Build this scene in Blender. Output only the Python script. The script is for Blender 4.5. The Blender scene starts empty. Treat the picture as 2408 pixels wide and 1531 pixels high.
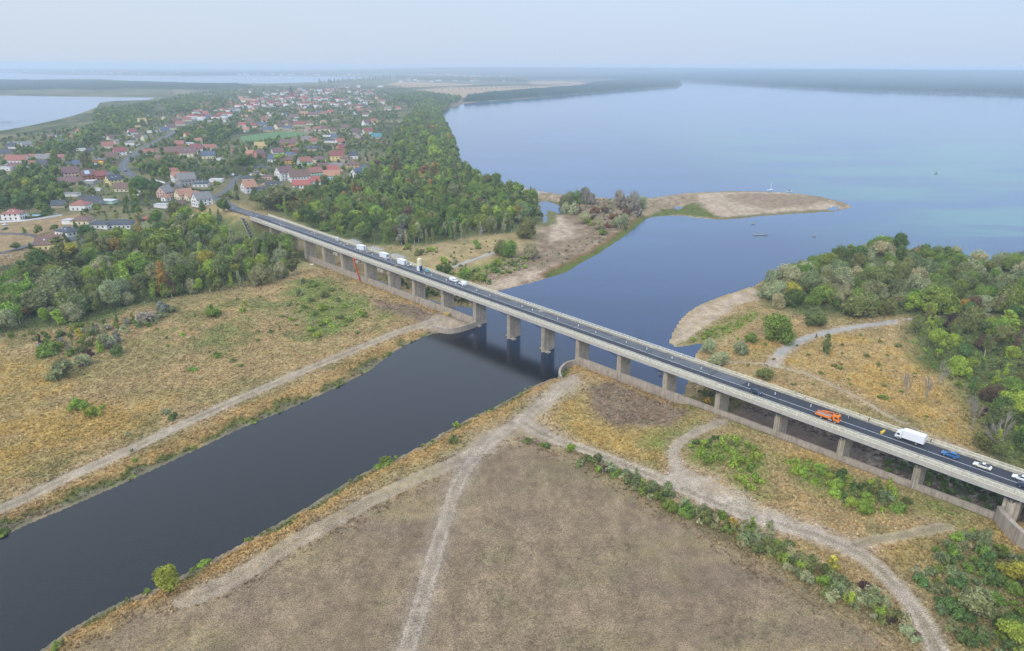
import bpy, bmesh, math, random
import numpy as np
from mathutils import Vector, Matrix

# ------------------------------------------------------------------ camera, sky, sun, exposure
SC = bpy.context.scene
CAMH = 122.0
F_PX = 1640.0                       # focal length in pixels of the 2408 px wide picture the measurements were taken in
PITCH = math.atan(610 / 1640.0)
ROLL = math.radians(0.3)
cam = bpy.data.cameras.new('camera')
camo = bpy.data.objects.new('camera', cam)
SC.collection.objects.link(camo)
camo.matrix_world = (Matrix.Translation((0, 0, CAMH)) @ Matrix.Rotation(math.pi / 2 - PITCH, 4, 'X') @ Matrix.Rotation(ROLL, 4, 'Z'))
cam.sensor_width = 36.0
cam.lens = 36.0 * F_PX / 2408.0
cam.clip_start = 1.0
cam.clip_end = 120000.0
SC.camera = camo

SUN_EL, SUN_AZ = math.radians(40), math.radians(-150)      # azimuth measured from +Y towards +X
world = bpy.data.worlds.new('World')
SC.world = world
world.use_nodes = True
wn, wl = world.node_tree.nodes, world.node_tree.links
wn.clear()
wo = wn.new('ShaderNodeOutputWorld')
bg = wn.new('ShaderNodeBackground')
sky = wn.new('ShaderNodeTexSky')
sky.sky_type = 'NISHITA'
sky.sun_disc = False
sky.sun_elevation = SUN_EL
sky.sun_rotation = SUN_AZ
sky.altitude = 120
sky.air_density = 1.0
sky.dust_density = 3.0
sky.ozone_density = 3.0
bg.inputs['Strength'].default_value = 0.12
# overcast veil: the clear sky is mixed with an even layer of high cloud
veil = wn.new('ShaderNodeMix'); veil.data_type = 'RGBA'
veil.inputs[0].default_value = 0.80
tc = wn.new('ShaderNodeTexCoord'); sx = wn.new('ShaderNodeSeparateXYZ')
wl.new(tc.outputs['Generated'], sx.inputs[0])
mr = wn.new('ShaderNodeMapRange'); mr.inputs[1].default_value = -0.55; mr.inputs[2].default_value = 0.75
wl.new(sx.outputs['X'], mr.inputs[0])
cloudcol = wn.new('ShaderNodeMix'); cloudcol.data_type = 'RGBA'
cloudcol.inputs[6].default_value = (5.6, 6.4, 7.5, 1)
cloudcol.inputs[7].default_value = (4.7, 5.9, 7.8, 1)
wl.new(mr.outputs[0], cloudcol.inputs[0])
wl.new(sky.outputs[0], veil.inputs[6]); wl.new(cloudcol.outputs[2], veil.inputs[7])
# an overcast sky is brighter overhead than at the horizon
zr_ = wn.new('ShaderNodeMapRange'); zr_.interpolation_type = 'SMOOTHSTEP'
for i_, v_ in enumerate((.08, .55, 1.04, 1.9)): zr_.inputs[i_ + 1].default_value = v_
wl.new(sx.outputs['Z'], zr_.inputs[0])
vs_ = wn.new('ShaderNodeVectorMath'); vs_.operation = 'SCALE'
wl.new(veil.outputs[2], vs_.inputs[0]); wl.new(zr_.outputs[0], vs_.inputs['Scale'])
wl.new(vs_.outputs[0], bg.inputs['Color'])
wl.new(bg.outputs[0], wo.inputs[0])

sun = bpy.data.lights.new('sun', 'SUN')
suno = bpy.data.objects.new('sun', sun)
SC.collection.objects.link(suno)
sun.energy = 1.4
sun.angle = math.radians(16)
sun.color = (1.0, 0.96, 0.9)
sd = Vector((math.sin(SUN_AZ) * math.cos(SUN_EL), math.cos(SUN_AZ) * math.cos(SUN_EL), math.sin(SUN_EL)))
suno.rotation_euler = sd.to_track_quat('Z', 'Y').to_euler()

SC.view_settings.view_transform = 'Standard'
SC.view_settings.look = 'None'
SC.view_settings.exposure = 0.06
SC.view_settings.gamma = 1.0
SC.cycles.max_bounces = 5
SC.cycles.diffuse_bounces = 2
SC.cycles.glossy_bounces = 2
SC.cycles.transmission_bounces = 2
SC.cycles.volume_bounces = 3
SC.cycles.transparent_max_bounces = 4
SC.cycles.use_adaptive_sampling = True
SC.cycles.adaptive_threshold = 0.01
SC.cycles.use_denoising = True
SC.cycles.caustics_reflective = False
SC.cycles.caustics_refractive = False
SC.cycles.sample_clamp_indirect = 4.0

rng = np.random.default_rng(7)
random.seed(7)

# ------------------------------------------------------------------ helpers: measuring, noise, polygons
def W(px, py, z=0.0):
    """the point at height z seen at pixel (px, py) of the 2408 x 1531 picture: turns a measurement into metres"""
    a = (px - 1204) / F_PX; b = (py - 765.5) / F_PX
    c, s = math.cos(ROLL), math.sin(ROLL)
    a, b = a * c + b * s, -a * s + b * c
    dn = math.sin(PITCH) + math.cos(PITCH) * b; fw = math.cos(PITCH) - math.sin(PITCH) * b
    t = (CAMH - z) / dn
    return a * t, fw * t

def W_(p, z=0.0): return W(p[0], p[1], z)
def pxm(x, y, z=0.0):
    """picture pixels per metre at a place"""
    return F_PX / (y * math.cos(PITCH) + (CAMH - z) * math.sin(PITCH))

def proj(X, Y, Z):
    d = CAMH - Z
    t = Y * math.cos(PITCH) + d * math.sin(PITCH)
    b = (-Y * math.sin(PITCH) + d * math.cos(PITCH)) / t; a = X / t
    c, s = math.cos(ROLL), math.sin(ROLL)
    return 1204 + F_PX * (a * c - b * s), 765.5 + F_PX * (a * s + b * c)

def hash2(ix, iy, seed):
    h = (ix.astype(np.int64) * 374761393 + iy.astype(np.int64) * 668265263 + seed * 1274126177) & 0x7fffffff
    h = ((h ^ (h >> 13)) * 1103515245) & 0x7fffffff
    return ((h ^ (h >> 16)) & 0xffff) / 65535.0

def vnoise(x, y, seed=0):
    xi = np.floor(x); yi = np.floor(y); fx = x - xi; fy = y - yi
    fx = fx * fx * (3 - 2 * fx); fy = fy * fy * (3 - 2 * fy)
    a = hash2(xi, yi, seed); b = hash2(xi + 1, yi, seed); c = hash2(xi, yi + 1, seed); d = hash2(xi + 1, yi + 1, seed)
    return (a + (b - a) * fx) * (1 - fy) + (c + (d - c) * fx) * fy

def fbm(x, y, scale, seed=0, octs=3):
    v = 0; amp = 0.5; tot = 0
    for o in range(octs):
        v = v + amp * vnoise(x / scale * 2 ** o + 17.3 * o, y / scale * 2 ** o - 9.1 * o, seed + o); tot += amp; amp *= 0.55
    return v / tot

def sstep(a, b, x):
    t = np.clip((x - a) / (b - a), 0, 1)
    return t * t * (3 - 2 * t)

def seg_dist2(X, Y, ax, ay, bx, by):
    dx, dy = bx - ax, by - ay
    L = dx * dx + dy * dy + 1e-9
    t = np.clip(((X - ax) * dx + (Y - ay) * dy) / L, 0, 1)
    return (X - ax - t * dx) ** 2 + (Y - ay - t * dy) ** 2

def poly_sd(X, Y, poly, far=80.0):
    """signed distance to a polygon, positive inside, clamped to +-far"""
    P = np.asarray(poly, float)
    out = np.full(X.shape, -far)
    m = (X > P[:, 0].min() - far) & (X < P[:, 0].max() + far) & (Y > P[:, 1].min() - far) & (Y < P[:, 1].max() + far)
    if not m.any(): return out
    x, y = X[m], Y[m]
    d2 = np.full(x.shape, 1e18); ins = np.zeros(x.shape, bool)
    for i in range(len(P)):
        ax, ay = P[i]; bx, by = P[(i + 1) % len(P)]
        d2 = np.minimum(d2, seg_dist2(x, y, ax, ay, bx, by))
        if ay != by:
            c = ((ay > y) != (by > y)) & (x < (bx - ax) * (y - ay) / (by - ay) + ax)
            ins ^= c
    out[m] = np.where(ins, 1, -1) * np.minimum(np.sqrt(d2), far)
    return out

def line_d(X, Y, pts, far=60.0):
    P = np.asarray(pts, float)
    out = np.full(X.shape, far)
    m = (X > P[:, 0].min() - far) & (X < P[:, 0].max() + far) & (Y > P[:, 1].min() - far) & (Y < P[:, 1].max() + far)
    if not m.any(): return out
    d2 = np.full(m.sum(), 1e18)
    for i in range(len(P) - 1):
        d2 = np.minimum(d2, seg_dist2(X[m], Y[m], *P[i], *P[i + 1]))
    out[m] = np.minimum(np.sqrt(d2), far)
    return out

def smooth_line(P, n=4):
    P = np.asarray(P, float)
    for _ in range(2):
        Q = [P[0]]
        for a, b in zip(P[:-1], P[1:]):
            Q += [a * .75 + b * .25, a * .25 + b * .75]
        Q.append(P[-1]); P = np.array(Q)
    return P

# ------------------------------------------------------------------ the bridge axis, measured from the pier feet
P1 = np.array((124.2, 184.5)) if False else np.array(W(2148, 1147, 2.4))
U = np.array((-0.6960, 0.7180)); NV = np.array((-0.7180, -0.6960))    # along (towards the village) and across (towards the camera)
def BR(s, off): return P1 + U * s + NV * off
def ztop(s): return 12.9 + 0.0100 * s
def bs(X, Y):
    dx, dy = X - P1[0], Y - P1[1]
    return dx * U[0] + dy * U[1], dx * NV[0] + dy * NV[1]
def deck(px, py, dz=0.0):
    z = 14.0
    for _ in range(6):
        x, y = W(px, py, z); s, o = bs(x, y); z = ztop(s) + dz
    return s, o
S_END = 449.0

def polyW(pts, z=0.0): return [W_(p, z) for p in pts]

lake = polyW([(-260, 1750), (-420, 1560), (-260, 1400), (0, 1262), (70, 1228), (180, 1182), (300, 1130), (440, 1065), (560, 1008), (700, 950), (800, 905), (870, 868), (930, 822), (985, 795), (1020, 783), (1045, 781), (1090, 778), (1125, 764)])
lake += [tuple(BR(s, -1.2)) for s in (203, 230, 255, 278, 302, 328, 350, 368)]
lake += [tuple(BR(s, o)) for s, o in ((368, -6), (350, -7), (328, -7.5), (302, -10), (278, -8), (255, -9), (236, -11), (226, -17), (216, -16.5))]
lake += polyW([(1165, 684), (1210, 674), (1250, 664), (1297, 650), (1330, 640), (1350, 628), (1370, 615), (1400, 600), (1440, 574), (1480, 546), (1500, 531), (1518, 515), (1530, 511), (1560, 508), (1600, 507), (1640, 513), (1690, 517), (1740, 514), (1790, 508), (1850, 504), (1920, 500), (1960, 498), (1985, 492), (2006, 487),
              (1985, 476), (1940, 464), (1890, 456), (1820, 451), (1750, 449), (1690, 450), (1620, 453), (1560, 461), (1510, 467), (1440, 466), (1400, 463), (1340, 459), (1290, 452), (1240, 443), (1205, 435), (1185, 436), (1150, 428), (1120, 412), (1092, 390), (1078, 360), (1068, 330), (1054, 300), (1042, 275), (1042, 263), (1060, 255), (1078, 248),
              (1110, 242), (1160, 238), (1220, 234), (1300, 227), (1400, 218), (1480, 212), (1560, 207), (1598, 205), (1606, 200), (1601, 195), (1602, 191), (1660, 195), (1750, 200), (1850, 206), (1950, 210), (2050, 215), (2200, 219), (2300, 222), (2408, 225), (3000, 243), (3400, 700), (2900, 680), (2408, 622),
              (2330, 614), (2250, 604), (2180, 594), (2120, 582), (2085, 568), (2050, 570), (2010, 584), (1960, 596), (1900, 618), (1850, 636), (1800, 658), (1775, 673), (1740, 684), (1690, 701), (1650, 716), (1620, 736), (1600, 756), (1585, 781), (1577, 806), (1588, 814), (1612, 813), (1640, 806), (1658, 812), (1650, 822), (1640, 832)])
lake += [tuple(BR(s, o)) for s, o in ((88, -13), (86, -9), (84, -1.2), (112, -1.2), (134, -1.2))]
lake += polyW([(1345, 858), (1328, 866), (1320, 880), (1314, 888), (1290, 895), (1240, 917), (1200, 940), (1150, 967), (1100, 988), (1040, 1022), (1000, 1047), (940, 1078), (870, 1108), (800, 1148), (720, 1198), (640, 1243), (560, 1288), (500, 1320), (440, 1352), (370, 1387), (300, 1412), (240, 1442), (170, 1482), (100, 1533), (0, 1600)])
POND1 = polyW([(1266, 474), (1290, 475), (1312, 483), (1337, 501), (1318, 503), (1300, 496), (1288, 494), (1284, 506), (1288, 522), (1278, 527), (1273, 507), (1271, 490)], 0)
POND2 = polyW([(1582, 487), (1592, 485), (1605, 487), (1604, 491), (1590, 492)], 0)
POND3 = polyW([(1945, 489), (1960, 486), (1975, 487), (1970, 495), (1952, 496)], 0)
WLAKE = polyW([(-900, 214), (0, 224), (100, 226), (200, 227), (350, 229), (365, 231), (340, 236), (250, 239), (232, 242), (228, 252), (172, 272), (122, 284), (70, 295), (20, 304), (-50, 315), (-900, 450)], 0)
FLAKE = polyW([(-1500, 160), (0, 171), (120, 175.5), (300, 177.5), (430, 179), (560, 178), (700, 178.5), (860, 180.5), (905, 183), (880, 185), (800, 189), (740, 194), (640, 197), (560, 197), (480, 197), (380, 192), (300, 190), (240, 186), (170, 186), (60, 188), (0, 189), (-1500, 190)], 0)
WATERS = [lake, POND1, POND2, POND3, WLAKE, FLAKE]

UPLAND = polyW([(-900, 760), (-300, 700), (0, 655), (110, 618), (160, 590), (330, 545), (450, 500), (540, 478), (600, 470), (700, 452), (830, 420), (930, 380), (985, 320), (1010, 270), (960, 240), (900, 215), (600, 205), (420, 228), (330, 250), (200, 280), (60, 312), (-400, 360), (-900, 460)], 8)

SPIT = polyW([(1185, 430), (1340, 455), (1700, 447), (1900, 453), (2012, 487), (1900, 506), (1690, 520), (1520, 516), (1400, 600), (1290, 655), (1160, 690), (1130, 660), (1230, 600), (1270, 560), (1260, 480)], 0)
NBEACH = polyW([(1577, 812), (1585, 770), (1640, 715), (1775, 672), (1790, 720), (1700, 770), (1660, 800), (1600, 815)], 0)

def height(X, Y):
    X = np.asarray(X, float); Y = np.asarray(Y, float)
    sdw = poly_sd(X, Y, WATERS[0], 60)
    for w in WATERS[1:]:
        sdw = np.maximum(sdw, poly_sd(X, Y, w, 60))
    dl = -sdw
    low = np.maximum(sstep(-12, 6, poly_sd(X, Y, SPIT, 30)), sstep(-12, 6, poly_sd(X, Y, NBEACH, 30)))
    s, o = bs(X, Y)
    canal = sstep(-3, 3, o)
    bw = np.where(canal > .5, 7.0, 26.0)
    h = (2.4 - 1.3 * low) * sstep(0, 1, dl / bw) ** 0.8
    h = h + (fbm(X, Y, 22, 3) - .5) * 0.5 * sstep(1, 8, dl) + (fbm(X, Y, 5, 5, 2) - .5) * 0.16 * sstep(1, 4, dl)
    h = np.where(sdw > 0, -0.12 - np.minimum(sdw * 0.2, 3.0), h + .02)
    # dry flood channel under the bridge
    ch = sstep(1.5, -0.5, o + 0.6) * sstep(-24, -15, o) * sstep(86, 76, s) * sstep(-46, -34, s)
    h = np.where(sdw > 0, h, h * (1 - ch) + 0.55 * ch)
    up = sstep(-34, 30, poly_sd(X, Y, UPLAND, 80)) * sstep(5, 75, dl)
    h = h + 11.5 * up
    # embankment that carries the road to the bridge end
    zr = ztop(s) - 0.35 - np.maximum(0, s - S_END) * 0.028
    e = zr - np.maximum(0, np.abs(o + 5.0) - 8.5) * 0.5 - np.maximum(0, (S_END + 4) - s) * 0.55
    h = np.where((s < 560) & (s > 400), np.maximum(h, np.where(e > h, e, h)), h)
    zr2 = ztop(s) - 0.35
    e2 = zr2 - np.maximum(0, np.abs(o + 5.0) - 8.5) * 0.5 - np.maximum(0, s + 42) * 0.55
    h = np.where((s < -20) & (s > -400), np.maximum(h, e2), h)
    return h

def G(pts):
    """pixels -> points on the ground"""
    P = np.atleast_2d(np.asarray(pts, float)); z = np.full(len(P), 6.0)
    for _ in range(7):
        xy = np.array([W(p[0], p[1], zz) for p, zz in zip(P, z)])
        zn = np.maximum(height(xy[:, 0], xy[:, 1]), 0)
        z = z * .3 + zn * .7
    xy = np.array([W(p[0], p[1], zz) for p, zz in zip(P, z)])
    return np.column_stack([xy, np.maximum(height(xy[:, 0], xy[:, 1]), 0)])
def G2(pts): return G(pts)[:, :2]

# ------------------------------------------------------------------ materials
def new_mat(name):
    m = bpy.data.materials.new(name); m.use_nodes = True
    nt = m.node_tree; b = nt.nodes.get('Principled BSDF')
    return m, nt, b

def simple(name, col, rough=0.7, metal=0.0, spec=0.35, var=0.10, scale=2.0, bump=0.0):
    m, nt, b = new_mat(name)
    b.inputs['Roughness'].default_value = rough; b.inputs['Metallic'].default_value = metal
    b.inputs['Specular IOR Level'].default_value = spec
    if var > 0:
        tc = nt.nodes.new('ShaderNodeTexCoord')
        nz = nt.nodes.new('ShaderNodeTexNoise'); nz.inputs['Scale'].default_value = scale; nz.inputs['Detail'].default_value = 4
        nt.links.new(tc.outputs['Object'], nz.inputs['Vector'])
        r = nt.nodes.new('ShaderNodeValToRGB')
        r.color_ramp.elements[0].position = .3; r.color_ramp.elements[1].position = .7
        r.color_ramp.elements[0].color = (*[max(0, c * (1 - var)) for c in col], 1); r.color_ramp.elements[1].color = (*[min(1, c * (1 + var)) for c in col], 1)
        nt.links.new(nz.outputs['Fac'], r.inputs[0]); nt.links.new(r.outputs[0], b.inputs['Base Color'])
        if bump:
            bp = nt.nodes.new('ShaderNodeBump'); bp.inputs['Strength'].default_value = bump; bp.inputs['Distance'].default_value = .05
            nt.links.new(nz.outputs['Fac'], bp.inputs['Height']); nt.links.new(bp.outputs[0], b.inputs['Normal'])
    else:
        b.inputs['Base Color'].default_value = (*col, 1)
    return m

def concrete(name, col, streak=0.3, sc=1.0):
    """weathered concrete: patches, vertical run-off streaks, fine grain"""
    m, nt, b = new_mat(name)
    N, L = nt.nodes, nt.links
    geo = N.new('ShaderNodeNewGeometry')
    mp = N.new('ShaderNodeMapping'); mp.inputs['Scale'].default_value = (2.2, 2.2, 0.12)
    L.new(geo.outputs['Position'], mp.inputs[0])
    n1 = N.new('ShaderNodeTexNoise'); n1.inputs['Scale'].default_value = 0.9 * sc; n1.inputs['Detail'].default_value = 5
    L.new(mp.outputs[0], n1.inputs['Vector'])
    n2 = N.new('ShaderNodeTexNoise'); n2.inputs['Scale'].default_value = 0.5; n2.inputs['Detail'].default_value = 6
    L.new(geo.outputs['Position'], n2.inputs['Vector'])
    mm = N.new('ShaderNodeMath'); mm.operation = 'MULTIPLY_ADD'; mm.inputs[1].default_value = 0.55
    m2 = N.new('ShaderNodeMath'); m2.operation = 'MULTIPLY'; m2.inputs[1].default_value = 0.45
    L.new(n1.outputs['Fac'], mm.inputs[0]); L.new(n2.outputs['Fac'], m2.inputs[0]); L.new(m2.outputs[0], mm.inputs[2])
    r = N.new('ShaderNodeValToRGB'); r.color_ramp.elements[0].position = .36; r.color_ramp.elements[1].position = .62
    r.color_ramp.elements[0].color = (*[c * (1 - streak) for c in col], 1); r.color_ramp.elements[1].color = (*[c * (1 + streak * .35) for c in col], 1)
    L.new(mm.outputs[0], r.inputs[0]); L.new(r.outputs[0], b.inputs['Base Color'])
    b.inputs['Roughness'].default_value = .9; b.inputs['Specular IOR Level'].default_value = .2
    return m

M = {}
M['conc'] = concrete('concrete_weathered', (.47, .40, .31), .34)
M['conc_pier'] = concrete('concrete_pier', (.48, .41, .32), .38)
M['conc_wall'] = concrete('concrete_wall', (.42, .35, .275), .34)
M['conc_deck'] = concrete('concrete_fascia', (.47, .43, .375), .14, .4)
M['conc_dark'] = concrete('concrete_dark', (.17, .15, .13), .3)
M['sidewalk'] = simple('sidewalk_concrete', (.31, .27, .195), .9, var=.38, scale=.9)
M['rail'] = simple('railing_paint', (.74, .70, .56), .5, var=.12, scale=1)
M['asph'] = simple('asphalt_new', (.036, .038, .046), .8, var=.14, scale=.5)
M['asph_old'] = simple('asphalt_worn', (.105, .108, .115), .85, var=.22, scale=.25)
M['asph_road'] = simple('asphalt_road', (.105, .105, .11), .85, var=.15, scale=.2)
M['white'] = simple('white_paint', (.78, .79, .80), .4, var=.03)
M['whiteline'] = simple('line_paint', (.62, .63, .64), .7, var=.15, scale=2)
M['yellow'] = simple('yellow_paint', (.75, .50, .03), .5, var=.05)
M['orange'] = simple('orange_paint', (.80, .20, .02), .4, var=.06)
M['redor'] = simple('chute_red', (.72, .08, .03), .5, var=.1)
M['steel'] = simple('dark_steel', (.05, .06, .07), .5, metal=.3, var=.1)
M['galv'] = simple('galvanised_steel', (.36, .37, .38), .5, metal=.3, var=.15)
M['rubber'] = simple('rubber', (.02, .02, .021), .85, var=0)
M['glass'] = simple('dark_glass', (.02, .025, .035), .08, spec=.6, var=0)
M['black'] = simple('black_plastic', (.025, .025, .028), .6, var=0)
M['blue'] = simple('blue_car_paint', (.015, .13, .38), .25, spec=.5, var=.03)
M['navy'] = simple('navy_car_paint', (.012, .028, .07), .2, spec=.6, var=0)
M['ivory'] = simple('ivory_paint', (.72, .68, .58), .3, spec=.5, var=.02)
M['silo'] = simple('silo_cream', (.72, .64, .40), .55, var=.08)
M['teal'] = simple('teal_paint', (.06, .38, .42), .4, var=.05)
M['redlamp'] = simple('tail_lamp_red', (.45, .02, .02), .3, var=0)
M['lamp'] = simple('lamp_lens', (.75, .76, .78), .15, var=0)
M['timber'] = simple('weathered_timber', (.34, .31, .27), .9, var=.3, scale=1.5)
M['green'] = simple('dark_green_paint', (.03, .11, .05), .5, var=.1)
M['pool'] = simple('pool_blue', (.08, .45, .62), .3, var=.05)
M['rubble'] = simple('rubble_grey', (.32, .30, .28), .95, var=.35, scale=1.2)
M['skin'] = simple('skin', (.48, .30, .22), .6, var=0)
M['path'] = simple('path_concrete', (.36, .32, .27), .9, var=.14, scale=.3)
M['redbrick'] = simple('red_brick', (.26, .09, .06), .9, var=.2, scale=.4)

# ------------------------------------------------------------------ object helpers
COL = SC.collection
THINGS = []
def tag(o, label, cat, group=None, kind=None):
    if label: o['label'] = label
    if cat: o['category'] = cat
    if group: o['group'] = group
    if kind: o['kind'] = kind
    return o
def thing(name, label, cat, loc=(0, 0, 0), rz=0.0, group=None):
    o = bpy.data.objects.new(name, None); COL.objects.link(o)
    o.location = loc; o.rotation_euler = (0, 0, rz); o.empty_display_size = .5
    return tag(o, label, cat, group)
def mesh_obj(name, verts, faces, mat, parent=None, smooth=False, mats=None, midx=None):
    me = bpy.data.meshes.new(name); me.from_pydata([tuple(v) for v in verts], [], [tuple(f) for f in faces]); me.update()
    for m in (mats or [mat]): me.materials.append(m)
    if midx is not None: me.polygons.foreach_set('material_index', midx)
    if smooth: me.polygons.foreach_set('use_smooth', [True] * len(me.polygons))
    o = bpy.data.objects.new(name, me); COL.objects.link(o)
    if parent is not None: o.parent = parent
    return o
def np_mesh(name, V, Fq, mat, colors=None, smooth=False, parent=None):
    """fast mesh from numpy; Fq is (n,3) or (n,4); colors is per vertex RGB"""
    me = bpy.data.meshes.new(name); k = Fq.shape[1]
    me.vertices.add(len(V)); me.vertices.foreach_set('co', V.astype(np.float32).ravel())
    me.loops.add(Fq.size); me.loops.foreach_set('vertex_index', Fq.astype(np.int32).ravel())
    me.polygons.add(len(Fq)); me.polygons.foreach_set('loop_start', np.arange(0, Fq.size, k, dtype=np.int32))
    me.polygons.foreach_set('loop_total', np.full(len(Fq), k, np.int32))
    if smooth: me.polygons.foreach_set('use_smooth', np.ones(len(Fq), bool))
    me.update(calc_edges=True)
    if colors is not None:
        a = me.color_attributes.new('col', 'FLOAT_COLOR', 'POINT')
        a.data.foreach_set('color', np.column_stack([colors, np.ones(len(V))]).astype(np.float32).ravel())
    me.materials.append(mat)
    o = bpy.data.objects.new(name, me); COL.objects.link(o)
    if parent is not None: o.parent = parent
    return o
class MB:
    """collects boxes, tubes and faces into one mesh"""
    def __init__(s): s.v = []; s.f = []; s.m = []
    def add(s, V, Fc, m=0):
        n = len(s.v); s.v += [tuple(v) for v in V]; s.f += [tuple(i + n for i in f) for f in Fc]; s.m += [m] * len(Fc); return s
    def box(s, x0, x1, y0, y1, z0, z1, m=0, tx=0, ty=0):
        """tx, ty: how far the top is drawn in"""
        V = [(x0, y0, z0), (x1, y0, z0), (x1, y1, z0), (x0, y1, z0), (x0 + tx, y0 + ty, z1), (x1 - tx, y0 + ty, z1), (x1 - tx, y1 - ty, z1), (x0 + tx, y1 - ty, z1)]
        return s.add(V, [(3, 2, 1, 0), (4, 5, 6, 7), (0, 1, 5, 4), (1, 2, 6, 5), (2, 3, 7, 6), (3, 0, 4, 7)], m)
    def tube(s, p, q, r, n=6, r2=None, m=0, cap=True):
        p = Vector(p); q = Vector(q); d = q - p
        if d.length < 1e-6: return s
        d.normalize(); a = d.orthogonal().normalized(); b = d.cross(a); r2 = r if r2 is None else r2
        V = [p + (a * math.cos(t) + b * math.sin(t)) * r for t in [2 * math.pi * i / n for i in range(n)]]
        V += [q + (a * math.cos(t) + b * math.sin(t)) * r2 for t in [2 * math.pi * i / n for i in range(n)]]
        Fc = [(i, (i + 1) % n, n + (i + 1) % n, n + i) for i in range(n)]
        if cap: Fc += [tuple(range(n))[::-1], tuple(range(n, 2 * n))]
        return s.add(V, Fc, m)
    def prism(s, pts, y0, y1, m=0):
        """outline in x,z pulled from y0 to y1"""
        n = len(pts)
        V = [(x, y0, z) for x, z in pts] + [(x, y1, z) for x, z in pts]
        return s.add(V, [tuple(range(n)), tuple(range(n, 2 * n))[::-1]] + [(i, n + i, n + (i + 1) % n, (i + 1) % n) for i in range(n)], m)
    def build(s, name, mat, parent=None, smooth=False, mats=None):
        return mesh_obj(name, s.v, s.f, mat, parent, smooth, mats, s.m if mats else None)
# ------------------------------------------------------------------ the ground: one sheet to the horizon
def rows(y0, y1, g0, g1, ysw):
    r = [y0]
    while r[-1] < y1: r.append(r[-1] * (1 + (g0 if r[-1] < ysw else g1)))
    return np.array(r)

TRACKS = [  # pixels, half width m, paleness, centre strip
    ([(-60, 1222), (0, 1197), (60, 1172), (150, 1127), (300, 1060), (430, 997), (560, 939), (680, 887), (800, 837), (900, 796), (960, 771), (1010, 763)], 1.9, 1.0, 1),
    ([(1345, 886), (1300, 930), (1258, 962), (1225, 990), (1185, 1015), (1140, 1052), (1103, 1090), (1075, 1140), (1052, 1200), (1030, 1280), (1005, 1370), (978, 1460), (950, 1545)], 1.55, .95, 2),
    ([(1150, 1045), (1090, 1080), (1000, 1115), (880, 1172), (800, 1216), (700, 1270), (620, 1320), (540, 1368), (440, 1410)], 2.2, .45, 2),
    ([(1225, 990), (1262, 1012), (1300, 1032), (1380, 1058), (1450, 1085), (1520, 1112), (1600, 1147), (1700, 1190), (1780, 1217), (1860, 1240), (1940, 1265), (2010, 1292), (2062, 1332), (2112, 1382), (2152, 1432), (2190, 1500), (2215, 1550)], 1.9, 1.2, 1),
    ([(1590, 1140), (1595, 1110), (1583, 1070), (1590, 1042), (1640, 1015), (1700, 990)], 1.4, .8, 0),
    ([(2010, 1282), (2060, 1270), (2140, 1256), (2225, 1238)], 1.2, .45, 1),
    ([(1815, 858), (1835, 832), (1870, 806), (1910, 790), (1980, 774), (2060, 762), (2100, 758)], 2.1, 1.1, 0),
    ([(1815, 858), (1900, 878), (2000, 925), (2100, 985), (2200, 1030), (2330, 1080)], .6, .6, 0),
    ([(1815, 858), (1700, 852), (1600, 845)], .5, .5, 0),
    ([(1190, 580), (1165, 593), (1110, 612), (1062, 629)], 1.6, 1.15, 0),
    ([(1480, 580), (1300, 700)], .1, .1, 0),
]
def blobs(lst):
    """(cx, cy, rx, ry) in pixels -> ellipses on the ground"""
    out = []
    for cx, cy, rx, ry in lst:
        g = G([(cx, cy), (cx + rx, cy), (cx, cy + ry)])
        out.append((g[0][0], g[0][1], math.hypot(*(g[1][:2] - g[0][:2])), math.hypot(*(g[2][:2] - g[0][:2]))))
    return out
FIELD = G2([(120, 1545), (240, 1470), (330, 1425), (440, 1400), (560, 1360), (700, 1280), (880, 1190), (1010, 1120), (1110, 1070), (1200, 1032), (1290, 1050), (1380, 1085), (1440, 1125), (1560, 1195), (1700, 1262), (1800, 1335), (1950, 1420), (2060, 1470), (2130, 1545), (1200, 1800)])
WOOD_L = G2([(-300, 900), (-40, 800), (0, 790), (60, 778), (200, 765), (330, 720), (450, 690), (560, 670), (640, 650), (700, 625), (730, 605), (640, 560), (560, 520), (500, 505), (430, 505), (360, 530), (200, 585), (60, 640), (-40, 680), (-300, 740)])
WOOD_M = G2([(600, 480), (640, 500), (740, 545), (860, 575), (1000, 575), (1120, 555), (1210, 545), (1290, 520), (1262, 470), (1180, 440), (1120, 420), (1085, 385), (1068, 330), (1042, 275), (1060, 245), (1000, 240), (940, 300), (900, 380), (830, 430), (700, 455)])
WOOD_R = G2([(1775, 680), (1850, 640), (1960, 605), (2050, 575), (2120, 590), (2408, 628), (2800, 660), (2800, 800), (2408, 745), (2160, 742), (1990, 742), (1880, 740), (1800, 720)])
SCRUB_R = G2([(2130, 770), (2180, 745), (2408, 745), (2800, 760), (2800, 1200), (2408, 1100), (2330, 1085), (2300, 1000), (2240, 900), (2150, 850)])
HEDGE = G2([(1355, 1075), (1400, 1075), (1470, 1115), (1560, 1150), (1660, 1200), (1760, 1240), (1860, 1290), (1960, 1345), (2060, 1400), (2140, 1455), (2180, 1520), (2150, 1525), (2060, 1475), (1950, 1415), (1860, 1355), (1760, 1300), (1680, 1255), (1560, 1200), (1470, 1145), (1400, 1110)])
BUSH_BR = G2([(2120, 1370), (2160, 1300), (2230, 1240), (2330, 1260), (2460, 1340), (2600, 1500), (2600, 1600), (2250, 1560), (2220, 1500), (2180, 1430)])
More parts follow.
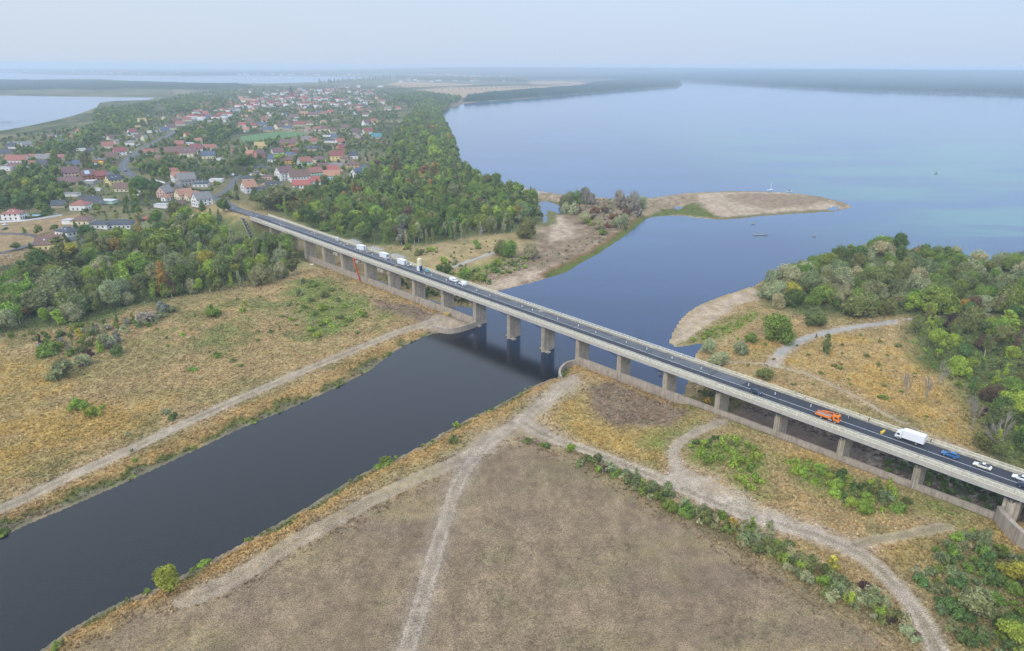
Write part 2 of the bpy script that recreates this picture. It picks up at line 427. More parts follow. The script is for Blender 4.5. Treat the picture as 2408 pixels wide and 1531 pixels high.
GREENP = [G2(p) for p in (
    [(1610, 1045), (1660, 1030), (1740, 1028), (1800, 1065), (1810, 1105), (1760, 1115), (1680, 1105), (1620, 1085)],
    [(1720, 1125), (1760, 1112), (1805, 1135), (1800, 1160), (1745, 1160)],
    [(1830, 1075), (1900, 1080), (2000, 1120), (2100, 1150), (2150, 1190), (2100, 1215), (2000, 1200), (1940, 1160), (1850, 1110)],
    [(1690, 960), (1750, 975), (1830, 1010), (1800, 1025), (1720, 1000)], [(1590, 925), (1640, 950), (1660, 975), (1600, 960)],
    [(2100, 1090), (2200, 1130), (2340, 1190), (2380, 1225), (2250, 1230), (2180, 1200)],
    [(1640, 770), (1700, 760), (1770, 730), (1790, 740), (1700, 790), (1620, 812), (1590, 815), (1600, 800)],
    [(700, 655), (760, 660), (860, 700), (860, 745), (800, 790), (730, 790), (700, 720), (660, 690)],
    [(1060, 655), (1110, 625), (1190, 605), (1230, 620), (1180, 645), (1120, 662)],
    [(1500, 1040), (1560, 1015), (1640, 990), (1650, 1000), (1560, 1060)])]
GOLDP = [G2(p) for p in (
    [(1265, 960), (1340, 935), (1375, 930), (1385, 975), (1450, 1008), (1560, 1015), (1640, 990), (1590, 1040), (1575, 1090), (1450, 1072), (1330, 1035), (1265, 1000)],
    [(-100, 1010), (120, 960), (330, 940), (420, 930), (330, 1010), (180, 1060), (60, 1110), (-100, 1180)],
    [(-100, 830), (120, 850), (200, 905), (60, 960), (-100, 990)],
    [(1690, 820), (1800, 800), (1960, 780), (2150, 820), (2220, 900), (2290, 990), (2300, 1050), (2180, 1010), (2040, 930), (1900, 870), (1760, 860)],
    [(2050, 1290), (2150, 1265), (2230, 1260), (2130, 1330), (2080, 1350)], [(1830, 1060), (1900, 1090), (1960, 1110), (1990, 1090), (1900, 1050)],
    [(2380, 1180), (2320, 1240), (2420, 1340), (2500, 1300)])]
BROWNP = [G2(p) for p in ([(1375, 915), (1450, 893), (1560, 925), (1640, 975), (1560, 1008), (1450, 1003), (1390, 970)],
    [(880, 700), (980, 720), (1060, 750), (1000, 760), (900, 735)], [(1930, 960), (2080, 1020), (2260, 1060), (2300, 1085), (2150, 1050), (1980, 990)],
    [(1320, 480), (1390, 470), (1490, 470), (1510, 500), (1430, 540), (1350, 540), (1310, 510)], [(1840, 640), (1960, 610), (2060, 590), (2000, 640), (1900, 660)])]
SANDP = [G2(p) for p in ([(1125, 672), (1180, 655), (1240, 640), (1290, 630), (1300, 645), (1210, 672), (1160, 685)],
    [(1577, 812), (1585, 775), (1640, 718), (1700, 698), (1775, 672), (1790, 700), (1740, 720), (1690, 750), (1620, 800), (1600, 812)],
    [(1200, 432), (1290, 452), (1260, 462), (1225, 450)], [(1640, 455), (1700, 452), (1850, 453), (1990, 488), (1900, 500), (1700, 512), (1640, 480)], [(1300, 500), (1340, 520), (1360, 560), (1290, 570)])]
MEADG = G2([(330, 790), (480, 720), (640, 670), (740, 620), (900, 690), (960, 750), (800, 830), (600, 820), (420, 850)])
SITE = G2([(1000, 775), (980, 760), (1020, 740), (1060, 742), (1110, 752), (1120, 762), (1080, 778)])
SITE2 = G2([(1200, 985), (1240, 950), (1300, 900), (1350, 880), (1380, 900), (1320, 940), (1270, 990), (1330, 1035), (1280, 1035), (1200, 1030), (1100, 1080), (1050, 1080), (1120, 1020)])
JUNC = G2([(1560, 1120), (1600, 1090), (1650, 1110), (1780, 1180), (1900, 1225), (2040, 1290), (2000, 1300), (1860, 1262), (1700, 1205), (1590, 1160)])
SPITB = G2([(1700, 458), (1760, 453), (1880, 458), (1950, 473), (1900, 486), (1800, 492), (1740, 480)])
NECK = G2([(1300, 505), (1345, 490), (1420, 470), (1500, 470), (1515, 500), (1440, 560), (1380, 590), (1300, 640), (1240, 635), (1220, 600), (1270, 560)])
FARFIELD = [G2(p) for p in ([(905, 199), (940, 192), (1060, 196), (1130, 198), (1060, 205), (960, 207)], [(960, 212), (1060, 206), (1200, 203), (1340, 203), (1370, 210), (1240, 218), (1130, 224), (1080, 232), (1010, 214)], [(1240, 193), (1330, 191), (1400, 196), (1360, 203), (1250, 199)])]
FIELDN = G2([(0, 520), (130, 510), (190, 500), (205, 530), (160, 560), (110, 600), (60, 620), (-60, 640), (-100, 520)])

def ground_colour(X, Y, Z):
    n1 = fbm(X, Y, 30, 21); n2 = fbm(X, Y, 9, 22); n3 = fbm(X, Y, 3.2, 23, 3); n4 = fbm(X, Y, 1.1, 25, 2)
    wx = X + (n2 - .5) * 7 + (n4 - .5) * 2.0; wy = Y + (fbm(X, Y, 9, 33) - .5) * 7 + (n3 - .5) * 3
    C = np.zeros((len(X), 3))
    tan = np.array((.335, .262, .138)); gold = np.array((.365, .265, .092)); gb = np.array((.222, .172, .114)); green = np.array((.13, .16, .048))
    dgreen = np.array((.055, .085, .028)); sand = np.array((.41, .335, .255)); track = np.array((.35, .30, .245)); mud = np.array((.125, .10, .085)); rust = np.array((.19, .11, .06))
    C[:] = tan
    def mix(c, w):
        C[:] = C * (1 - w[:, None]) + np.asarray(c)[None] * w[:, None]
    mix((.27, .205, .115), sstep(.42, .62, n2) * .4)
    mix((.21, .19, .085), sstep(.55, .72, fbm(X, Y, 16, 44)) * .75)
    mix((.37, .28, .14), sstep(.55, .7, fbm(X, Y, 7, 45)) * .5)
    mix((.20, .20, .085), sstep(.52, .68, fbm(X, Y * 1.4, 34, 46)) * .38)
    # the upland round the village, far land
    far = np.maximum(sstep(520, 900, Y), .85 * sstep(-15, 15, poly_sd(X, Y, UPLAND, 40)))
    mix((.12, .135, .075), far * .85); mix((.06, .08, .045), far * sstep(.45, .6, fbm(X, Y, 60, 48)) * .9)
    mix((.24, .20, .13), far * sstep(.6, .75, fbm(X, Y, 140, 49)) * .7)
    for p in FARFIELD: mix((.36, .27, .17), sstep(-6, 10, poly_sd(wx, wy, p, 60)))
    mix((.29, .22, .13), sstep(-2, 3, poly_sd(wx, wy, FIELDN, 30)) * .9)
    for p in GOLDP:
        mix(gold, sstep(-7, 8, poly_sd(wx, wy, p, 40)) * (.30 + .55 * sstep(.35, .6, n2)))
    mix((.17, .195, .07), sstep(-12, 14, poly_sd(wx, wy, MEADG, 60)) * sstep(.46, .64, fbm(X, Y, 14, 51)) * .7)
    fb = sstep(-7, 5, poly_sd(wx, wy, FIELD, 40) + (n2 - .5) * 9)
    mix(gb, fb)
    mix((.175, .135, .10), fb * sstep(.46, .70, fbm(X + Y * .5, Y * 2.2, 26, 61)) * .6)
    mix((.275, .215, .125), fb * sstep(.48, .68, fbm(X * .8 + Y * .3, Y * 1.6, 30, 62)) * .8)
    mix((.20, .17, .095), fb * sstep(.56, .74, fbm(X, Y * 1.5, 18, 63)) * .5)
    ml = np.abs((((X * .86 + Y * .5) + (n1 - .5) * 14) / 5.5) % 1 - .5)
    mix((.27, .20, .14), fb * sstep(.09, .02, ml) * .30)
    mix((.15, .115, .085), fb * sstep(.62, .74, fbm(X, Y, 2.4, 66, 2)) * .35)
    for p in BROWNP: mix((.20, .155, .115), sstep(-2, 3, poly_sd(wx, wy, p, 30)) * .92)
    for p in (WOOD_L, WOOD_M, WOOD_R, SCRUB_R):
        mix(dgreen * 1.5, sstep(-7, 6, poly_sd(wx, wy, p, 30)) * .85)
    mix((.15, .14, .06), sstep(-3, 4, poly_sd(wx, wy, HEDGE, 30)) * .7)
    mix((.14, .15, .06), sstep(-8, 8, poly_sd(wx, wy, BUSH_BR, 30)) * .6)
    for p in GREENP: mix(green * 1.25, sstep(-5, 5, poly_sd(wx, wy, p, 30)) * (.5 + .5 * sstep(.38, .55, n3)))
    sp = sstep(-3, 3, poly_sd(wx, wy, SPIT, 30))
    mix((.285, .225, .155), sp * (1 - .5 * sstep(.5, .6, n2)))
    mix((.36, .29, .215), sp * sstep(.52, .66, fbm(X, Y * .6, 5, 71)))
    mix((.16, .115, .075), sp * sstep(.60, .70, fbm(X, Y, 6, 72)) * .7)
    mix((.20, .155, .105), sstep(-4, 4, poly_sd(wx, wy, NECK, 30)) * (.45 + .5 * sstep(.4, .6, n2)))
    mix((.235, .18, .125), sstep(-5, 5, poly_sd(wx, wy, SPITB, 40)) * .9)
    for p in SANDP[:3] + SANDP[4:]: mix(sand, sstep(-3, 3, poly_sd(wx, wy, p, 30)) * (1 - .55 * sstep(.55, .68, fbm(X, Y * .5, 4.5, 73))))
    mix(sand * .98, sstep(-3, 3, poly_sd(wx, wy, SANDP[3], 30)) * (1 - sstep(-6, 8, poly_sd(wx, wy, SPITB, 40)) * .8) * (1 - .5 * sstep(.52, .66, fbm(X, Y * .5, 6, 74))))
    # green and rusty rims along the shores
    rimg = line_d(wx, wy, polyW([(1297, 648), (1350, 626), (1400, 598), (1440, 572), (1480, 544), (1518, 513)]), 40)
    mix(rust, sstep(9.5, 6, rimg) * .9); mix((.085, .13, .03), sstep(5.5, 3.5, rimg) * (.6 + .4 * n3))
    gs = sstep(-2, 2, poly_sd(wx, wy, G2([(1508, 516), (1560, 492), (1640, 476), (1672, 500), (1690, 513), (1640, 510), (1600, 505), (1540, 510)]), 20)); mix((.11, .135, .04), gs)
    rl = line_d(wx, wy, polyW([(1690, 517), (1740, 513), (1790, 507), (1850, 503), (1920, 498), (1960, 494)]), 20); mix((.14, .135, .06), sstep(8, 4, rl) * .8)
    pr = np.abs(poly_sd(wx, wy, POND1, 20)); mix((.12, .14, .05), sstep(9, 5, pr) * .8)
    # banks of the canal
    sl = poly_sd(wx, wy, lake, 30)
    s, o = bs(X, Y)
    can = sstep(2, 6, o) * (Y < 420)
    mix((.34, .235, .10), sstep(-11, -4, sl) * can * .8)
    mix((.09, .12, .03), sstep(-4.0, -1.2, sl) * can * sstep(.42, .56, fbm(X, Y, 8, 80)))
    mix((.20, .17, .13), sstep(-1.4, -.3, sl) * can * .7)
    # flood channel: mud, stones, debris
    ch = sstep(.5, -1.5, o) * sstep(-24, -17, o) * sstep(86, 78, s) * sstep(-60, -40, s)
    mix(mud, ch); mix((.26, .24, .21), ch * sstep(.56, .66, n4) * sstep(30, 5, s) * .8); mix((.04, .06, .03), ch * sstep(.5, .6, n3) * sstep(20, 0, s) * .8)
    mix((.15, .13, .045), ch * sstep(60, 72, s) * .8)
    mix(track, sstep(-2, 2, poly_sd(wx, wy, SITE, 20)) * .75); mix(track * .88, sstep(-4, 4, poly_sd(wx, wy, SITE2, 20)) * .72 * (.6 + .4 * sstep(.4, .6, n3)))
    mix(track * 1.12, sstep(-4, 4, poly_sd(wx, wy, JUNC, 20)) * (.6 + .4 * sstep(.4, .6, n3)))
    mix((.42, .37, .31), sstep(-4, 1, poly_sd(wx, wy, JUNC, 20)) * sstep(.52, .68, fbm(X + Y * .4, Y * 1.8, 5, 91)) * .6)
    for pts, hw, pale, centre in TRACKS:
        d = line_d(X + (n3 - .5) * .7, Y + (n4 - .5) * .7, smooth_line(G2(pts)), 20)
        w = sstep(hw + .35, hw - .35, d) * min(pale, 1) * .9
        if centre: w = w * (1 - .62 * sstep(.75, .25, d) * sstep(.35, .6, n2 + .15) * (1 if centre == 1 else .6))
        if centre == 2: w = w * (.45 + .55 * sstep(.5, .8, d) * sstep(hw + .2, hw - .2, d) + .3 * sstep(.3, .1, d))
        mix(track * (1.35 if pale > 1.05 else 1.1), w)
        if centre == 1: mix((.21, .185, .12), sstep(.62, .22, d) * sstep(.2, .5, n2) * .65)
        mix(track * .85, sstep(hw + 4, hw, d) * .35 * min(pale, 1))
    return C * np.array((1.07, .99, .90)) * (.84 + .32 * n3[:, None]) * (.80 + .40 * n4[:, None])

R = rows(62, 60000, .0042, .0085, 620)
UU = np.arange(-1.22, 1.2201, .0031)
gx = (UU[None, :] * (R[:, None] + 30)).ravel(); gy = np.repeat(R, len(UU))
gz = height(gx, gy)
def hills(X, Y):
    u = X / Y
    return 78 * np.maximum(sstep(5200, 11500, Y) * sstep(.02, .45, u), sstep(8200, 15000, Y) * sstep(-.30, -.02, u)) * (.72 + .5 * fbm(X, Y, 2600, 8, 3))
gz = gz + hills(gx, gy)      # low hills on the horizon, right
gcol = ground_colour(gx, gy, gz)
nr, nc = len(R), len(UU)
idx = np.arange(nr * nc).reshape(nr, nc)
quads = np.stack([idx[:-1, :-1], idx[:-1, 1:], idx[1:, 1:], idx[1:, :-1]], -1).reshape(-1, 4)

def ground_material():
    m, nt, b = new_mat('ground_vegetation')
    N, L = nt.nodes, nt.links
    at = N.new('ShaderNodeAttribute'); at.attribute_name = 'col'
    geo = N.new('ShaderNodeNewGeometry')
    def noise(sc, det, stretch=None):
        n = N.new('ShaderNodeTexNoise'); n.inputs['Scale'].default_value = sc; n.inputs['Detail'].default_value = det; n.inputs['Roughness'].default_value = .65
        if stretch:
            mp = N.new('ShaderNodeMapping'); mp.inputs['Scale'].default_value = stretch; mp.inputs['Rotation'].default_value = (0, 0, .5); L.new(geo.outputs['Position'], mp.inputs[0]); L.new(mp.outputs[0], n.inputs['Vector'])
        else: L.new(geo.outputs['Position'], n.inputs['Vector'])
        return n
    a = noise(3.2, 6); c = noise(.22, 5, (1, .45, 1))
    def rng_(n, lo, hi, a0=.33, a1=.67):
        r = N.new('ShaderNodeMapRange'); r.inputs[1].default_value = a0; r.inputs[2].default_value = a1; r.inputs[3].default_value = lo; r.inputs[4].default_value = hi
        L.new(n.outputs['Fac'], r.inputs[0]); return r
    ra = rng_(a, .42, 1.58); rc = rng_(c, .82, 1.18)
    mu = N.new('ShaderNodeMath'); mu.operation = 'MULTIPLY'; L.new(ra.outputs[0], mu.inputs[0]); L.new(rc.outputs[0], mu.inputs[1])
    vm = N.new('ShaderNodeVectorMath'); vm.operation = 'SCALE'; L.new(at.outputs['Color'], vm.inputs[0]); L.new(mu.outputs[0], vm.inputs['Scale'])
    L.new(vm.outputs[0], b.inputs['Base Color'])
    bp = N.new('ShaderNodeBump'); bp.inputs['Strength'].default_value = .9; bp.inputs['Distance'].default_value = .16
    L.new(a.outputs['Fac'], bp.inputs['Height']); L.new(bp.outputs[0], b.inputs['Normal'])
    b.inputs['Roughness'].default_value = 1; b.inputs['Specular IOR Level'].default_value = .0
    return m
M['ground'] = ground_material()
ground = np_mesh('ground', np.column_stack([gx, gy, gz]), quads, M['ground'], gcol, smooth=True)
tag(ground, 'dry meadow, field and shore ground with pale dirt tracks', None, kind='structure')

# ------------------------------------------------------------------ water
def water_material():
    m, nt, b = new_mat('water_surface')
    N, L = nt.nodes, nt.links
    geo = N.new('ShaderNodeNewGeometry')
    sep = N.new('ShaderNodeSeparateXYZ'); L.new(geo.outputs['Position'], sep.inputs[0])
    # body colour: brown-grey canal, blue bay, turquoise plume of stirred-up silt on the lake
    def math_(op, a, bb, c=None):
        n = N.new('ShaderNodeMath'); n.operation = op
        for i, v in enumerate((a, bb, c)):
            if v is None: continue
            if isinstance(v, (int, float)): n.inputs[i].default_value = v
            else: L.new(v, n.inputs[i])
        return n.outputs[0]
    def ramp(v, a0, a1, o0=0., o1=1., smooth=True):
        r = N.new('ShaderNodeMapRange'); r.interpolation_type = 'SMOOTHSTEP' if smooth else 'LINEAR'
        for i, q in enumerate((a0, a1, o0, o1)): r.inputs[i + 1].default_value = q
        L.new(v, r.inputs[0]); return r.outputs[0]
    def mixc(f, a, bb):
        n = N.new('ShaderNodeMix'); n.data_type = 'RGBA'; L.new(f, n.inputs[0])
        for i, v in ((6, a), (7, bb)):
            if isinstance(v, tuple): n.inputs[i].default_value = (*v, 1)
            else: L.new(v, n.inputs[i])
        return n.outputs[2]
    # across-bridge coordinate: positive on the canal side
    o = math_('ADD', math_('MULTIPLY', math_('SUBTRACT', sep.outputs['X'], float(P1[0])), float(NV[0])), math_('MULTIPLY', math_('SUBTRACT', sep.outputs['Y'], float(P1[1])), float(NV[1])))
    mp = N.new('ShaderNodeMapping'); mp.inputs['Scale'].default_value = (.004, .011, 1); mp.inputs['Rotation'].default_value = (0, 0, .35); L.new(geo.outputs['Position'], mp.inputs[0])
    nz = N.new('ShaderNodeTexNoise'); nz.inputs['Scale'].default_value = 1; nz.inputs['Detail'].default_value = 4; L.new(mp.outputs[0], nz.inputs['Vector'])
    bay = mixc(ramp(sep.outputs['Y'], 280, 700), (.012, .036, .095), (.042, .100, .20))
    plume = math_('MULTIPLY', ramp(sep.outputs['X'], 180, 420), ramp(nz.outputs['Fac'], .42, .56))
    plume = math_('MULTIPLY', plume, ramp(sep.outputs['Y'], 330, 470))
    plume = math_('MULTIPLY', plume, ramp(sep.outputs['Y'], 2600, 900))
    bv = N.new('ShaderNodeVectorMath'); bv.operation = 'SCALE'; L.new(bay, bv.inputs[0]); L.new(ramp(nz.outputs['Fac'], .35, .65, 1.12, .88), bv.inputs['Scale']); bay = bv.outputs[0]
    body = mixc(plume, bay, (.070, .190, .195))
    col = mixc(ramp(o, -12, 20), body, (.013, .014, .015))
    L.new(col, b.inputs['Base Color'])
    b.inputs['Roughness'].default_value = .085; b.inputs['IOR'].default_value = 1.33; b.inputs['Specular IOR Level'].default_value = .42
    w1 = N.new('ShaderNodeTexNoise'); w1.inputs['Scale'].default_value = 1.1; w1.inputs['Detail'].default_value = 4
    mw = N.new('ShaderNodeMapping'); mw.inputs['Scale'].default_value = (1, 2.2, 1); mw.inputs['Rotation'].default_value = (0, 0, .3); L.new(geo.outputs['Position'], mw.inputs[0]); L.new(mw.outputs[0], w1.inputs['Vector'])
    bp = N.new('ShaderNodeBump'); bp.inputs['Strength'].default_value = .20; bp.inputs['Distance'].default_value = .12
    L.new(w1.outputs['Fac'], bp.inputs['Height']); L.new(bp.outputs[0], b.inputs['Normal'])
    return m
M['water'] = water_material()
wr = rows(30, 16000, .05, .05, 0); wu = np.linspace(-1.6, 1.6, 60)
wx_ = (wu[None, :] * (wr[:, None] + 120)).ravel(); wy_ = np.repeat(wr, len(wu)); wi = np.arange(len(wx_)).reshape(len(wr), len(wu))
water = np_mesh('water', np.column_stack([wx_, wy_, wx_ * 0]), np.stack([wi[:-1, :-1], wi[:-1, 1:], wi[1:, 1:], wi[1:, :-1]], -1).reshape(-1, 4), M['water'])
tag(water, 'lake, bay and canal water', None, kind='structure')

# ------------------------------------------------------------------ the air: pale haze
hm = bpy.data.materials.new('haze_air'); hm.use_nodes = True
hn = hm.node_tree.nodes; hn.clear()
ho = hn.new('ShaderNodeOutputMaterial'); pv = hn.new('ShaderNodeVolumePrincipled')
pv.inputs['Color'].default_value = (.78, .885, 1.0, 1)
pv.inputs['Density'].default_value = .000145
pv.inputs['Anisotropy'].default_value = .15
hm.node_tree.links.new(pv.outputs[0], ho.inputs['Volume'])
hb = MB().box(-75000, 75000, -300, 61500, -5, 135)
haze = hb.build('haze', hm)
tag(haze, 'pale blue haze in the air over the whole landscape', None, kind='stuff')
# ------------------------------------------------------------------ the road bridge
YAW_U = math.atan2(U[1], U[0])
def attach(o, root):
    o.parent = root; o.matrix_parent_inverse = root_mat(root).inverted(); return o
def root_mat(r):
    return Matrix.Translation(r.location) @ r.rotation_euler.to_matrix().to_4x4() @ Matrix.Diagonal((*r.scale, 1))
def BV(s, o, dz): p = BR(s, o); return (p[0], p[1], ztop(s) + dz)
def strip(mb, s0, s1, o0, o1, d0, d1, m=0):
    """a bar that follows the bridge: from s0 to s1, across o0..o1, heights d0..d1 against the road surface"""
    V = [BV(s0, o0, d0), BV(s1, o0, d0), BV(s1, o1, d0), BV(s0, o1, d0), BV(s0, o0, d1), BV(s1, o0, d1), BV(s1, o1, d1), BV(s0, o1, d1)]
    return mb.add(V, [(3, 2, 1, 0), (4, 5, 6, 7), (0, 1, 5, 4), (1, 2, 6, 5), (2, 3, 7, 6), (3, 0, 4, 7)], m)
S0 = -112.0
bridge = thing('road_bridge', 'long concrete road bridge on many piers crossing the water between lake and canal', 'bridge', (*BR(165, -5), 2.0), YAW_U)
def bpart(mb, name, mat, parent=None):
    o = mb.build(name, mat); attach(o, bridge)
    if parent is not None:
        o.parent = parent; o.matrix_parent_inverse = root_mat(bridge).inverted() if parent is bridge else Matrix.Identity(4)
    return o
S1 = 449.0
d = MB(); strip(d, S0, S1, -12.7, 1.9, -.45, -.05)
# edge beams hang lower than the slab
strip(d, S0, S1, 1.45, 1.93, -1.30, .18); strip(d, S0, S1, -12.75, -12.3, -1.05, .18)
bpart(d, 'deck', M['conc_deck'])
g = MB(); strip(g, S0, S1, -10.2, -.9, -2.3, -.46); bpart(g, 'box_girder', M['conc_pier'])
r_ = MB(); strip(r_, S0, S1, -10.9, -1.9, -.05, .0); bpart(r_, 'road_surface', M['asph'])
w_ = MB(); strip(w_, 62, S1, -10.85, -5.72, 0.0, .006); bpart(w_, 'worn_lane_surface', M['asph_old'])
for o0, o1 in ((-1.9, 1.45), (-12.3, -10.9)):
    k = MB(); strip(k, S0, S1, o0, o1, -.05, .14); bpart(k, 'sidewalk', M['sidewalk'])
l_ = MB(); strip(l_, S0, 430, -5.68, -5.50, .002, .010); bpart(l_, 'lane_line', M['whiteline'])
l_ = MB(); strip(l_, S0, S1, -2.25, -2.15, .002, .008); bpart(l_, 'edge_line', M['whiteline'])
for px, py in [(1380, 755), (1475, 790), (1548, 818), (1690, 872), (1840, 930), (1300, 738), (1210, 695), (1120, 670), (1020, 640), (2180, 1060), (1258, 715)]:
    s, o = deck(px, py)
    j = MB(); strip(j, s - .16, s + .16, -10.85, -2.3, .003, .014); bpart(j, 'expansion_joint', M['black'])
for i, (px, py) in enumerate([(1420, 783), (1430, 788)]):
    s, o = deck(px, py); j = MB(); strip(j, s - 1.6, s + 1.6, o - .25, o + .25, .007, .016); bpart(j, 'asphalt_patch', M['asph'])
for i, (px, py) in enumerate([(1505, 795), (1497, 800)]):
    s, o = deck(px, py); j = MB(); strip(j, s - .5, s + .5, o - 1.0, o + 1.0, .007, .016); bpart(j, 'asphalt_patch', M['asph'])

def railing(s0, s1, o, hgt=1.05, step=2.0):
    m = MB(); n = max(1, round((s1 - s0) / step))
    for i in range(n):
        s = s0 + (s1 - s0) * (i + .5) / n
        strip(m, s - .06, s + .06, o - .06, o + .06, .14, .14 + hgt)
    strip(m, s0, s1, o - .08, o + .08, .14 + hgt, .14 + hgt + .10)
    for f in (.28, .52, .76): strip(m, s0, s1, o - .035, o + .035, .14 + hgt * f, .14 + hgt * f + .07)
    return m
SPANS = [-112, -90, -68, -46, -24, .2, 22.7, 44.6, 67.6, 90.5, 113, 135.5, 156, 178.5, 203, 228.5, 253.5, 276.5, 300.6, 327, 349, 373, 397, 421, 449]
for a, b in zip(SPANS[:-1], SPANS[1:]):
    for o in (1.66, -12.5): bpart(railing(a + .12, b - .12, o), 'railing', M['rail'])
# a low solid kerb behind the near railing
k = MB(); strip(k, S0, 440, 1.30, 1.45, .14, .42); bpart(k, 'kerb', M['conc'])
k = MB(); strip(k, S0, 449, 1.78, 1.97, .18, .30); bpart(k, 'coping', M['rail'])
k = MB(); strip(k, S0, 449, -12.79, -12.6, .18, .30); bpart(k, 'coping', M['rail'])
# service pipe under the near edge
pz = MB()
for s in np.arange(S0, 440, 5.0): pz.tube(BV(s, 2.06, -1.22), BV(min(s + 5, 440), 2.06, -1.22), .07, 5)
for s in np.arange(S0 + 2, 440, 5.0): strip(pz, s - .05, s + .05, 1.93, 2.08, -1.32, -1.1)
bpart(pz, 'service_pipe', M['galv'])

def pier(s, wet=False, wide=0.0, low=0.0):
    z0 = -2.5 if wet else float(height(np.array([BR(s, -3)[0]]), np.array([BR(s, -3)[1]]))[0]) - 1.0
    z1 = ztop(s) - 2.25
    t = .95 + wide
    prof = [(.35, -.35 - wide * .5), (.6, -.1), (.6, .1), (.35, .35 + wide * .5), (-.25, .72 + wide * .5), (-.3, .72 + wide * .5), (-.3, t), (-2.3, t), (-2.3, t - .1), (-2.6, t - .1), (-2.6, t), (-4.6, t), (-4.6, t - .1), (-4.9, t - .1), (-4.9, t), (-7.4, t), (-7.4, -t), (-.3, -t), (-.3, -.72 - wide * .5), (-.25, -.72 - wide * .5)]
    n = len(prof); V = []; zt_nose = z1 - 1.1
    for z in (z0, zt_nose, z1):
        for o, ds in prof:
            oo = o if (z != z1 or o < -.28) else -.28     # the nose stops below the girder
            p = BR(s + ds, oo); V.append((p[0], p[1], z))
    Fc = [(k * n + i, k * n + (i + 1) % n, (k + 1) * n + (i + 1) % n, (k + 1) * n + i) for k in range(2) for i in range(n)] + [tuple(range(n)), tuple(range(2 * n, 3 * n))[::-1]]
    o_ = bpart(MB().add(V, Fc), 'pier', M['conc_pier'])
    if wet:
        f = MB()
        for sg, oo in ((-1, -.2), (1, -1.6)):
            a = [BR(s + sg * (t - .05), oo - .2), BR(s + sg * (t + 2.6), oo - .2), BR(s + sg * (t + 2.6), oo - 2.0), BR(s + sg * (t - .05), oo - 2.0)]
            if sg > 0: a = a[::-1]
            f.add([(p[0], p[1], -.6) for p in a] + [(p[0], p[1], .55) for p in a], [(3, 2, 1, 0), (4, 5, 6, 7), (0, 1, 5, 4), (1, 2, 6, 5), (2, 3, 7, 6), (3, 0, 4, 7)])
        fo = bpart(f, 'footing', M['conc_wall']); fo.parent = o_; fo.matrix_parent_inverse = o_.matrix_parent_inverse.inverted() if False else Matrix.Identity(4)
    # dark steel inspection strut at the nose
    st = MB()
    if s > 85:
        st.tube(BV(s + .2, .1, -3.4), BV(s + 4.4, 1.3, -1.75), .17, 5); st.tube(BV(s + 3.6, 1.2, -1.75), BV(s + 5.6, 1.3, -1.7), .22, 5)
    else:
        st.tube(BV(s + .1, .25, -3.9), BV(s - .9, 1.2, -2.0), .13, 5); st.tube(BV(s + .1, .25, -3.9), BV(s + 1.0, 1.2, -2.0), .13, 5)
        strip(st, s - 1.7, s + 1.9, .5, 1.6, -2.0, -1.85)
    so = bpart(st, 'strut', M['steel']); so.parent = o_; so.matrix_parent_inverse = Matrix.Identity(4)
    return o_
for s in SPANS[4:-1]:
    pier(s, wet=150 < s < 205, wide=1.1 if s == -24 else 0.0)
ab = MB()
for z0, z1, s0, s1 in ((9, ztop(S1) - .46, S1 - 1.5, S1 + 1.5),):
    a = [BR(s0, 1.2), BR(s1, 1.2), BR(s1, -12), BR(s0, -12)]
    ab.add([(p[0], p[1], z0) for p in a] + [(p[0], p[1], z1) for p in a], [(3, 2, 1, 0), (4, 5, 6, 7), (0, 1, 5, 4), (1, 2, 6, 5), (2, 3, 7, 6), (3, 0, 4, 7)])
bpart(ab, 'abutment', M['conc_pier'])
# parapet end block at the village end
pe = MB(); strip(pe, 431, 449, 1.2, 1.93, .14, 1.1); bpart(pe, 'parapet_end', M['conc'])
# stairs down the embankment at the village end
def wall_run(name, pts, z0, z1, th, mat, label, cat, jointed=False, group=None, grow=None):
    """a wall of thickness th that follows ground points"""
    P = np.asarray(pts, float); n = len(P); V = []
    for i in range(n):
        t = P[min(i + 1, n - 1)] - P[max(i - 1, 0)]; t = t / np.linalg.norm(t); nn = np.array((-t[1], t[0])) * th / 2
        a0 = z0[i] if hasattr(z0, '__len__') else z0; a1 = z1[i] if hasattr(z1, '__len__') else z1
        for q, z in ((P[i] + nn, a0), (P[i] - nn, a0), (P[i] - nn, a1), (P[i] + nn, a1)): V.append((q[0], q[1], z))
    Fc = [(0, 1, 2, 3), tuple((n - 1) * 4 + k for k in (3, 2, 1, 0))]
    for i in range(n - 1):
        for k in range(4): Fc.append((i * 4 + k, (i + 1) * 4 + k, (i + 1) * 4 + (k + 1) % 4, i * 4 + (k + 1) % 4))
    c = P.mean(0); V = [(v[0] - c[0], v[1] - c[1], v[2]) for v in V]
    o = mesh_obj(name, V, Fc, mat); o.location = (c[0], c[1], 0)
    if label: tag(o, label, cat, group)
    return o
def seg_wall(s0, s1, name, label, group=None):
    root = thing(name, label, 'wall', (*BR((s0 + s1) / 2, -.9), 0), YAW_U, group)
    inv = root_mat(root).inverted(); s = s0
    while s < s1 - .5:
        e = min(s + 7.4, s1); c = BR((s + e) / 2, -.9)
        m = MB().box(-(e - s) / 2 + .03, (e - s) / 2 - .03, -.55, .55, -3, 3.7, ty=.06)
        o = m.build('wall_segment', M['conc_wall'], root)
        o.matrix_basis = inv @ (Matrix.Translation((c[0], c[1], 0)) @ Matrix.Rotation(YAW_U, 4, 'Z'))
        s = e
    return root
seg_wall(-22.5, 135.5, 'flood_wall', 'low concrete flood wall between the piers of the right bank')
seg_wall(204.5, 371, 'flood_wall', 'low concrete flood wall between the piers of the left meadow bank')
def arc_pts(px, z): return np.array([W(x, y, z) for x, y in px])
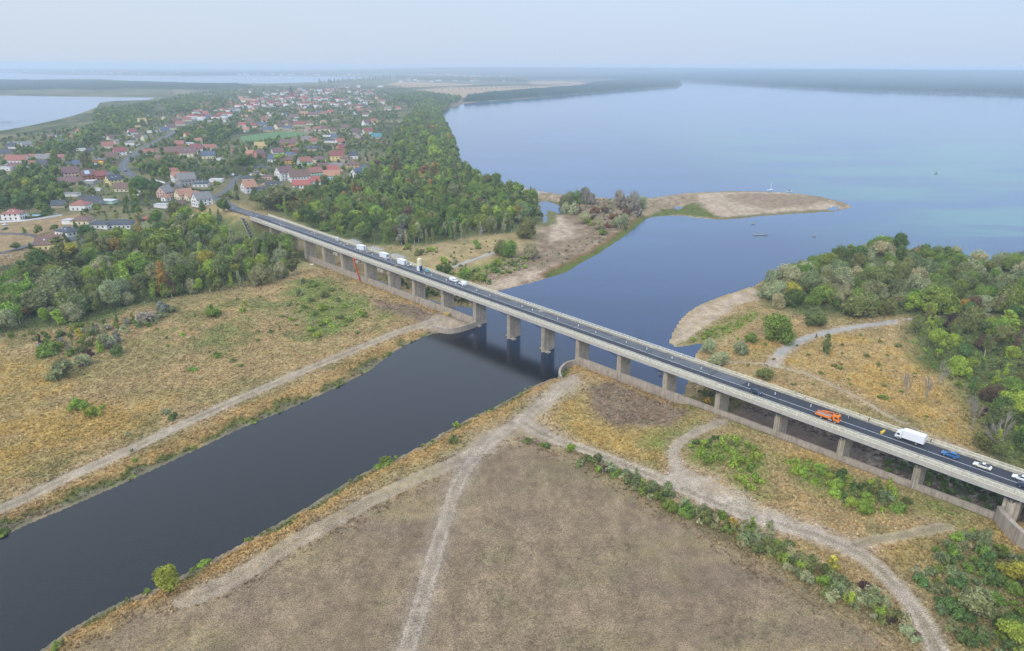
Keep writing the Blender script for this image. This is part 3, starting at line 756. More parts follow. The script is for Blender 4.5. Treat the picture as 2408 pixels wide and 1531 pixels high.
wall_run('bastion_wall', smooth_line(arc_pts([(1118, 757), (1107, 761), (1082, 769), (1057, 773), (1034, 770), (1018, 764)], 2.7)), -2, 2.75, .8, M['conc_wall'], 'curved concrete bank wall at the left end of the water opening', 'wall')
wall_run('bastion_wall', smooth_line(arc_pts([(1362, 846), (1346, 847), (1329, 853), (1318, 865), (1315, 876), (1320, 885)], 2.7)), -2, 2.75, .9, M['conc_wall'], 'rounded concrete bank wall at the right end of the water opening', 'wall')
cw = wall_run('bastion_wall', smooth_line(arc_pts([(2352, 1190), (2360, 1204), (2374, 1219), (2391, 1236), (2412, 1254), (2460, 1283)], 7.0)), 0, 7.0, 1.3, M['conc_wall'], 'tall curved concrete wing wall at the right edge under the bridge', 'wall')
# concrete-paved stair strip on the embankment
sp_ = G([(565, 515), (600, 555), (607, 552), (572, 512)])
stp = thing('embankment_steps', 'dark paved strip with pale edge running down the embankment below the bridge end', 'steps', tuple(sp_[0]))
mm_ = MB()
a0, a1 = Vector(sp_[0]), Vector(sp_[1]); b0, b1 = Vector(sp_[3]), Vector(sp_[2])
def grz(v): return float(height(np.array([v[0]]), np.array([v[1]]))[0])
for q in range(14):
    f, f2 = q / 14, (q + 1) / 14
    c = [a0.lerp(a1, f), b0.lerp(b1, f), b0.lerp(b1, f2), a0.lerp(a1, f2)]
    zt = max(grz(v) for v in c) + .15
    mm_.add([(v.x - sp_[0][0], v.y - sp_[0][1], zt - .7 - sp_[0][2]) for v in c] + [(v.x - sp_[0][0], v.y - sp_[0][1], zt - sp_[0][2]) for v in c], [(3, 2, 1, 0), (4, 5, 6, 7), (0, 1, 5, 4), (1, 2, 6, 5), (2, 3, 7, 6), (3, 0, 4, 7)])
mm_.build('step_flight', M['asph_road'], stp)
mm2 = MB()
for e0, e1 in ((a0, a1), (b0, b1)):
    for q in range(14):
        p = e0.lerp(e1, q / 14); r2 = e0.lerp(e1, (q + 1) / 14)
        mm2.tube((p.x - sp_[0][0], p.y - sp_[0][1], grz(p) + .2 - sp_[0][2]), (r2.x - sp_[0][0], r2.y - sp_[0][1], grz(r2) + .2 - sp_[0][2]), .22, 5)
mm2.build('edging', M['conc'], stp)

# ------------------------------------------------------------------ roads, draped on the ground
def ribbon(name, pts, width, mat, label, lift=.12, dashes=False, zfix=None):
    P = smooth_line(pts); t = np.gradient(P, axis=0); t /= np.linalg.norm(t, axis=1)[:, None]; nn = np.column_stack([-t[:, 1], t[:, 0]])
    if len(P) < 120:
        L_ = np.concatenate([[0], np.cumsum(np.linalg.norm(np.diff(P, axis=0), axis=1))]); q = np.arange(0, L_[-1], 4.0)
        P = np.column_stack([np.interp(q, L_, P[:, 0]), np.interp(q, L_, P[:, 1])]); t = np.gradient(P, axis=0); t /= np.linalg.norm(t, axis=1)[:, None]; nn = np.column_stack([-t[:, 1], t[:, 0]])
    V = []; offs = (-1, -.4, .4, 1)
    zz = np.max([height(*(P + nn * width / 2 * k).T) for k in (-1, -.5, 0, .5, 1)], axis=0)
    zz = np.convolve(np.pad(zz, 3, 'edge'), np.ones(7) / 7, 'valid'); zz = np.maximum(zz, np.max([height(*(P + nn * width / 2 * k).T) for k in (-1, 0, 1)], axis=0)) + lift
    if zfix is not None: zz = zfix(P, zz)
    for i in range(len(P)):
        for k in offs:
            p = P[i] + nn[i] * width / 2 * k; V.append((p[0], p[1], zz[i]))
    Fc = [(i * 4 + k, i * 4 + k + 1, (i + 1) * 4 + k + 1, (i + 1) * 4 + k) for i in range(len(P) - 1) for k in range(3)]
    o = mesh_obj(name, V, [f[::-1] for f in Fc], mat)
    tag(o, label, None, kind='structure')
    if dashes:
        m = MB(); L_ = np.concatenate([[0], np.cumsum(np.linalg.norm(np.diff(P, axis=0), axis=1))])
        for q in np.arange(2, L_[-1] - 4, 9.0 if dashes == 1 else 2.0):
            a = [np.interp(q, L_, P[:, 0]), np.interp(q, L_, P[:, 1])]; ln = 4 if dashes == 1 else 2.01
            b = [np.interp(q + ln, L_, P[:, 0]), np.interp(q + ln, L_, P[:, 1])]
            d_ = np.array(b) - np.array(a); d_ /= np.linalg.norm(d_); n_ = np.array((-d_[1], d_[0])) * .12
            z = [np.interp(q, L_, zz) + .03, np.interp(q + ln, L_, zz) + .03]
            m.add([(a[0] + n_[0], a[1] + n_[1], z[0]), (b[0] + n_[0], b[1] + n_[1], z[1]), (b[0] - n_[0], b[1] - n_[1], z[1]), (a[0] - n_[0], a[1] - n_[1], z[0])], [(3, 2, 1, 0)])
        mo = m.build('road_marking', M['whiteline'], o)
    return o
mr_pts = np.vstack([np.array([BR(448.5, -5.6), BR(470, -5.6), BR(495, -5.6)]), G2([(500, 464), (455, 447), (405, 434), (360, 430), (318, 418), (296, 403), (288, 388), (300, 373), (325, 358), (352, 341), (390, 322), (425, 302), (452, 286), (480, 272)])])
def join_bridge(P, zz):
    s, o = bs(P[:, 0], P[:, 1]); w = np.clip((s - 470) / 40, 0, 1); w = np.where(s > 560, 1, w)
    return np.where(s < 520, (ztop(np.minimum(s, 460)) - .0) * (1 - w) + np.maximum(zz, ztop(449) - (s - 449) * .028) * w, zz)
ROADP = smooth_line(mr_pts)
ribbon('road', mr_pts, 9.5, M['asph_road'], 'main road from the bridge end through the village', dashes=1, zfix=join_bridge)
SIDE = [(G2([(562, 412), (545, 432), (530, 450), (512, 464)]), 5.5, 'side street joining the main road near the bridge'),
        (G2([(-20, 549), (40, 550), (80, 554), (100, 562), (80, 574), (62, 580), (20, 592), (-20, 600)]), 4.5, 'narrow lane curving past the yellow house at the left edge'),
        (G2([(205, 440), (225, 425), (250, 410), (282, 398)]), 8.0, 'paved forecourt road beside the parked vans'),
        (G2([(-40, 517), (50, 514), (110, 508), (145, 500)]), 3.0, 'lane below the red-roofed house at the left edge'),
        (G2([(360, 432), (330, 450), (300, 462)]), 4.0, 'short lane between garden sheds'),
        (G2([(640, 318), (700, 305), (740, 292), (800, 280)]), 4.0, 'narrow street above the sports field')]
for p, w_s, lb in SIDE: ribbon('road', p, w_s, M['asph_road'] if w_s > 4 else M['path'], lb)
p_ = G2([(315, 425), (300, 410), (290, 395), (275, 395), (285, 410), (303, 428)])
ribbon('path', G2([(1192, 577), (1165, 593), (1110, 612), (1062, 629)]), 3.0, M['path'], 'pale paved path behind the bridge on the left bank', lift=.06)
ribbon('path', G2([(1828, 838), (1846, 818), (1870, 806), (1910, 790), (1980, 774), (2060, 762), (2100, 758)]), 3.4, M['path'], 'pale concrete-slab path curving through the right meadow', lift=.06)
ribbon('path', G2([(2090, 756), (2160, 748), (2260, 741), (2330, 738)]), 2.6, M['path'], 'pale path along the foot of the right-hand trees', lift=.06)
ribbon('path', G2([(1225, 445), (1260, 453), (1290, 454)]), 3, M['path'], 'pale trail on the neck of the sand spit', lift=.06)
sf = G([(565, 321), (600, 316), (660, 309), (715, 313), (722, 317), (690, 322), (640, 328), (600, 333), (568, 333)])
c_ = sf.mean(0)
so_ = mesh_obj('sports_field', [(v[0], v[1], max(v[2], c_[2]) + .25) for v in sf], [tuple(range(len(sf)))[::-1]], simple('sports_turf', (.10, .18, .065), 1, var=.15, scale=.05))
tag(so_, 'bright green sports field in the village', None, kind='structure')
# ------------------------------------------------------------------ foliage
def foliage_material():
    m, nt, b = new_mat('foliage'); N, L = nt.nodes, nt.links
    at = N.new('ShaderNodeAttribute'); at.attribute_name = 'col'
    oi = N.new('ShaderNodeObjectInfo')
    mx = N.new('ShaderNodeVectorMath'); mx.operation = 'MULTIPLY'
    L.new(at.outputs['Color'], mx.inputs[0]); L.new(oi.outputs['Color'], mx.inputs[1])
    out = N.get('Material Output'); N.remove(b)
    df = N.new('ShaderNodeBsdfDiffuse'); tr = N.new('ShaderNodeBsdfTranslucent'); ms = N.new('ShaderNodeMixShader'); ms.inputs[0].default_value = .22
    L.new(mx.outputs[0], df.inputs[0]); L.new(mx.outputs[0], tr.inputs[0]); L.new(df.outputs[0], ms.inputs[1]); L.new(tr.outputs[0], ms.inputs[2]); L.new(ms.outputs[0], out.inputs[0])
    return m
M['leaf'] = foliage_material()
M['bark'] = simple('bark', (.13, .105, .08), .9, var=.25, scale=1)
M['birchbark'] = simple('birch_bark', (.55, .52, .47), .8, var=.25, scale=1.5)
M['twig'] = simple('grey_twigs', (.30, .26, .22), .9, var=.2, scale=1)

def ico(sub=1):
    bm = bmesh.new(); bmesh.ops.create_icosphere(bm, subdivisions=sub, radius=1)
    V = np.array([v.co[:] for v in bm.verts]); Fc = np.array([[v.index for v in f.verts] for f in bm.faces]); bm.free(); return V, Fc
ICO1, ICO2 = ico(1), ico(2)

def crown_arrays(seed, lobes, n, size, core=.80, droop=0.0, sub=2, aspect=.55):
    """leaf clusters spread through and over a set of lobes; returns V, F (tris as quads), tint"""
    r = np.random.default_rng(seed); L = np.array(lobes, float)
    area = (L[:, 3] * L[:, 4] + L[:, 3] * L[:, 5]) ; pick = r.choice(len(L), n, p=area / area.sum())
    d = r.normal(size=(n, 3)); d[:, 2] += .25; d /= np.linalg.norm(d, axis=1)[:, None]
    rad = 1 - np.abs(r.normal(0, .16, n)) + r.random(n) ** 2 * .34
    Lp = L[pick]; C = Lp[:, :3] + d * Lp[:, 3:6] * rad[:, None]
    # drop what lies deep inside another lobe
    deep = np.zeros(n, bool)
    for q in L:
        deep |= (((C - q[:3]) / q[3:6]) ** 2).sum(1) < .55
    keep = ~deep & (C[:, 2] > .02); C = C[keep]; d = d[keep]; Lp = Lp[keep]; n = len(C)
    nrm = d + r.normal(0, .55, (n, 3)); nrm[:, 2] += .3; nrm /= np.linalg.norm(nrm, axis=1)[:, None]
    a = np.cross(nrm, r.normal(size=(n, 3))); a /= np.linalg.norm(a, axis=1)[:, None]
    if droop: a[:, 2] -= droop; a /= np.linalg.norm(a, axis=1)[:, None]
    b = np.cross(nrm, a); b /= np.linalg.norm(b, axis=1)[:, None]
    s = size * (.55 + .9 * r.random(n))[:, None]
    V = np.stack([C - a * s, C - b * s * aspect + nrm * s * .12, C + a * s, C + b * s * aspect + nrm * s * .12], 1).reshape(-1, 3)
    Fq = np.arange(4 * n).reshape(n, 4)
    clump = vnoise(C[:, 0] * .9 + 5, C[:, 1] * .9 + C[:, 2] * .8 + 9, seed)
    t = (.50 + .75 * clump + .60 * (r.random(n) - .35))
    tint = np.column_stack([t * (1 + .22 * (r.random(n) - .5)), t, t * (1 + .25 * (r.random(n) - .5))]); tint = np.repeat(tint, 4, 0)
    # inner mass of each lobe, uneven
    iv, fi = ICO2 if sub == 2 else ICO1; VV = [V]; FF = [Fq]; TT = [tint]; k = len(V)
    for q in L:
        w = 1 + (vnoise(iv[:, 0] * 2.2 + q[0] * 3 + 11, iv[:, 1] * 2.2 + iv[:, 2] * 2.3 + q[1] + 7, seed + 3)[:, None] - .5) * .5
        v = q[:3] + iv * q[3:6] * core * w; v[:, 2] = np.maximum(v[:, 2], .0)
        VV.append(v); FF.append(np.column_stack([fi, fi[:, 2]]) + k); k += len(v)
        tt = .62 + .5 * vnoise(v[:, 0] * 1.2, v[:, 1] * 1.2 + v[:, 2], seed + 5); TT.append(np.column_stack([tt, tt, tt]))
    return np.concatenate(VV), np.concatenate(FF), np.concatenate(TT)

def lobe_set(kind, seed):
    r = random.Random(seed); L = []
    if kind == 'broadleaf_tree':
        L.append((0, 0, 7.6, 3.0, 3.0, 3.6))
        for i in range(9):
            a = i * 2.4 + r.random(); q = r.uniform(1.8, 3.2); z = r.uniform(4.2, 9.8); q *= (1.15 - max(0, z - 7) * .2)
            k = r.uniform(1.3, 2.3); L.append((math.cos(a) * q, math.sin(a) * q, z, k, k, k * r.uniform(.75, 1.05)))
        H, Wd = 12.5, 10.0
    elif kind == 'willow_tree':
        L.append((0, 0, 4.4, 3.6, 3.6, 4.0))
        for i in range(12):
            a = i * 2.4 + r.random(); z = r.uniform(1.4, 7.0); q = r.uniform(2.2, 3.9) * (1.1 - max(0, z - 4.5) * .18)
            k = r.uniform(1.1, 2.0); L.append((math.cos(a) * q, math.sin(a) * q, z, k, k, k * r.uniform(.8, 1.2)))
        H, Wd = 9.5, 11.0
    elif kind == 'birch_tree':
        for i in range(8):
            a = r.random() * 6.28; z = 3.2 + i * 1.15; q = r.uniform(.2, 1.2) * (1.25 - z / 14); k = r.uniform(.75, 1.35) * (1.25 - z / 17)
            L.append((math.cos(a) * q, math.sin(a) * q, z, k, k, k * 1.5))
        H, Wd = 13, 5
    elif kind == 'poplar_tree':
        for i in range(9):
            z = 2.0 + i * 1.75; k = 1.5 * math.sin(math.pi * min(.98, (i + 1.6) / 11)) ** .6
            L.append((r.uniform(-.35, .35), r.uniform(-.35, .35), z, k, k, 1.7))
        H, Wd = 18, 3.6
    elif kind == 'conifer_tree':
        for i in range(7):
            z = 1.1 + i * 1.15; k = 2.2 * (1 - i / 7.6); L.append((r.uniform(-.15, .15), r.uniform(-.15, .15), z, k, k, .95))
        H, Wd = 9.3, 4.6
    elif kind == 'shrub':
        for i in range(11):
            a = i * 2.4 + r.random(); q = r.uniform(.2, 1.9); k = r.uniform(.38, 1.05) * (1.15 - q * .2)
            L.append((math.cos(a) * q, math.sin(a) * q * .8, r.uniform(.3, 1.9) * (1.2 - q * .25), k, k * r.uniform(.7, 1.2), k * r.uniform(.7, 1.2)))
        H, Wd = 2.8, 4.6
    elif kind == 'sapling':
        for i in range(6):
            a = r.random() * 6.28; z = .9 + i * .75; q = r.uniform(.1, .8) * (1.1 - z / 7); k = r.uniform(.5, .9) * (1.15 - z / 9)
            L.append((math.cos(a) * q, math.sin(a) * q, z, k, k, k * 1.2))
        H, Wd = 5.4, 2.8
    return L, H, Wd

def trunk_mb(kind, seed, L, H):
    r = random.Random(seed); m = MB()
    base = {'broadleaf_tree': .32, 'willow_tree': .34, 'birch_tree': .17, 'poplar_tree': .28, 'conifer_tree': .2, 'shrub': .06, 'sapling': .07}[kind]
    top = (L[0][0], L[0][1], H * .72) if kind in ('broadleaf_tree', 'willow_tree') else (L[-1][0], L[-1][1], H * .9)
    mid = (top[0] * .4 + r.uniform(-.2, .2), top[1] * .4, H * .35)
    m.tube((0, 0, -.6), mid, base, 7, base * .75); m.tube(mid, top, base * .75, 6, base * .25)
    for q in L[1:8]:
        z0 = H * .25 + (q[2] - H * .3) * .5
        m.tube((mid[0] * .8, mid[1] * .8, max(.2, z0)), (q[0] * .9, q[1] * .9, q[2]), base * .4, 5, base * .12)
    return m
NLEAF = {'broadleaf_tree': (2300, .38), 'willow_tree': (2700, .34), 'birch_tree': (1100, .34), 'poplar_tree': (1300, .36), 'conifer_tree': (1100, .34), 'shrub': (900, .20), 'sapling': (520, .22)}
PROTO = {}; LOD = {}
for kind, nvar in (('broadleaf_tree', 4), ('willow_tree', 3), ('birch_tree', 3), ('poplar_tree', 2), ('conifer_tree', 2), ('shrub', 4), ('sapling', 3)):
    for v in range(nvar):
        L, H, Wd = lobe_set(kind, v * 13 + 5); n, sz = NLEAF[kind]
        V, Fq, T = crown_arrays(v * 7 + 3, L, n, sz, core=.5 if kind in ('birch_tree', 'sapling') else .70, droop=.8 if kind in ('willow_tree', 'birch_tree') else 0)
        o = np_mesh('crown', V, Fq, M['leaf'], T); cm = o.data; bpy.data.objects.remove(o)
        tm = trunk_mb(kind, v, L, H).build('trunk', M['birchbark'] if kind == 'birch_tree' else M['bark']); tmd = tm.data; bpy.data.objects.remove(tm)
        PROTO.setdefault(kind, []).append((cm, tmd, H, Wd))
        LOD.setdefault(kind, []).append((*crown_arrays(v * 7 + 3, L, 150 if kind != 'shrub' else 90, sz * 2.3, core=.88, sub=1), H, Wd))

def bare_tree_mb(seed, H=10):
    r = random.Random(seed); m = MB()
    def grow(p, d, ln, rad, depth):
        q = p + d * ln; m.tube(p, q, rad, 5, rad * .7)
        if depth == 0: return
        for _ in range(3 if depth > 1 else 4):
            nd = (d + Vector((r.uniform(-.7, .7), r.uniform(-.7, .7), r.uniform(-.05, .5)))).normalized()
            grow(p.lerp(q, r.uniform(.5, 1)), nd, ln * r.uniform(.55, .75), rad * .55, depth - 1)
        grow(q, (d + Vector((r.uniform(-.2, .2), r.uniform(-.2, .2), .2))).normalized(), ln * .75, rad * .7, depth - 1)
    grow(Vector((0, 0, -.5)), Vector((.05, 0, 1)), H * .38, H * .018, 4)
    return m
BARE = []
for v in range(3):
    o = bare_tree_mb(v + 2).build('branches', M['twig']); BARE.append(o.data); bpy.data.objects.remove(o)

PAL = {'dark': (0.138, 0.189, 0.050), 'green': (0.217, 0.288, 0.058), 'fresh': (0.316, 0.416, 0.066), 'olive': (0.205, 0.225, 0.075), 'silver': (0.392, 0.385, 0.199), 'blue': (0.246, 0.271, 0.118),
       'yellow': (0.391, 0.380, 0.063), 'lime': (0.304, 0.407, 0.066), 'gold': (0.460, 0.287, 0.069), 'rust': (0.275, 0.138, 0.062), 'brown': (0.188, 0.125, 0.075), 'purple': (0.102, 0.051, 0.051), 'grey': (0.348, 0.319, 0.246), 'bluegreen': (0.138, 0.204, 0.062)}
WORDCOL = {'dark': 'dark green', 'green': 'green', 'fresh': 'fresh green', 'olive': 'olive green', 'silver': 'silvery', 'blue': 'grey-green', 'yellow': 'yellow', 'lime': 'lime green', 'gold': 'golden', 'rust': 'rusty', 'brown': 'brownish', 'purple': 'dark purple', 'grey': 'pale grey', 'bluegreen': 'deep green'}
KINDWORD = {'broadleaf_tree': 'broadleaf tree', 'willow_tree': 'round willow', 'birch_tree': 'birch', 'poplar_tree': 'poplar', 'conifer_tree': 'conifer', 'shrub': 'shrub', 'sapling': 'young tree', 'bare_tree': 'bare tree'}
PLANTS = []      # x, y, kind, width, height, colour name, zone phrase
def plant(x, y, kind, w, h, col, zone): PLANTS.append([float(x), float(y), kind, w, h, col, zone])
def plant_px(rows_, zone):
    """rows: (px, py of the foot, crown width in pixels, kind, colour, height/width)"""
    g = G([(r[0], r[1]) for r in rows_])
    for r, p in zip(rows_, g):
        w = r[2] / pxm(p[0], p[1], p[2]); plant(p[0], p[1], r[3], w, w * (r[5] if len(r) > 5 else PROTO[r[3]][0][2] / PROTO[r[3]][0][3]), r[4], zone)

def scatter(poly, spacing, mixk, cols, size, zone, seed=1, avoid=None, hmul=1.0, limit=4000, inset=0.0, jitter=.35):
    r = np.random.default_rng(seed); P = np.asarray(poly); x0, y0 = P.min(0); x1, y1 = P.max(0)
    gx_, gy_ = np.meshgrid(np.arange(x0, x1, spacing), np.arange(y0, y1, spacing * .87)); gx_ = gx_ + (np.arange(gx_.shape[0]) % 2)[:, None] * spacing / 2
    p = np.column_stack([gx_.ravel(), gy_.ravel()]); p += r.uniform(-jitter, jitter, p.shape) * spacing
    ok = poly_sd(p[:, 0], p[:, 1], P, 40) > inset
    wd = np.max([poly_sd(p[:, 0], p[:, 1], q, 20) for q in WATERS], 0); ok &= wd < -1.5
    if avoid is not None: ok &= ~avoid(p[:, 0], p[:, 1])
    p = p[ok]
    if len(p) > limit: p = p[r.permutation(len(p))[:limit]]
    kn = list(mixk); kp = np.array([mixk[k] for k in kn]); kp = kp / kp.sum(); cn = list(cols); cp = np.array([cols[c] for c in cn]); cp = cp / cp.sum()
    # colours and kinds come in groups
    for (x, y) in p:
        kind = kn[int(r.choice(len(kn), p=kp))]; u = vnoise(np.array([x / 22.0]), np.array([y / 22.0]), seed + 40)[0] * .55 + r.random() * .45
        c = cn[int(np.searchsorted(np.cumsum(cp), min(.999, max(0, (u - .12) / .76))))]
        H, Wd = PROTO[kind][0][2:]; s = size * r.uniform(.58, 1.36)
        if kind in ('birch_tree', 'poplar_tree'): s *= 1.05
        plant(x, y, kind, Wd * s, H * s * hmul * r.uniform(.85, 1.15), c, zone)

def near_bridge(x, y):
    s, o = bs(x, y); return (s > -120) & (s < 470) & (o > -17) & (o < 5)
def near_line(P, d):
    P = np.asarray(P); return lambda x, y: line_d(np.asarray(x), np.asarray(y), P, d + 5) < d
stairs_line = sp_[:2, :2]
def av_left(x, y): return near_bridge(x, y) | near_line(ROADP, 9)(x, y) | near_line(stairs_line, 7)(x, y) | ((bs(x, y)[0] > 440) & (bs(x, y)[0] < 470) & (np.abs(bs(x, y)[1]) < 20))

# woodland belt below the village, left of the bridge
scatter(WOOD_L, 8.6, {'broadleaf_tree': 5, 'willow_tree': 2.2, 'birch_tree': 3, 'sapling': .7}, {'bluegreen': 1.2, 'dark': 1.8, 'green': 3, 'silver': .8, 'blue': 1.6, 'olive': 1.6, 'fresh': 2.2, 'lime': 1.0, 'yellow': .5, 'gold': .3}, 1.0, 'in the wood belt below the village', 11, av_left, inset=3)
scatter(G2([(0, 800), (60, 785), (330, 745), (420, 720), (400, 760), (320, 780), (250, 830), (160, 850), (100, 830), (60, 800)]), 5.2, {'shrub': 5, 'sapling': 1.5}, {'blue': 2, 'silver': 1.6, 'green': 2, 'olive': 1.4, 'grey': .8, 'yellow': .4, 'purple': .25, 'dark': 1}, .95, 'at the ragged edge of the left wood', 12, av_left)
plant_px([(395, 620, 95, 'broadleaf_tree', 'green', .95), (120, 628, 0, 'shrub', 'dark')][:1] + [
    (145, 710, 90, 'willow_tree', 'blue', .95), (175, 735, 70, 'willow_tree', 'blue', .9), (25, 760, 60, 'broadleaf_tree', 'lime', 1.0), (98, 640, 60, 'broadleaf_tree', 'dark', 1.0),
    (150, 640, 72, 'birch_tree', 'olive', 1.2), (255, 665, 42, 'broadleaf_tree', 'yellow', 1.0), (205, 680, 34, 'broadleaf_tree', 'gold', 1), (275, 600, 55, 'broadleaf_tree', 'gold', .8), (165, 610, 70, 'broadleaf_tree', 'yellow', .6),
    (345, 660, 60, 'broadleaf_tree', 'green', .9), (420, 640, 62, 'willow_tree', 'blue', .85), (470, 615, 50, 'willow_tree', 'blue', 1), (385, 695, 44, 'birch_tree', 'gold', 2.0), (405, 700, 34, 'birch_tree', 'brown', 2.0), (300, 690, 46, 'birch_tree', 'fresh', 1.8),
    (470, 690, 30, 'broadleaf_tree', 'lime', 1.3), (515, 685, 34, 'broadleaf_tree', 'olive', 1.1), (450, 690, 36, 'willow_tree', 'silver', 1.1), (615, 670, 60, 'willow_tree', 'blue', .95), (695, 645, 42, 'birch_tree', 'olive', 1.4), (660, 655, 40, 'willow_tree', 'silver', 1.1), (590, 640, 34, 'broadleaf_tree', 'yellow', 1.1), (620, 645, 28, 'broadleaf_tree', 'lime', 1.2),
    (480, 570, 50, 'broadleaf_tree', 'bluegreen', .9), (440, 560, 52, 'broadleaf_tree', 'olive', .9), (55, 640, 34, 'broadleaf_tree', 'bluegreen', 1), (530, 500, 34, 'broadleaf_tree', 'dark', .95),
    (340, 760, 52, 'shrub', 'grey', .6), (385, 735, 40, 'shrub', 'grey', .7), (500, 745, 50, 'shrub', 'green', .65), (115, 835, 70, 'shrub', 'green', .5), (150, 885, 95, 'shrub', 'blue', .5), (190, 860, 60, 'shrub', 'silver', .5), (212, 838, 26, 'shrub', 'purple', .8), (235, 828, 26, 'sapling', 'lime', 1.2), (250, 815, 60, 'shrub', 'silver', .6), (280, 835, 46, 'shrub', 'bluegreen', .6), (190, 800, 26, 'sapling', 'yellow', 1.3), (140, 765, 34, 'sapling', 'lime', 1.3), (265, 820, 36, 'shrub', 'grey', .7), (215, 790, 40, 'shrub', 'blue', .6), (500, 740, 24, 'sapling', 'olive', 1.2)], 'at the edge of the left meadow')
plant_px([(185, 965, 52, 'shrub', 'lime', .62), (220, 980, 52, 'shrub', 'fresh', .58), (240, 962, 20, 'shrub', 'fresh', .6)], 'standing alone in the golden left meadow')
plant_px([(407, 987, 27, 'shrub', 'olive', .85), (388, 972, 26, 'shrub', 'silver', .5), (318, 1088, 16, 'shrub', 'fresh', .7), (310, 1062, 10, 'shrub', 'blue', 1), (300, 1025, 20, 'shrub', 'silver', .5), (510, 840, 34, 'shrub', 'green', .4), (455, 872, 30, 'shrub', 'green', .35), (548, 850, 26, 'shrub', 'olive', .4), (565, 862, 18, 'shrub', 'green', .5),
          (570, 735, 20, 'shrub', 'lime', .8), (577, 722, 16, 'sapling', 'yellow', 1.2), (430, 790, 20, 'shrub', 'lime', .5)], 'in the open left meadow')
# green bushes in the meadow under the left spans
px_mid = [(661, 742, 16, 'green'), (684, 750, 20, 'fresh'), (697, 762, 14, 'green'), (740, 738, 22, 'green'), (770, 755, 26, 'fresh'), (782, 765, 20, 'fresh'), (756, 762, 24, 'green'), (745, 790, 30, 'fresh'), (730, 775, 26, 'fresh'), (822, 752, 24, 'green'), (838, 780, 18, 'green'), (855, 742, 26, 'green'), (800, 745, 24, 'olive'), (713, 722, 26, 'green'), (730, 705, 22, 'olive'), (845, 735, 22, 'fresh'), (636, 778, 16, 'bluegreen'), (795, 705, 22, 'olive'), (765, 695, 30, 'olive'), (705, 690, 30, 'blue'), (760, 725, 30, 'fresh'), (680, 715, 22, 'blue'), (810, 720, 20, 'green'), (735, 670, 34, 'green'), (712, 662, 26, 'olive'), (780, 680, 22, 'olive')]
plant_px([(a, b + 4, c, 'shrub', e, .5) for a, b, c, e in px_mid], 'in the meadow beside the left spans of the bridge')
# wood behind the bridge up to the lake shore
scatter(WOOD_M, 8.6, {'broadleaf_tree': 6, 'birch_tree': 2, 'willow_tree': 1, 'poplar_tree': .15}, {'bluegreen': 1.6, 'dark': 3, 'green': 3, 'olive': 1.4, 'fresh': 1.0, 'blue': .8, 'brown': .4, 'rust': .25, 'gold': .2}, .92, 'in the shore wood behind the bridge', 21, av_left, inset=2, limit=2600)
plant_px([(660, 495, 80, 'broadleaf_tree', 'blue', .85), (625, 492, 60, 'broadleaf_tree', 'olive', .85), (945, 575, 44, 'birch_tree', 'grey', 1.2), (1240, 560, 56, 'willow_tree', 'olive', .95), (1225, 520, 60, 'willow_tree', 'blue', .8), (1070, 560, 20, 'birch_tree', 'silver', 2.2), (1045, 562, 18, 'birch_tree', 'grey', 2.3), (985, 568, 26, 'birch_tree', 'silver', 1.8), (935, 425, 30, 'birch_tree', 'brown', 2.0), (1000, 420, 34, 'broadleaf_tree', 'rust', 1.0), (985, 430, 30, 'broadleaf_tree', 'gold', 1.0), (1020, 355, 34, 'broadleaf_tree', 'fresh', 1.1), (1000, 335, 30, 'broadleaf_tree', 'lime', 1.0), (1022, 385, 40, 'broadleaf_tree', 'fresh', 1.1), (890, 470, 60, 'broadleaf_tree', 'bluegreen', .9), (960, 480, 56, 'broadleaf_tree', 'bluegreen', .9), (1110, 470, 44, 'broadleaf_tree', 'green', 1.0)], 'prominent in the shore wood')
plant_px([(1195, 605, 46, 'willow_tree', 'green', .95), (1180, 600, 44, 'willow_tree', 'olive', .9), (1248, 607, 46, 'willow_tree', 'silver', .85), (1210, 625, 30, 'shrub', 'olive', .5), (1172, 627, 32, 'shrub', 'fresh', .6), (1045, 620, 22, 'shrub', 'fresh', 1.0), (1040, 645, 40, 'shrub', 'dark', .7), (1090, 655, 40, 'shrub', 'green', .5), (1130, 660, 36, 'shrub', 'green', .5), (1150, 668, 22, 'shrub', 'blue', .6), (1220, 635, 16, 'sapling', 'silver', 1.2), (1165, 640, 26, 'shrub', 'green', .5), (985, 600, 34, 'shrub', 'olive', .5), (1010, 590, 30, 'shrub', 'lime', .4), (960, 585, 30, 'shrub', 'green', .5), (1120, 585, 24, 'sapling', 'lime', 1), (1100, 640, 30, 'shrub', 'fresh', .4)], 'between the bridge and the pale path')
scatter(G2([(1035, 615), (1075, 610), (1110, 640), (1200, 600), (1255, 610), (1240, 632), (1180, 650), (1130, 672), (1080, 660), (1040, 640)]), 5.5, {'shrub': 6, 'sapling': .5}, {'olive': 3, 'green': 3, 'silver': 1.4, 'fresh': 1.2, 'rust': .3}, .75, 'on the bank between bridge and beach', 36, near_bridge)
scatter(G2([(880, 578), (1010, 582), (1150, 565), (1220, 560), (1180, 590), (1060, 620), (960, 605)]), 11, {'shrub': 6, 'sapling': 1}, {'olive': 3, 'green': 2, 'lime': .6}, .55, 'in the clearing behind the bridge', 37, near_bridge)
scatter(G2([(1250, 610), (1300, 590), (1400, 545), (1440, 555), (1380, 595), (1300, 640), (1250, 635)]), 9, {'shrub': 1}, {'olive': 2, 'silver': 1.4, 'rust': .6, 'grey': .6}, .45, 'on the dry sandy shore of the bay', 38)
scatter(G2([(1690, 815), (1850, 740), (2050, 775), (2180, 860), (2290, 1000), (2200, 1010), (1950, 920), (1750, 870)]), 15, {'shrub': 6, 'sapling': .8}, {'olive': 3, 'green': 2, 'rust': .4, 'fresh': .6}, .42, 'scattered over the right meadow', 39, near_bridge)
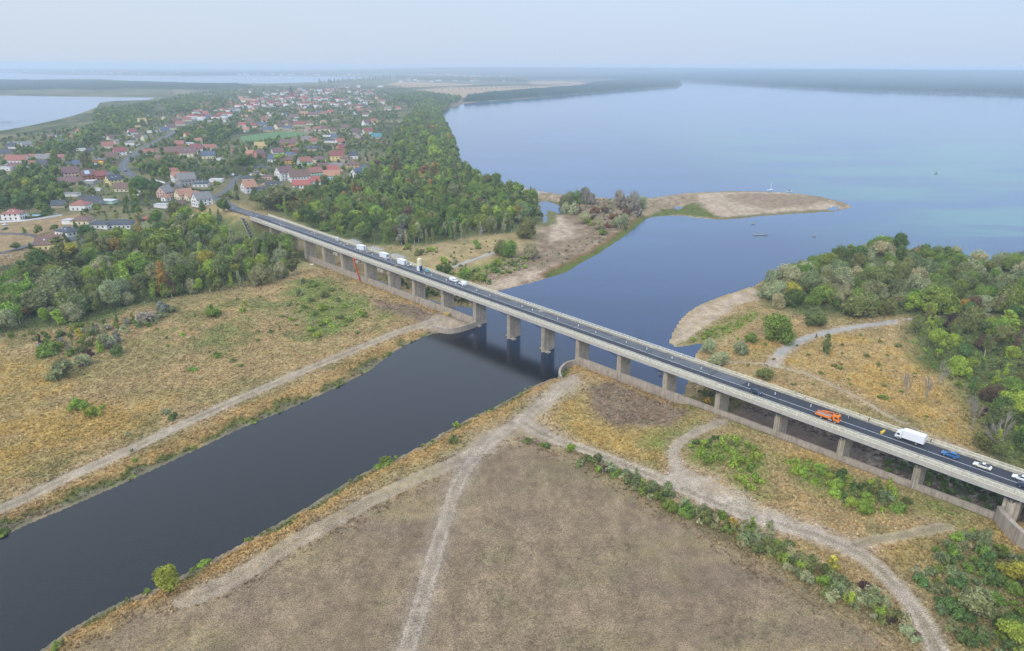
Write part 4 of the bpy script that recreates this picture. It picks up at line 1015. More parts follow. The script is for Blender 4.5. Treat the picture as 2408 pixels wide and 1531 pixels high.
scatter(G2([(330, 790), (480, 720), (640, 680), (730, 640), (900, 700), (860, 780), (600, 820), (420, 850)]), 15, {'shrub': 6, 'sapling': .6}, {'olive': 3, 'green': 2, 'silver': 1}, .42, 'scattered over the left meadow', 40, near_bridge)
SPITVEG = [(1340, 480, 30, 'willow_tree', 'blue', 1.1), (1357, 478, 30, 'willow_tree', 'green', 1.1), (1325, 485, 24, 'willow_tree', 'blue', 1.2), (1376, 478, 34, 'willow_tree', 'grey', 1.2), (1390, 480, 24, 'willow_tree', 'grey', 1.2), (1330, 500, 24, 'willow_tree', 'silver', 1.2), (1350, 505, 26, 'sapling', 'silver', 1.3), (1372, 525, 30, 'willow_tree', 'silver', 1.0), (1405, 538, 30, 'willow_tree', 'silver', 1.0), (1385, 530, 26, 'shrub', 'fresh', .7), (1450, 535, 30, 'willow_tree', 'silver', .9), (1468, 528, 30, 'willow_tree', 'silver', .9), (1490, 495, 40, 'willow_tree', 'grey', 1.2), (1458, 488, 36, 'willow_tree', 'grey', 1.2), (1508, 490, 26, 'willow_tree', 'silver', 1.2), (1420, 500, 30, 'shrub', 'brown', .6), (1440, 515, 30, 'shrub', 'rust', .5), (1400, 500, 28, 'shrub', 'rust', .5), (1470, 540, 22, 'shrub', 'olive', .6), (1418, 552, 26, 'shrub', 'green', .5), (1500, 510, 24, 'shrub', 'grey', .8), (1360, 500, 26, 'shrub', 'brown', .7), (1475, 505, 28, 'shrub', 'brown', .6), (1395, 517, 26, 'shrub', 'brown', .5), (1430, 535, 26, 'shrub', 'rust', .5)]
plant_px(SPITVEG, 'on the neck of the sand spit')
scatter(G2([(1360, 475), (1420, 468), (1500, 472), (1515, 500), (1460, 530), (1400, 530), (1360, 500)]), 7.5, {'shrub': 1}, {'brown': .8, 'silver': 1, 'grey': 1, 'olive': 1.4}, .7, 'on the neck of the sand spit', 31)
scatter(G2([(1600, 812), (1640, 790), (1700, 765), (1775, 735), (1795, 742), (1730, 785), (1660, 808), (1612, 818)]), 3.0, {'shrub': 1}, {'fresh': 3, 'green': 2}, .5, 'in the green fringe behind the sandy beach', 35)
EDGEB = [(x, y, 15, 'birch_tree', c, 2.6) for x, y, c in ((880, 572, 'olive'), (905, 575, 'green'), (955, 578, 'silver'), (975, 575, 'olive'), (1003, 574, 'blue'), (1018, 572, 'olive'), (1060, 566, 'green'), (1085, 562, 'silver'), (1098, 560, 'olive'), (1130, 556, 'grey'), (1150, 553, 'olive'), (1165, 552, 'blue'), (1185, 548, 'silver'), (1203, 545, 'olive'))]
plant_px(EDGEB, 'at the meadow edge of the shore wood')
plant_px([(x, y, 20, 'birch_tree', c, 2.2) for x, y, c in ((340, 712, 'olive'), (362, 706, 'fresh'), (425, 695, 'olive'), (495, 688, 'green'), (545, 680, 'fresh'), (565, 678, 'silver'), (640, 664, 'silver'), (675, 655, 'olive'), (282, 720, 'green'), (228, 735, 'olive'))], 'at the meadow edge of the left wood')
# right-hand shore wood
scatter(WOOD_R, 11.0, {'willow_tree': 6, 'broadleaf_tree': 2.0, 'shrub': .8}, {'blue': 3.4, 'green': 2.8, 'silver': 2, 'olive': 1.4, 'dark': 1.6, 'rust': .25, 'gold': .2, 'lime': .25}, .95, 'in the right-hand shore wood', 41, inset=3)
plant_px([(2082, 590, 42, 'broadleaf_tree', 'green', .9), (1945, 640, 62, 'willow_tree', 'green', .8), (2160, 600, 30, 'willow_tree', 'grey', .9), (2235, 640, 70, 'willow_tree', 'green', .8), (2280, 655, 56, 'willow_tree', 'silver', .9), (2170, 665, 76, 'willow_tree', 'blue', .8), (2120, 660, 46, 'willow_tree', 'blue', 1.0), (2075, 680, 80, 'willow_tree', 'olive', .75), (1905, 690, 66, 'willow_tree', 'blue', .9), (1975, 680, 60, 'willow_tree', 'blue', .9), (1935, 712, 60, 'willow_tree', 'green', .8),
          (2020, 745, 76, 'willow_tree', 'olive', .85), (2085, 740, 50, 'willow_tree', 'olive', .9), (2205, 735, 110, 'willow_tree', 'green', .65), (2140, 735, 48, 'broadleaf_tree', 'fresh', 1.1), (2112, 720, 26, 'broadleaf_tree', 'rust', 1), (2290, 735, 34, 'broadleaf_tree', 'brown', 1.3), (2330, 735, 44, 'broadleaf_tree', 'olive', .9), (2372, 735, 90, 'willow_tree', 'green', .75), (1828, 725, 40, 'willow_tree', 'silver', 1.0), (1858, 705, 44, 'broadleaf_tree', 'yellow', 1.1), (1890, 640, 28, 'broadleaf_tree', 'rust', .9), (1940, 625, 26, 'broadleaf_tree', 'gold', .8), (1800, 700, 44, 'willow_tree', 'silver', .9),
          (1828, 800, 82, 'willow_tree', 'green', .85), (1912, 765, 60, 'willow_tree', 'olive', .8), (1740, 832, 40, 'willow_tree', 'silver', .9), (1665, 830, 40, 'willow_tree', 'silver', .95), (1690, 858, 50, 'willow_tree', 'silver', .7), (1798, 890, 42, 'willow_tree', 'olive', .65), (1765, 805, 30, 'willow_tree', 'green', .9)], 'between the sandy beach and the right-hand wood')
plant_px([(1940, 835, 34, 'birch_tree', 'olive', 1.6), (2065, 860, 14, 'sapling', 'green', .8), (2080, 938, 24, 'shrub', 'green', .5), (1975, 868, 18, 'shrub', 'green', .5), (1960, 862, 20, 'shrub', 'olive', .4), (2040, 840, 20, 'shrub', 'olive', .4), (2110, 815, 24, 'shrub', 'olive', .5), (1865, 905, 18, 'shrub', 'olive', .4), (2000, 905, 14, 'shrub', 'green', .4), (1930, 880, 20, 'shrub', 'green', .4)], 'in the right meadow beyond the bridge')
scatter(SCRUB_R, 6.3, {'shrub': 3.5, 'sapling': 2.6, 'broadleaf_tree': 1.3, 'birch_tree': .9, 'willow_tree': .6}, {'dark': 1.6, 'green': 3, 'fresh': 2, 'bluegreen': 1, 'olive': 1.8, 'lime': 1, 'brown': .6, 'grey': .5, 'purple': .25}, .74, 'in the thicket at the right edge', 51, near_bridge)
plant_px([(2365, 790, 34, 'poplar_tree', 'lime', 1.9), (2375, 985, 80, 'broadleaf_tree', 'fresh', 1), (2310, 1060, 60, 'broadleaf_tree', 'olive', .9), (2380, 940, 60, 'broadleaf_tree', 'green', 1)], 'standing out at the right edge of the picture')
# scrub in the flood channel, reeds
scatter([tuple(BR(s, o)) for s, o in ((-42, -22), (-40, -5), (12, -4), (14, -14), (4, -22))], 4.2, {'shrub': 1}, {'dark': 3, 'bluegreen': 2, 'green': .6}, .72, 'in the flood channel under the bridge', 61, lambda x, y: (bs(x, y)[1] > -2.5))
scatter([tuple(BR(s, o)) for s, o in ((66, -22), (64, -6), (84, -4), (88, -16))], 3.6, {'shrub': 1}, {'gold': 1, 'olive': 2, 'dark': 1, 'bluegreen': 1}, .6, 'reedy growth beside the channel under the bridge', 62, lambda x, y: (bs(x, y)[1] > -2.5))
scatter([tuple(BR(s, o)) for s, o in ((215, -6), (300, -6), (300, -20), (226, -24))], 5, {'shrub': 1}, {'dark': 2, 'green': 1, 'bluegreen': 2}, .75, 'in the backwater behind the left spans', 63, None)
# hedge, bush groups on the right foreground
scatter(HEDGE, 2.7, {'shrub': 5, 'sapling': .6}, {'dark': .8, 'bluegreen': 1.6, 'green': 2, 'blue': 2.2, 'silver': 1.6, 'olive': 2.0, 'lime': .8, 'brown': .6, 'purple': .3, 'gold': .3}, .95, 'in the shrub row beside the dirt track', 71, near_line(G2(TRACKS[3][0]), 3.0), inset=.5)
plant_px([(1955, 1345, 44, 'sapling', 'yellow', 1.1), (2030, 1392, 44, 'shrub', 'purple', .7), (1720, 1245, 40, 'sapling', 'gold', .9), (1405, 1108, 24, 'shrub', 'lime', .7), (1420, 1110, 24, 'shrub', 'purple', .6), (1340, 1062, 28, 'shrub', 'fresh', .8), (1365, 1095, 34, 'shrub', 'blue', .6), (1275, 1050, 22, 'shrub', 'green', .5), (1240, 1040, 30, 'shrub', 'olive', .4), (1285, 1052, 22, 'shrub', 'bluegreen', .6)], 'standing out in the shrub row')
for p, sd_, zz in ((GREENP[0], 81, 'in the green patch inside the track loop'), (GREENP[1], 82, 'in the small green patch beside the junction'), (GREENP[2], 83, 'in the long bush group below the right spans')):
    scatter(p, 3.0 if sd_ != 83 else 3.6, {'shrub': 6, 'sapling': .8 if sd_ == 83 else .01}, {'green': 2.4, 'fresh': 3, 'bluegreen': 1.2, 'olive': .8, 'lime': .6}, .62 if sd_ != 83 else .85, zz, sd_)
plant_px([(1740, 1092, 44, 'shrub', 'fresh', .62), (1770, 1080, 36, 'shrub', 'fresh', .6), (1999, 1192, 40, 'shrub', 'fresh', .7), (2035, 1208, 50, 'shrub', 'fresh', .7), (2085, 1180, 46, 'shrub', 'blue', .8), (2115, 1205, 38, 'shrub', 'green', .7), (2055, 1168, 34, 'birch_tree', 'olive', 1.6), (1900, 1100, 28, 'sapling', 'green', 1)], 'round bush below the right spans')
scatter(BUSH_BR, 3.6, {'shrub': 6, 'sapling': .7, 'broadleaf_tree': .25}, {'dark': 1.2, 'bluegreen': 2.2, 'green': 2.2, 'blue': 2.4, 'silver': .8, 'lime': .9, 'olive': 1.4, 'purple': .25, 'brown': .4}, .95, 'in the bottom right bushes', 91, near_line(G2(TRACKS[3][0]), 5), inset=1)
plant_px([(2250, 1275, 36, 'sapling', 'lime', .9), (2385, 1370, 70, 'broadleaf_tree', 'yellow', .8), (2375, 1510, 80, 'broadleaf_tree', 'lime', .8), (2300, 1298, 30, 'shrub', 'purple', .6), (2287, 1255, 18, 'sapling', 'lime', 1)], 'bright among the bottom right bushes')
# canal banks
plant_px([(400, 1392, 74, 'broadleaf_tree', 'yellow', 1.02)], 'standing alone on the canal bank, foot in brown grass')
plant_px([(400, 1393, 24, 'shrub', 'bluegreen', .9), (480, 1330, 40, 'shrub', 'fresh', .35), (455, 1342, 24, 'shrub', 'green', .4), (905, 1092, 52, 'shrub', 'green', .35), (890, 1100, 26, 'shrub', 'fresh', .4), (1073, 1003, 24, 'shrub', 'fresh', .6), (1065, 1042, 34, 'shrub', 'olive', .7), (345, 1395, 26, 'shrub', 'green', .35), (135, 1528, 26, 'sapling', 'green', 1), (150, 1515, 16, 'sapling', 'olive', 1.2), (8, 1255, 36, 'shrub', 'dark', .4), (1322, 885, 12, 'shrub', 'lime', .8), (930, 1078, 16, 'shrub', 'fresh', .5)], 'on the canal bank')
bk = [(60 + i * 36, 0) for i in range(27)]
lk = np.array(lake)
def bank_run(i0, i1, n, seed, zone):
    r = random.Random(seed); P = lk[i0:i1]; L_ = np.concatenate([[0], np.cumsum(np.linalg.norm(np.diff(P, axis=0), axis=1))])
    for k in range(n):
        q = r.random() ** 1.0 * L_[-1]; x = np.interp(q, L_, P[:, 0]); y = np.interp(q, L_, P[:, 1])
        if vnoise(np.array([x / 9.0]), np.array([y / 9.0]), seed)[0] < .42: continue
        a = r.random() * 6.28; plant(x + math.cos(a) * .9, y + math.sin(a) * .9, 'shrub', r.uniform(.9, 2.2), r.uniform(.5, .9), r.choice(['green', 'fresh', 'dark', 'olive']), zone)
bank_run(3, 16, 95, 5, 'at the water edge of the left canal bank')
i_b = next(i for i, p in enumerate(lake) if abs(p[0] - W(1290, 895)[0]) < .01)
bank_run(i_b, len(lake) - 1, 60, 6, 'at the water edge of the right canal bank')
# bare trees
for px, py, h, zn in [(2128, 930, 9, 'white birch skeleton nearest the meadow'), (2178, 940, 10, 'leaning bare tree'), (2283, 1012, 13, 'bare tree'), (2352, 1070, 15, 'large spreading bare tree'), (2205, 905, 10, 'slender bare tree')]:
    p = G([(px, py)])[0]; PLANTS.append([p[0], p[1], 'bare_tree', h * .6, h, 'grey', {'w': zn}])
# ------------------------------------------------------------------ village houses
WALLC = {'white': (.74, .72, .69), 'cream': (.70, .62, .44), 'yellow': (.72, .60, .28), 'beige': (.46, .39, .30), 'pink': (.68, .46, .38), 'grey': (.38, .36, .33), 'mint': (.48, .62, .50), 'brick': (.36, .17, .09), 'turquoise': (.40, .64, .66), 'tan': (.50, .37, .24), 'salmon': (.60, .26, .20), 'orange': (.72, .42, .10), 'timber': (.16, .11, .08)}
ROOFC = {'red': (.30, .12, .09), 'bright red': (.37, .11, .085), 'orange': (.40, .20, .125), 'brown': (.17, .10, .075), 'dark grey': (.065, .072, .085), 'purple-brown': (.17, .095, .09), 'blue-grey': (.085, .11, .16), 'ochre': (.42, .31, .13), 'dark red': (.24, .075, .065), 'grey': (.21, .20, .19), 'pale grey': (.50, .50, .50), 'teal': (.08, .22, .25)}
def roof_mat(name, col):
    m, nt, b = new_mat(name); N, L = nt.nodes, nt.links
    tc = N.new('ShaderNodeTexCoord'); wv_ = N.new('ShaderNodeTexWave'); wv_.inputs['Scale'].default_value = 1.1; wv_.inputs['Distortion'].default_value = .6; wv_.bands_direction = 'Z'
    nz = N.new('ShaderNodeTexNoise'); nz.inputs['Scale'].default_value = .7; nz.inputs['Detail'].default_value = 5
    L.new(tc.outputs['Object'], wv_.inputs['Vector']); L.new(tc.outputs['Object'], nz.inputs['Vector'])
    ad = N.new('ShaderNodeMath'); ad.operation = 'MULTIPLY_ADD'; ad.inputs[1].default_value = .35; L.new(wv_.outputs['Fac'], ad.inputs[0]); L.new(nz.outputs['Fac'], ad.inputs[2])
    r = N.new('ShaderNodeValToRGB'); r.color_ramp.elements[0].position = .35; r.color_ramp.elements[1].position = 1.0
    r.color_ramp.elements[0].color = (*[c * .72 for c in col], 1); r.color_ramp.elements[1].color = (*[min(1, c * 1.25) for c in col], 1)
    L.new(ad.outputs[0], r.inputs[0]); L.new(r.outputs[0], b.inputs['Base Color']); b.inputs['Roughness'].default_value = .75; return m
WM = {k: simple('render_' + k.replace(' ', '_'), v, .9, var=.07, scale=.5, spec=.2) for k, v in WALLC.items()}
RM = {k: roof_mat('roof_' + k.replace(' ', '_').replace('-', '_'), v) for k, v in ROOFC.items()}
M['skylight'] = simple('skylight_glass', (.42, .50, .58), .1, spec=.6, var=0)
M['solar'] = simple('solar_panel', (.10, .14, .24), .15, spec=.6, var=0)
HOUSES = []
def house(p, L, Wd, h, yaw, wall, roof, typ='gable', label='', opts=()):
    x, y, z = p; sc = pxm(x, y, z)
    root = thing('house' if 'shed' not in opts else 'shed', label, 'house' if 'shed' not in opts else 'shed', (x, y, z - .15), math.radians(yaw), 'village houses' if 'shed' not in opts else 'village sheds and garages')
    root['_auto'] = 1
    a, b = L / 2, Wd / 2; HOUSES.append((x, y, max(L, Wd) / 2))
    rh = {'gable': b * .95, 'hip': b * .62, 'tent': b * .7, 'flat': .35}[typ]
    wm = MB()
    if typ == 'gable':
        V = [(-a, -b, -.8), (a, -b, -.8), (a, b, -.8), (-a, b, -.8), (-a, -b, h), (a, -b, h), (a, b, h), (-a, b, h), (-a, 0, h + rh - .05), (a, 0, h + rh - .05)]
        wm.add(V, [(3, 2, 1, 0), (0, 1, 5, 4), (2, 3, 7, 6), (1, 2, 6, 9, 5), (3, 0, 4, 8, 7)])
    else: wm.box(-a, a, -b, b, -.8, h)
    wm.build('wall', WM[wall], root)
    rm_ = MB(); ov, th = .45, .28
    if typ == 'gable':
        e = rh * (b + ov) / b
        for sg in (-1, 1):
            V = [(-a - ov, sg * (b + ov), h + rh - e), (a + ov, sg * (b + ov), h + rh - e), (a + ov, 0, h + rh), (-a - ov, 0, h + rh)]
            V += [(q[0], q[1], q[2] + th) for q in V]
            Fc = [(3, 2, 1, 0), (4, 5, 6, 7), (0, 1, 5, 4), (1, 2, 6, 5), (2, 3, 7, 6), (3, 0, 4, 7)]
            rm_.add(V, Fc if sg < 0 else [f[::-1] for f in Fc])
    elif typ in ('hip', 'tent'):
        r2 = max(.15, a - b) if typ == 'hip' else .15; A, B = a + ov, b + ov
        V = [(-A, -B, h), (A, -B, h), (A, B, h), (-A, B, h), (-A, -B, h + .2), (A, -B, h + .2), (A, B, h + .2), (-A, B, h + .2), (-r2, 0, h + rh), (r2, 0, h + rh)]
        rm_.add(V, [(3, 2, 1, 0), (0, 1, 5, 4), (1, 2, 6, 5), (2, 3, 7, 6), (3, 0, 4, 7), (4, 5, 9, 8), (5, 6, 9), (6, 7, 8, 9), (7, 4, 8)])
    else: rm_.box(-a - .25, a + .25, -b - .25, b + .25, h, h + rh)
    ro = rm_.build('roof', RM[roof], root)
    if typ != 'flat' and sc > 1.1 and 'nochim' not in opts:
        MB().box(a * .25 - .35, a * .25 + .35, -.35 + .6, .35 + .6, h + rh * .4, h + rh + .9).build('chimney', M['redbrick'] if roof != 'dark grey' else M['conc'], ro)
    if 'sky' in opts and typ != 'flat':
        s_ = rh / b
        for q in (-.3, .25):
            zc = h + rh * .5 + th + .04; V = [(a * q - .5, -b * .5 - .4, zc - .4 * s_), (a * q + .5, -b * .5 - .4, zc - .4 * s_), (a * q + .5, -b * .5 + .4, zc + .4 * s_), (a * q - .5, -b * .5 + .4, zc + .4 * s_)]
            MB().add(V, [(0, 1, 2, 3)]).build('skylight', M['skylight'], ro)
    if 'solar' in opts:
        s_ = rh / b; zc = h + rh * .5 + th + .05
        MB().add([(-a * .5, -b * .8, zc - b * .3 * s_), (a * .2, -b * .8, zc - b * .3 * s_), (a * .2, -b * .2, zc + b * .3 * s_), (-a * .5, -b * .2, zc + b * .3 * s_)], [(0, 1, 2, 3)]).build('solar_panel', M['skylight'], ro)
    if sc > 1.75 and 'nowin' not in opts and ('shed' not in opts):
        yr = math.radians(yaw); levels = [1.3] + ([3.9] if h > 4.4 else []) + ([6.4] if h > 7 else [])
        faces_ = [((0, -1), L, b), ((1, 0), Wd, a), ((-1, 0), Wd, a), ((0, 1), L, b)]
        for (nx, ny), ln, dd in faces_:
            wx = nx * math.cos(yr) - ny * math.sin(yr); wy = nx * math.sin(yr) + ny * math.cos(yr)
            if wx * -x + wy * -y < .12 * math.hypot(x, y): continue
            nwin = max(1, int(ln / 3.3)) if sc > 2.2 else max(1, int(ln / 4.5))
            for lv in levels + ([h + rh * .28] if (nx and typ == 'gable') else []):
                k_ = nwin if lv < h else max(1, nwin // 2)
                for i in range(k_):
                    t = (i + .5) / k_ * ln * (.84 if lv < h else .5) - ln * (.42 if lv < h else .25)
                    hw, hh = .55, .65; mb = MB(); e0, e1 = dd - .06, dd + .05
                    if nx: mb.box(min(nx * e0, nx * e1), max(nx * e0, nx * e1), t - hw, t + hw, lv - hh, lv + hh)
                    else: mb.box(t - hw, t + hw, min(ny * e0, ny * e1), max(ny * e0, ny * e1), lv - hh, lv + hh)
                    mb.build('window', M['glass'], root)
    return root
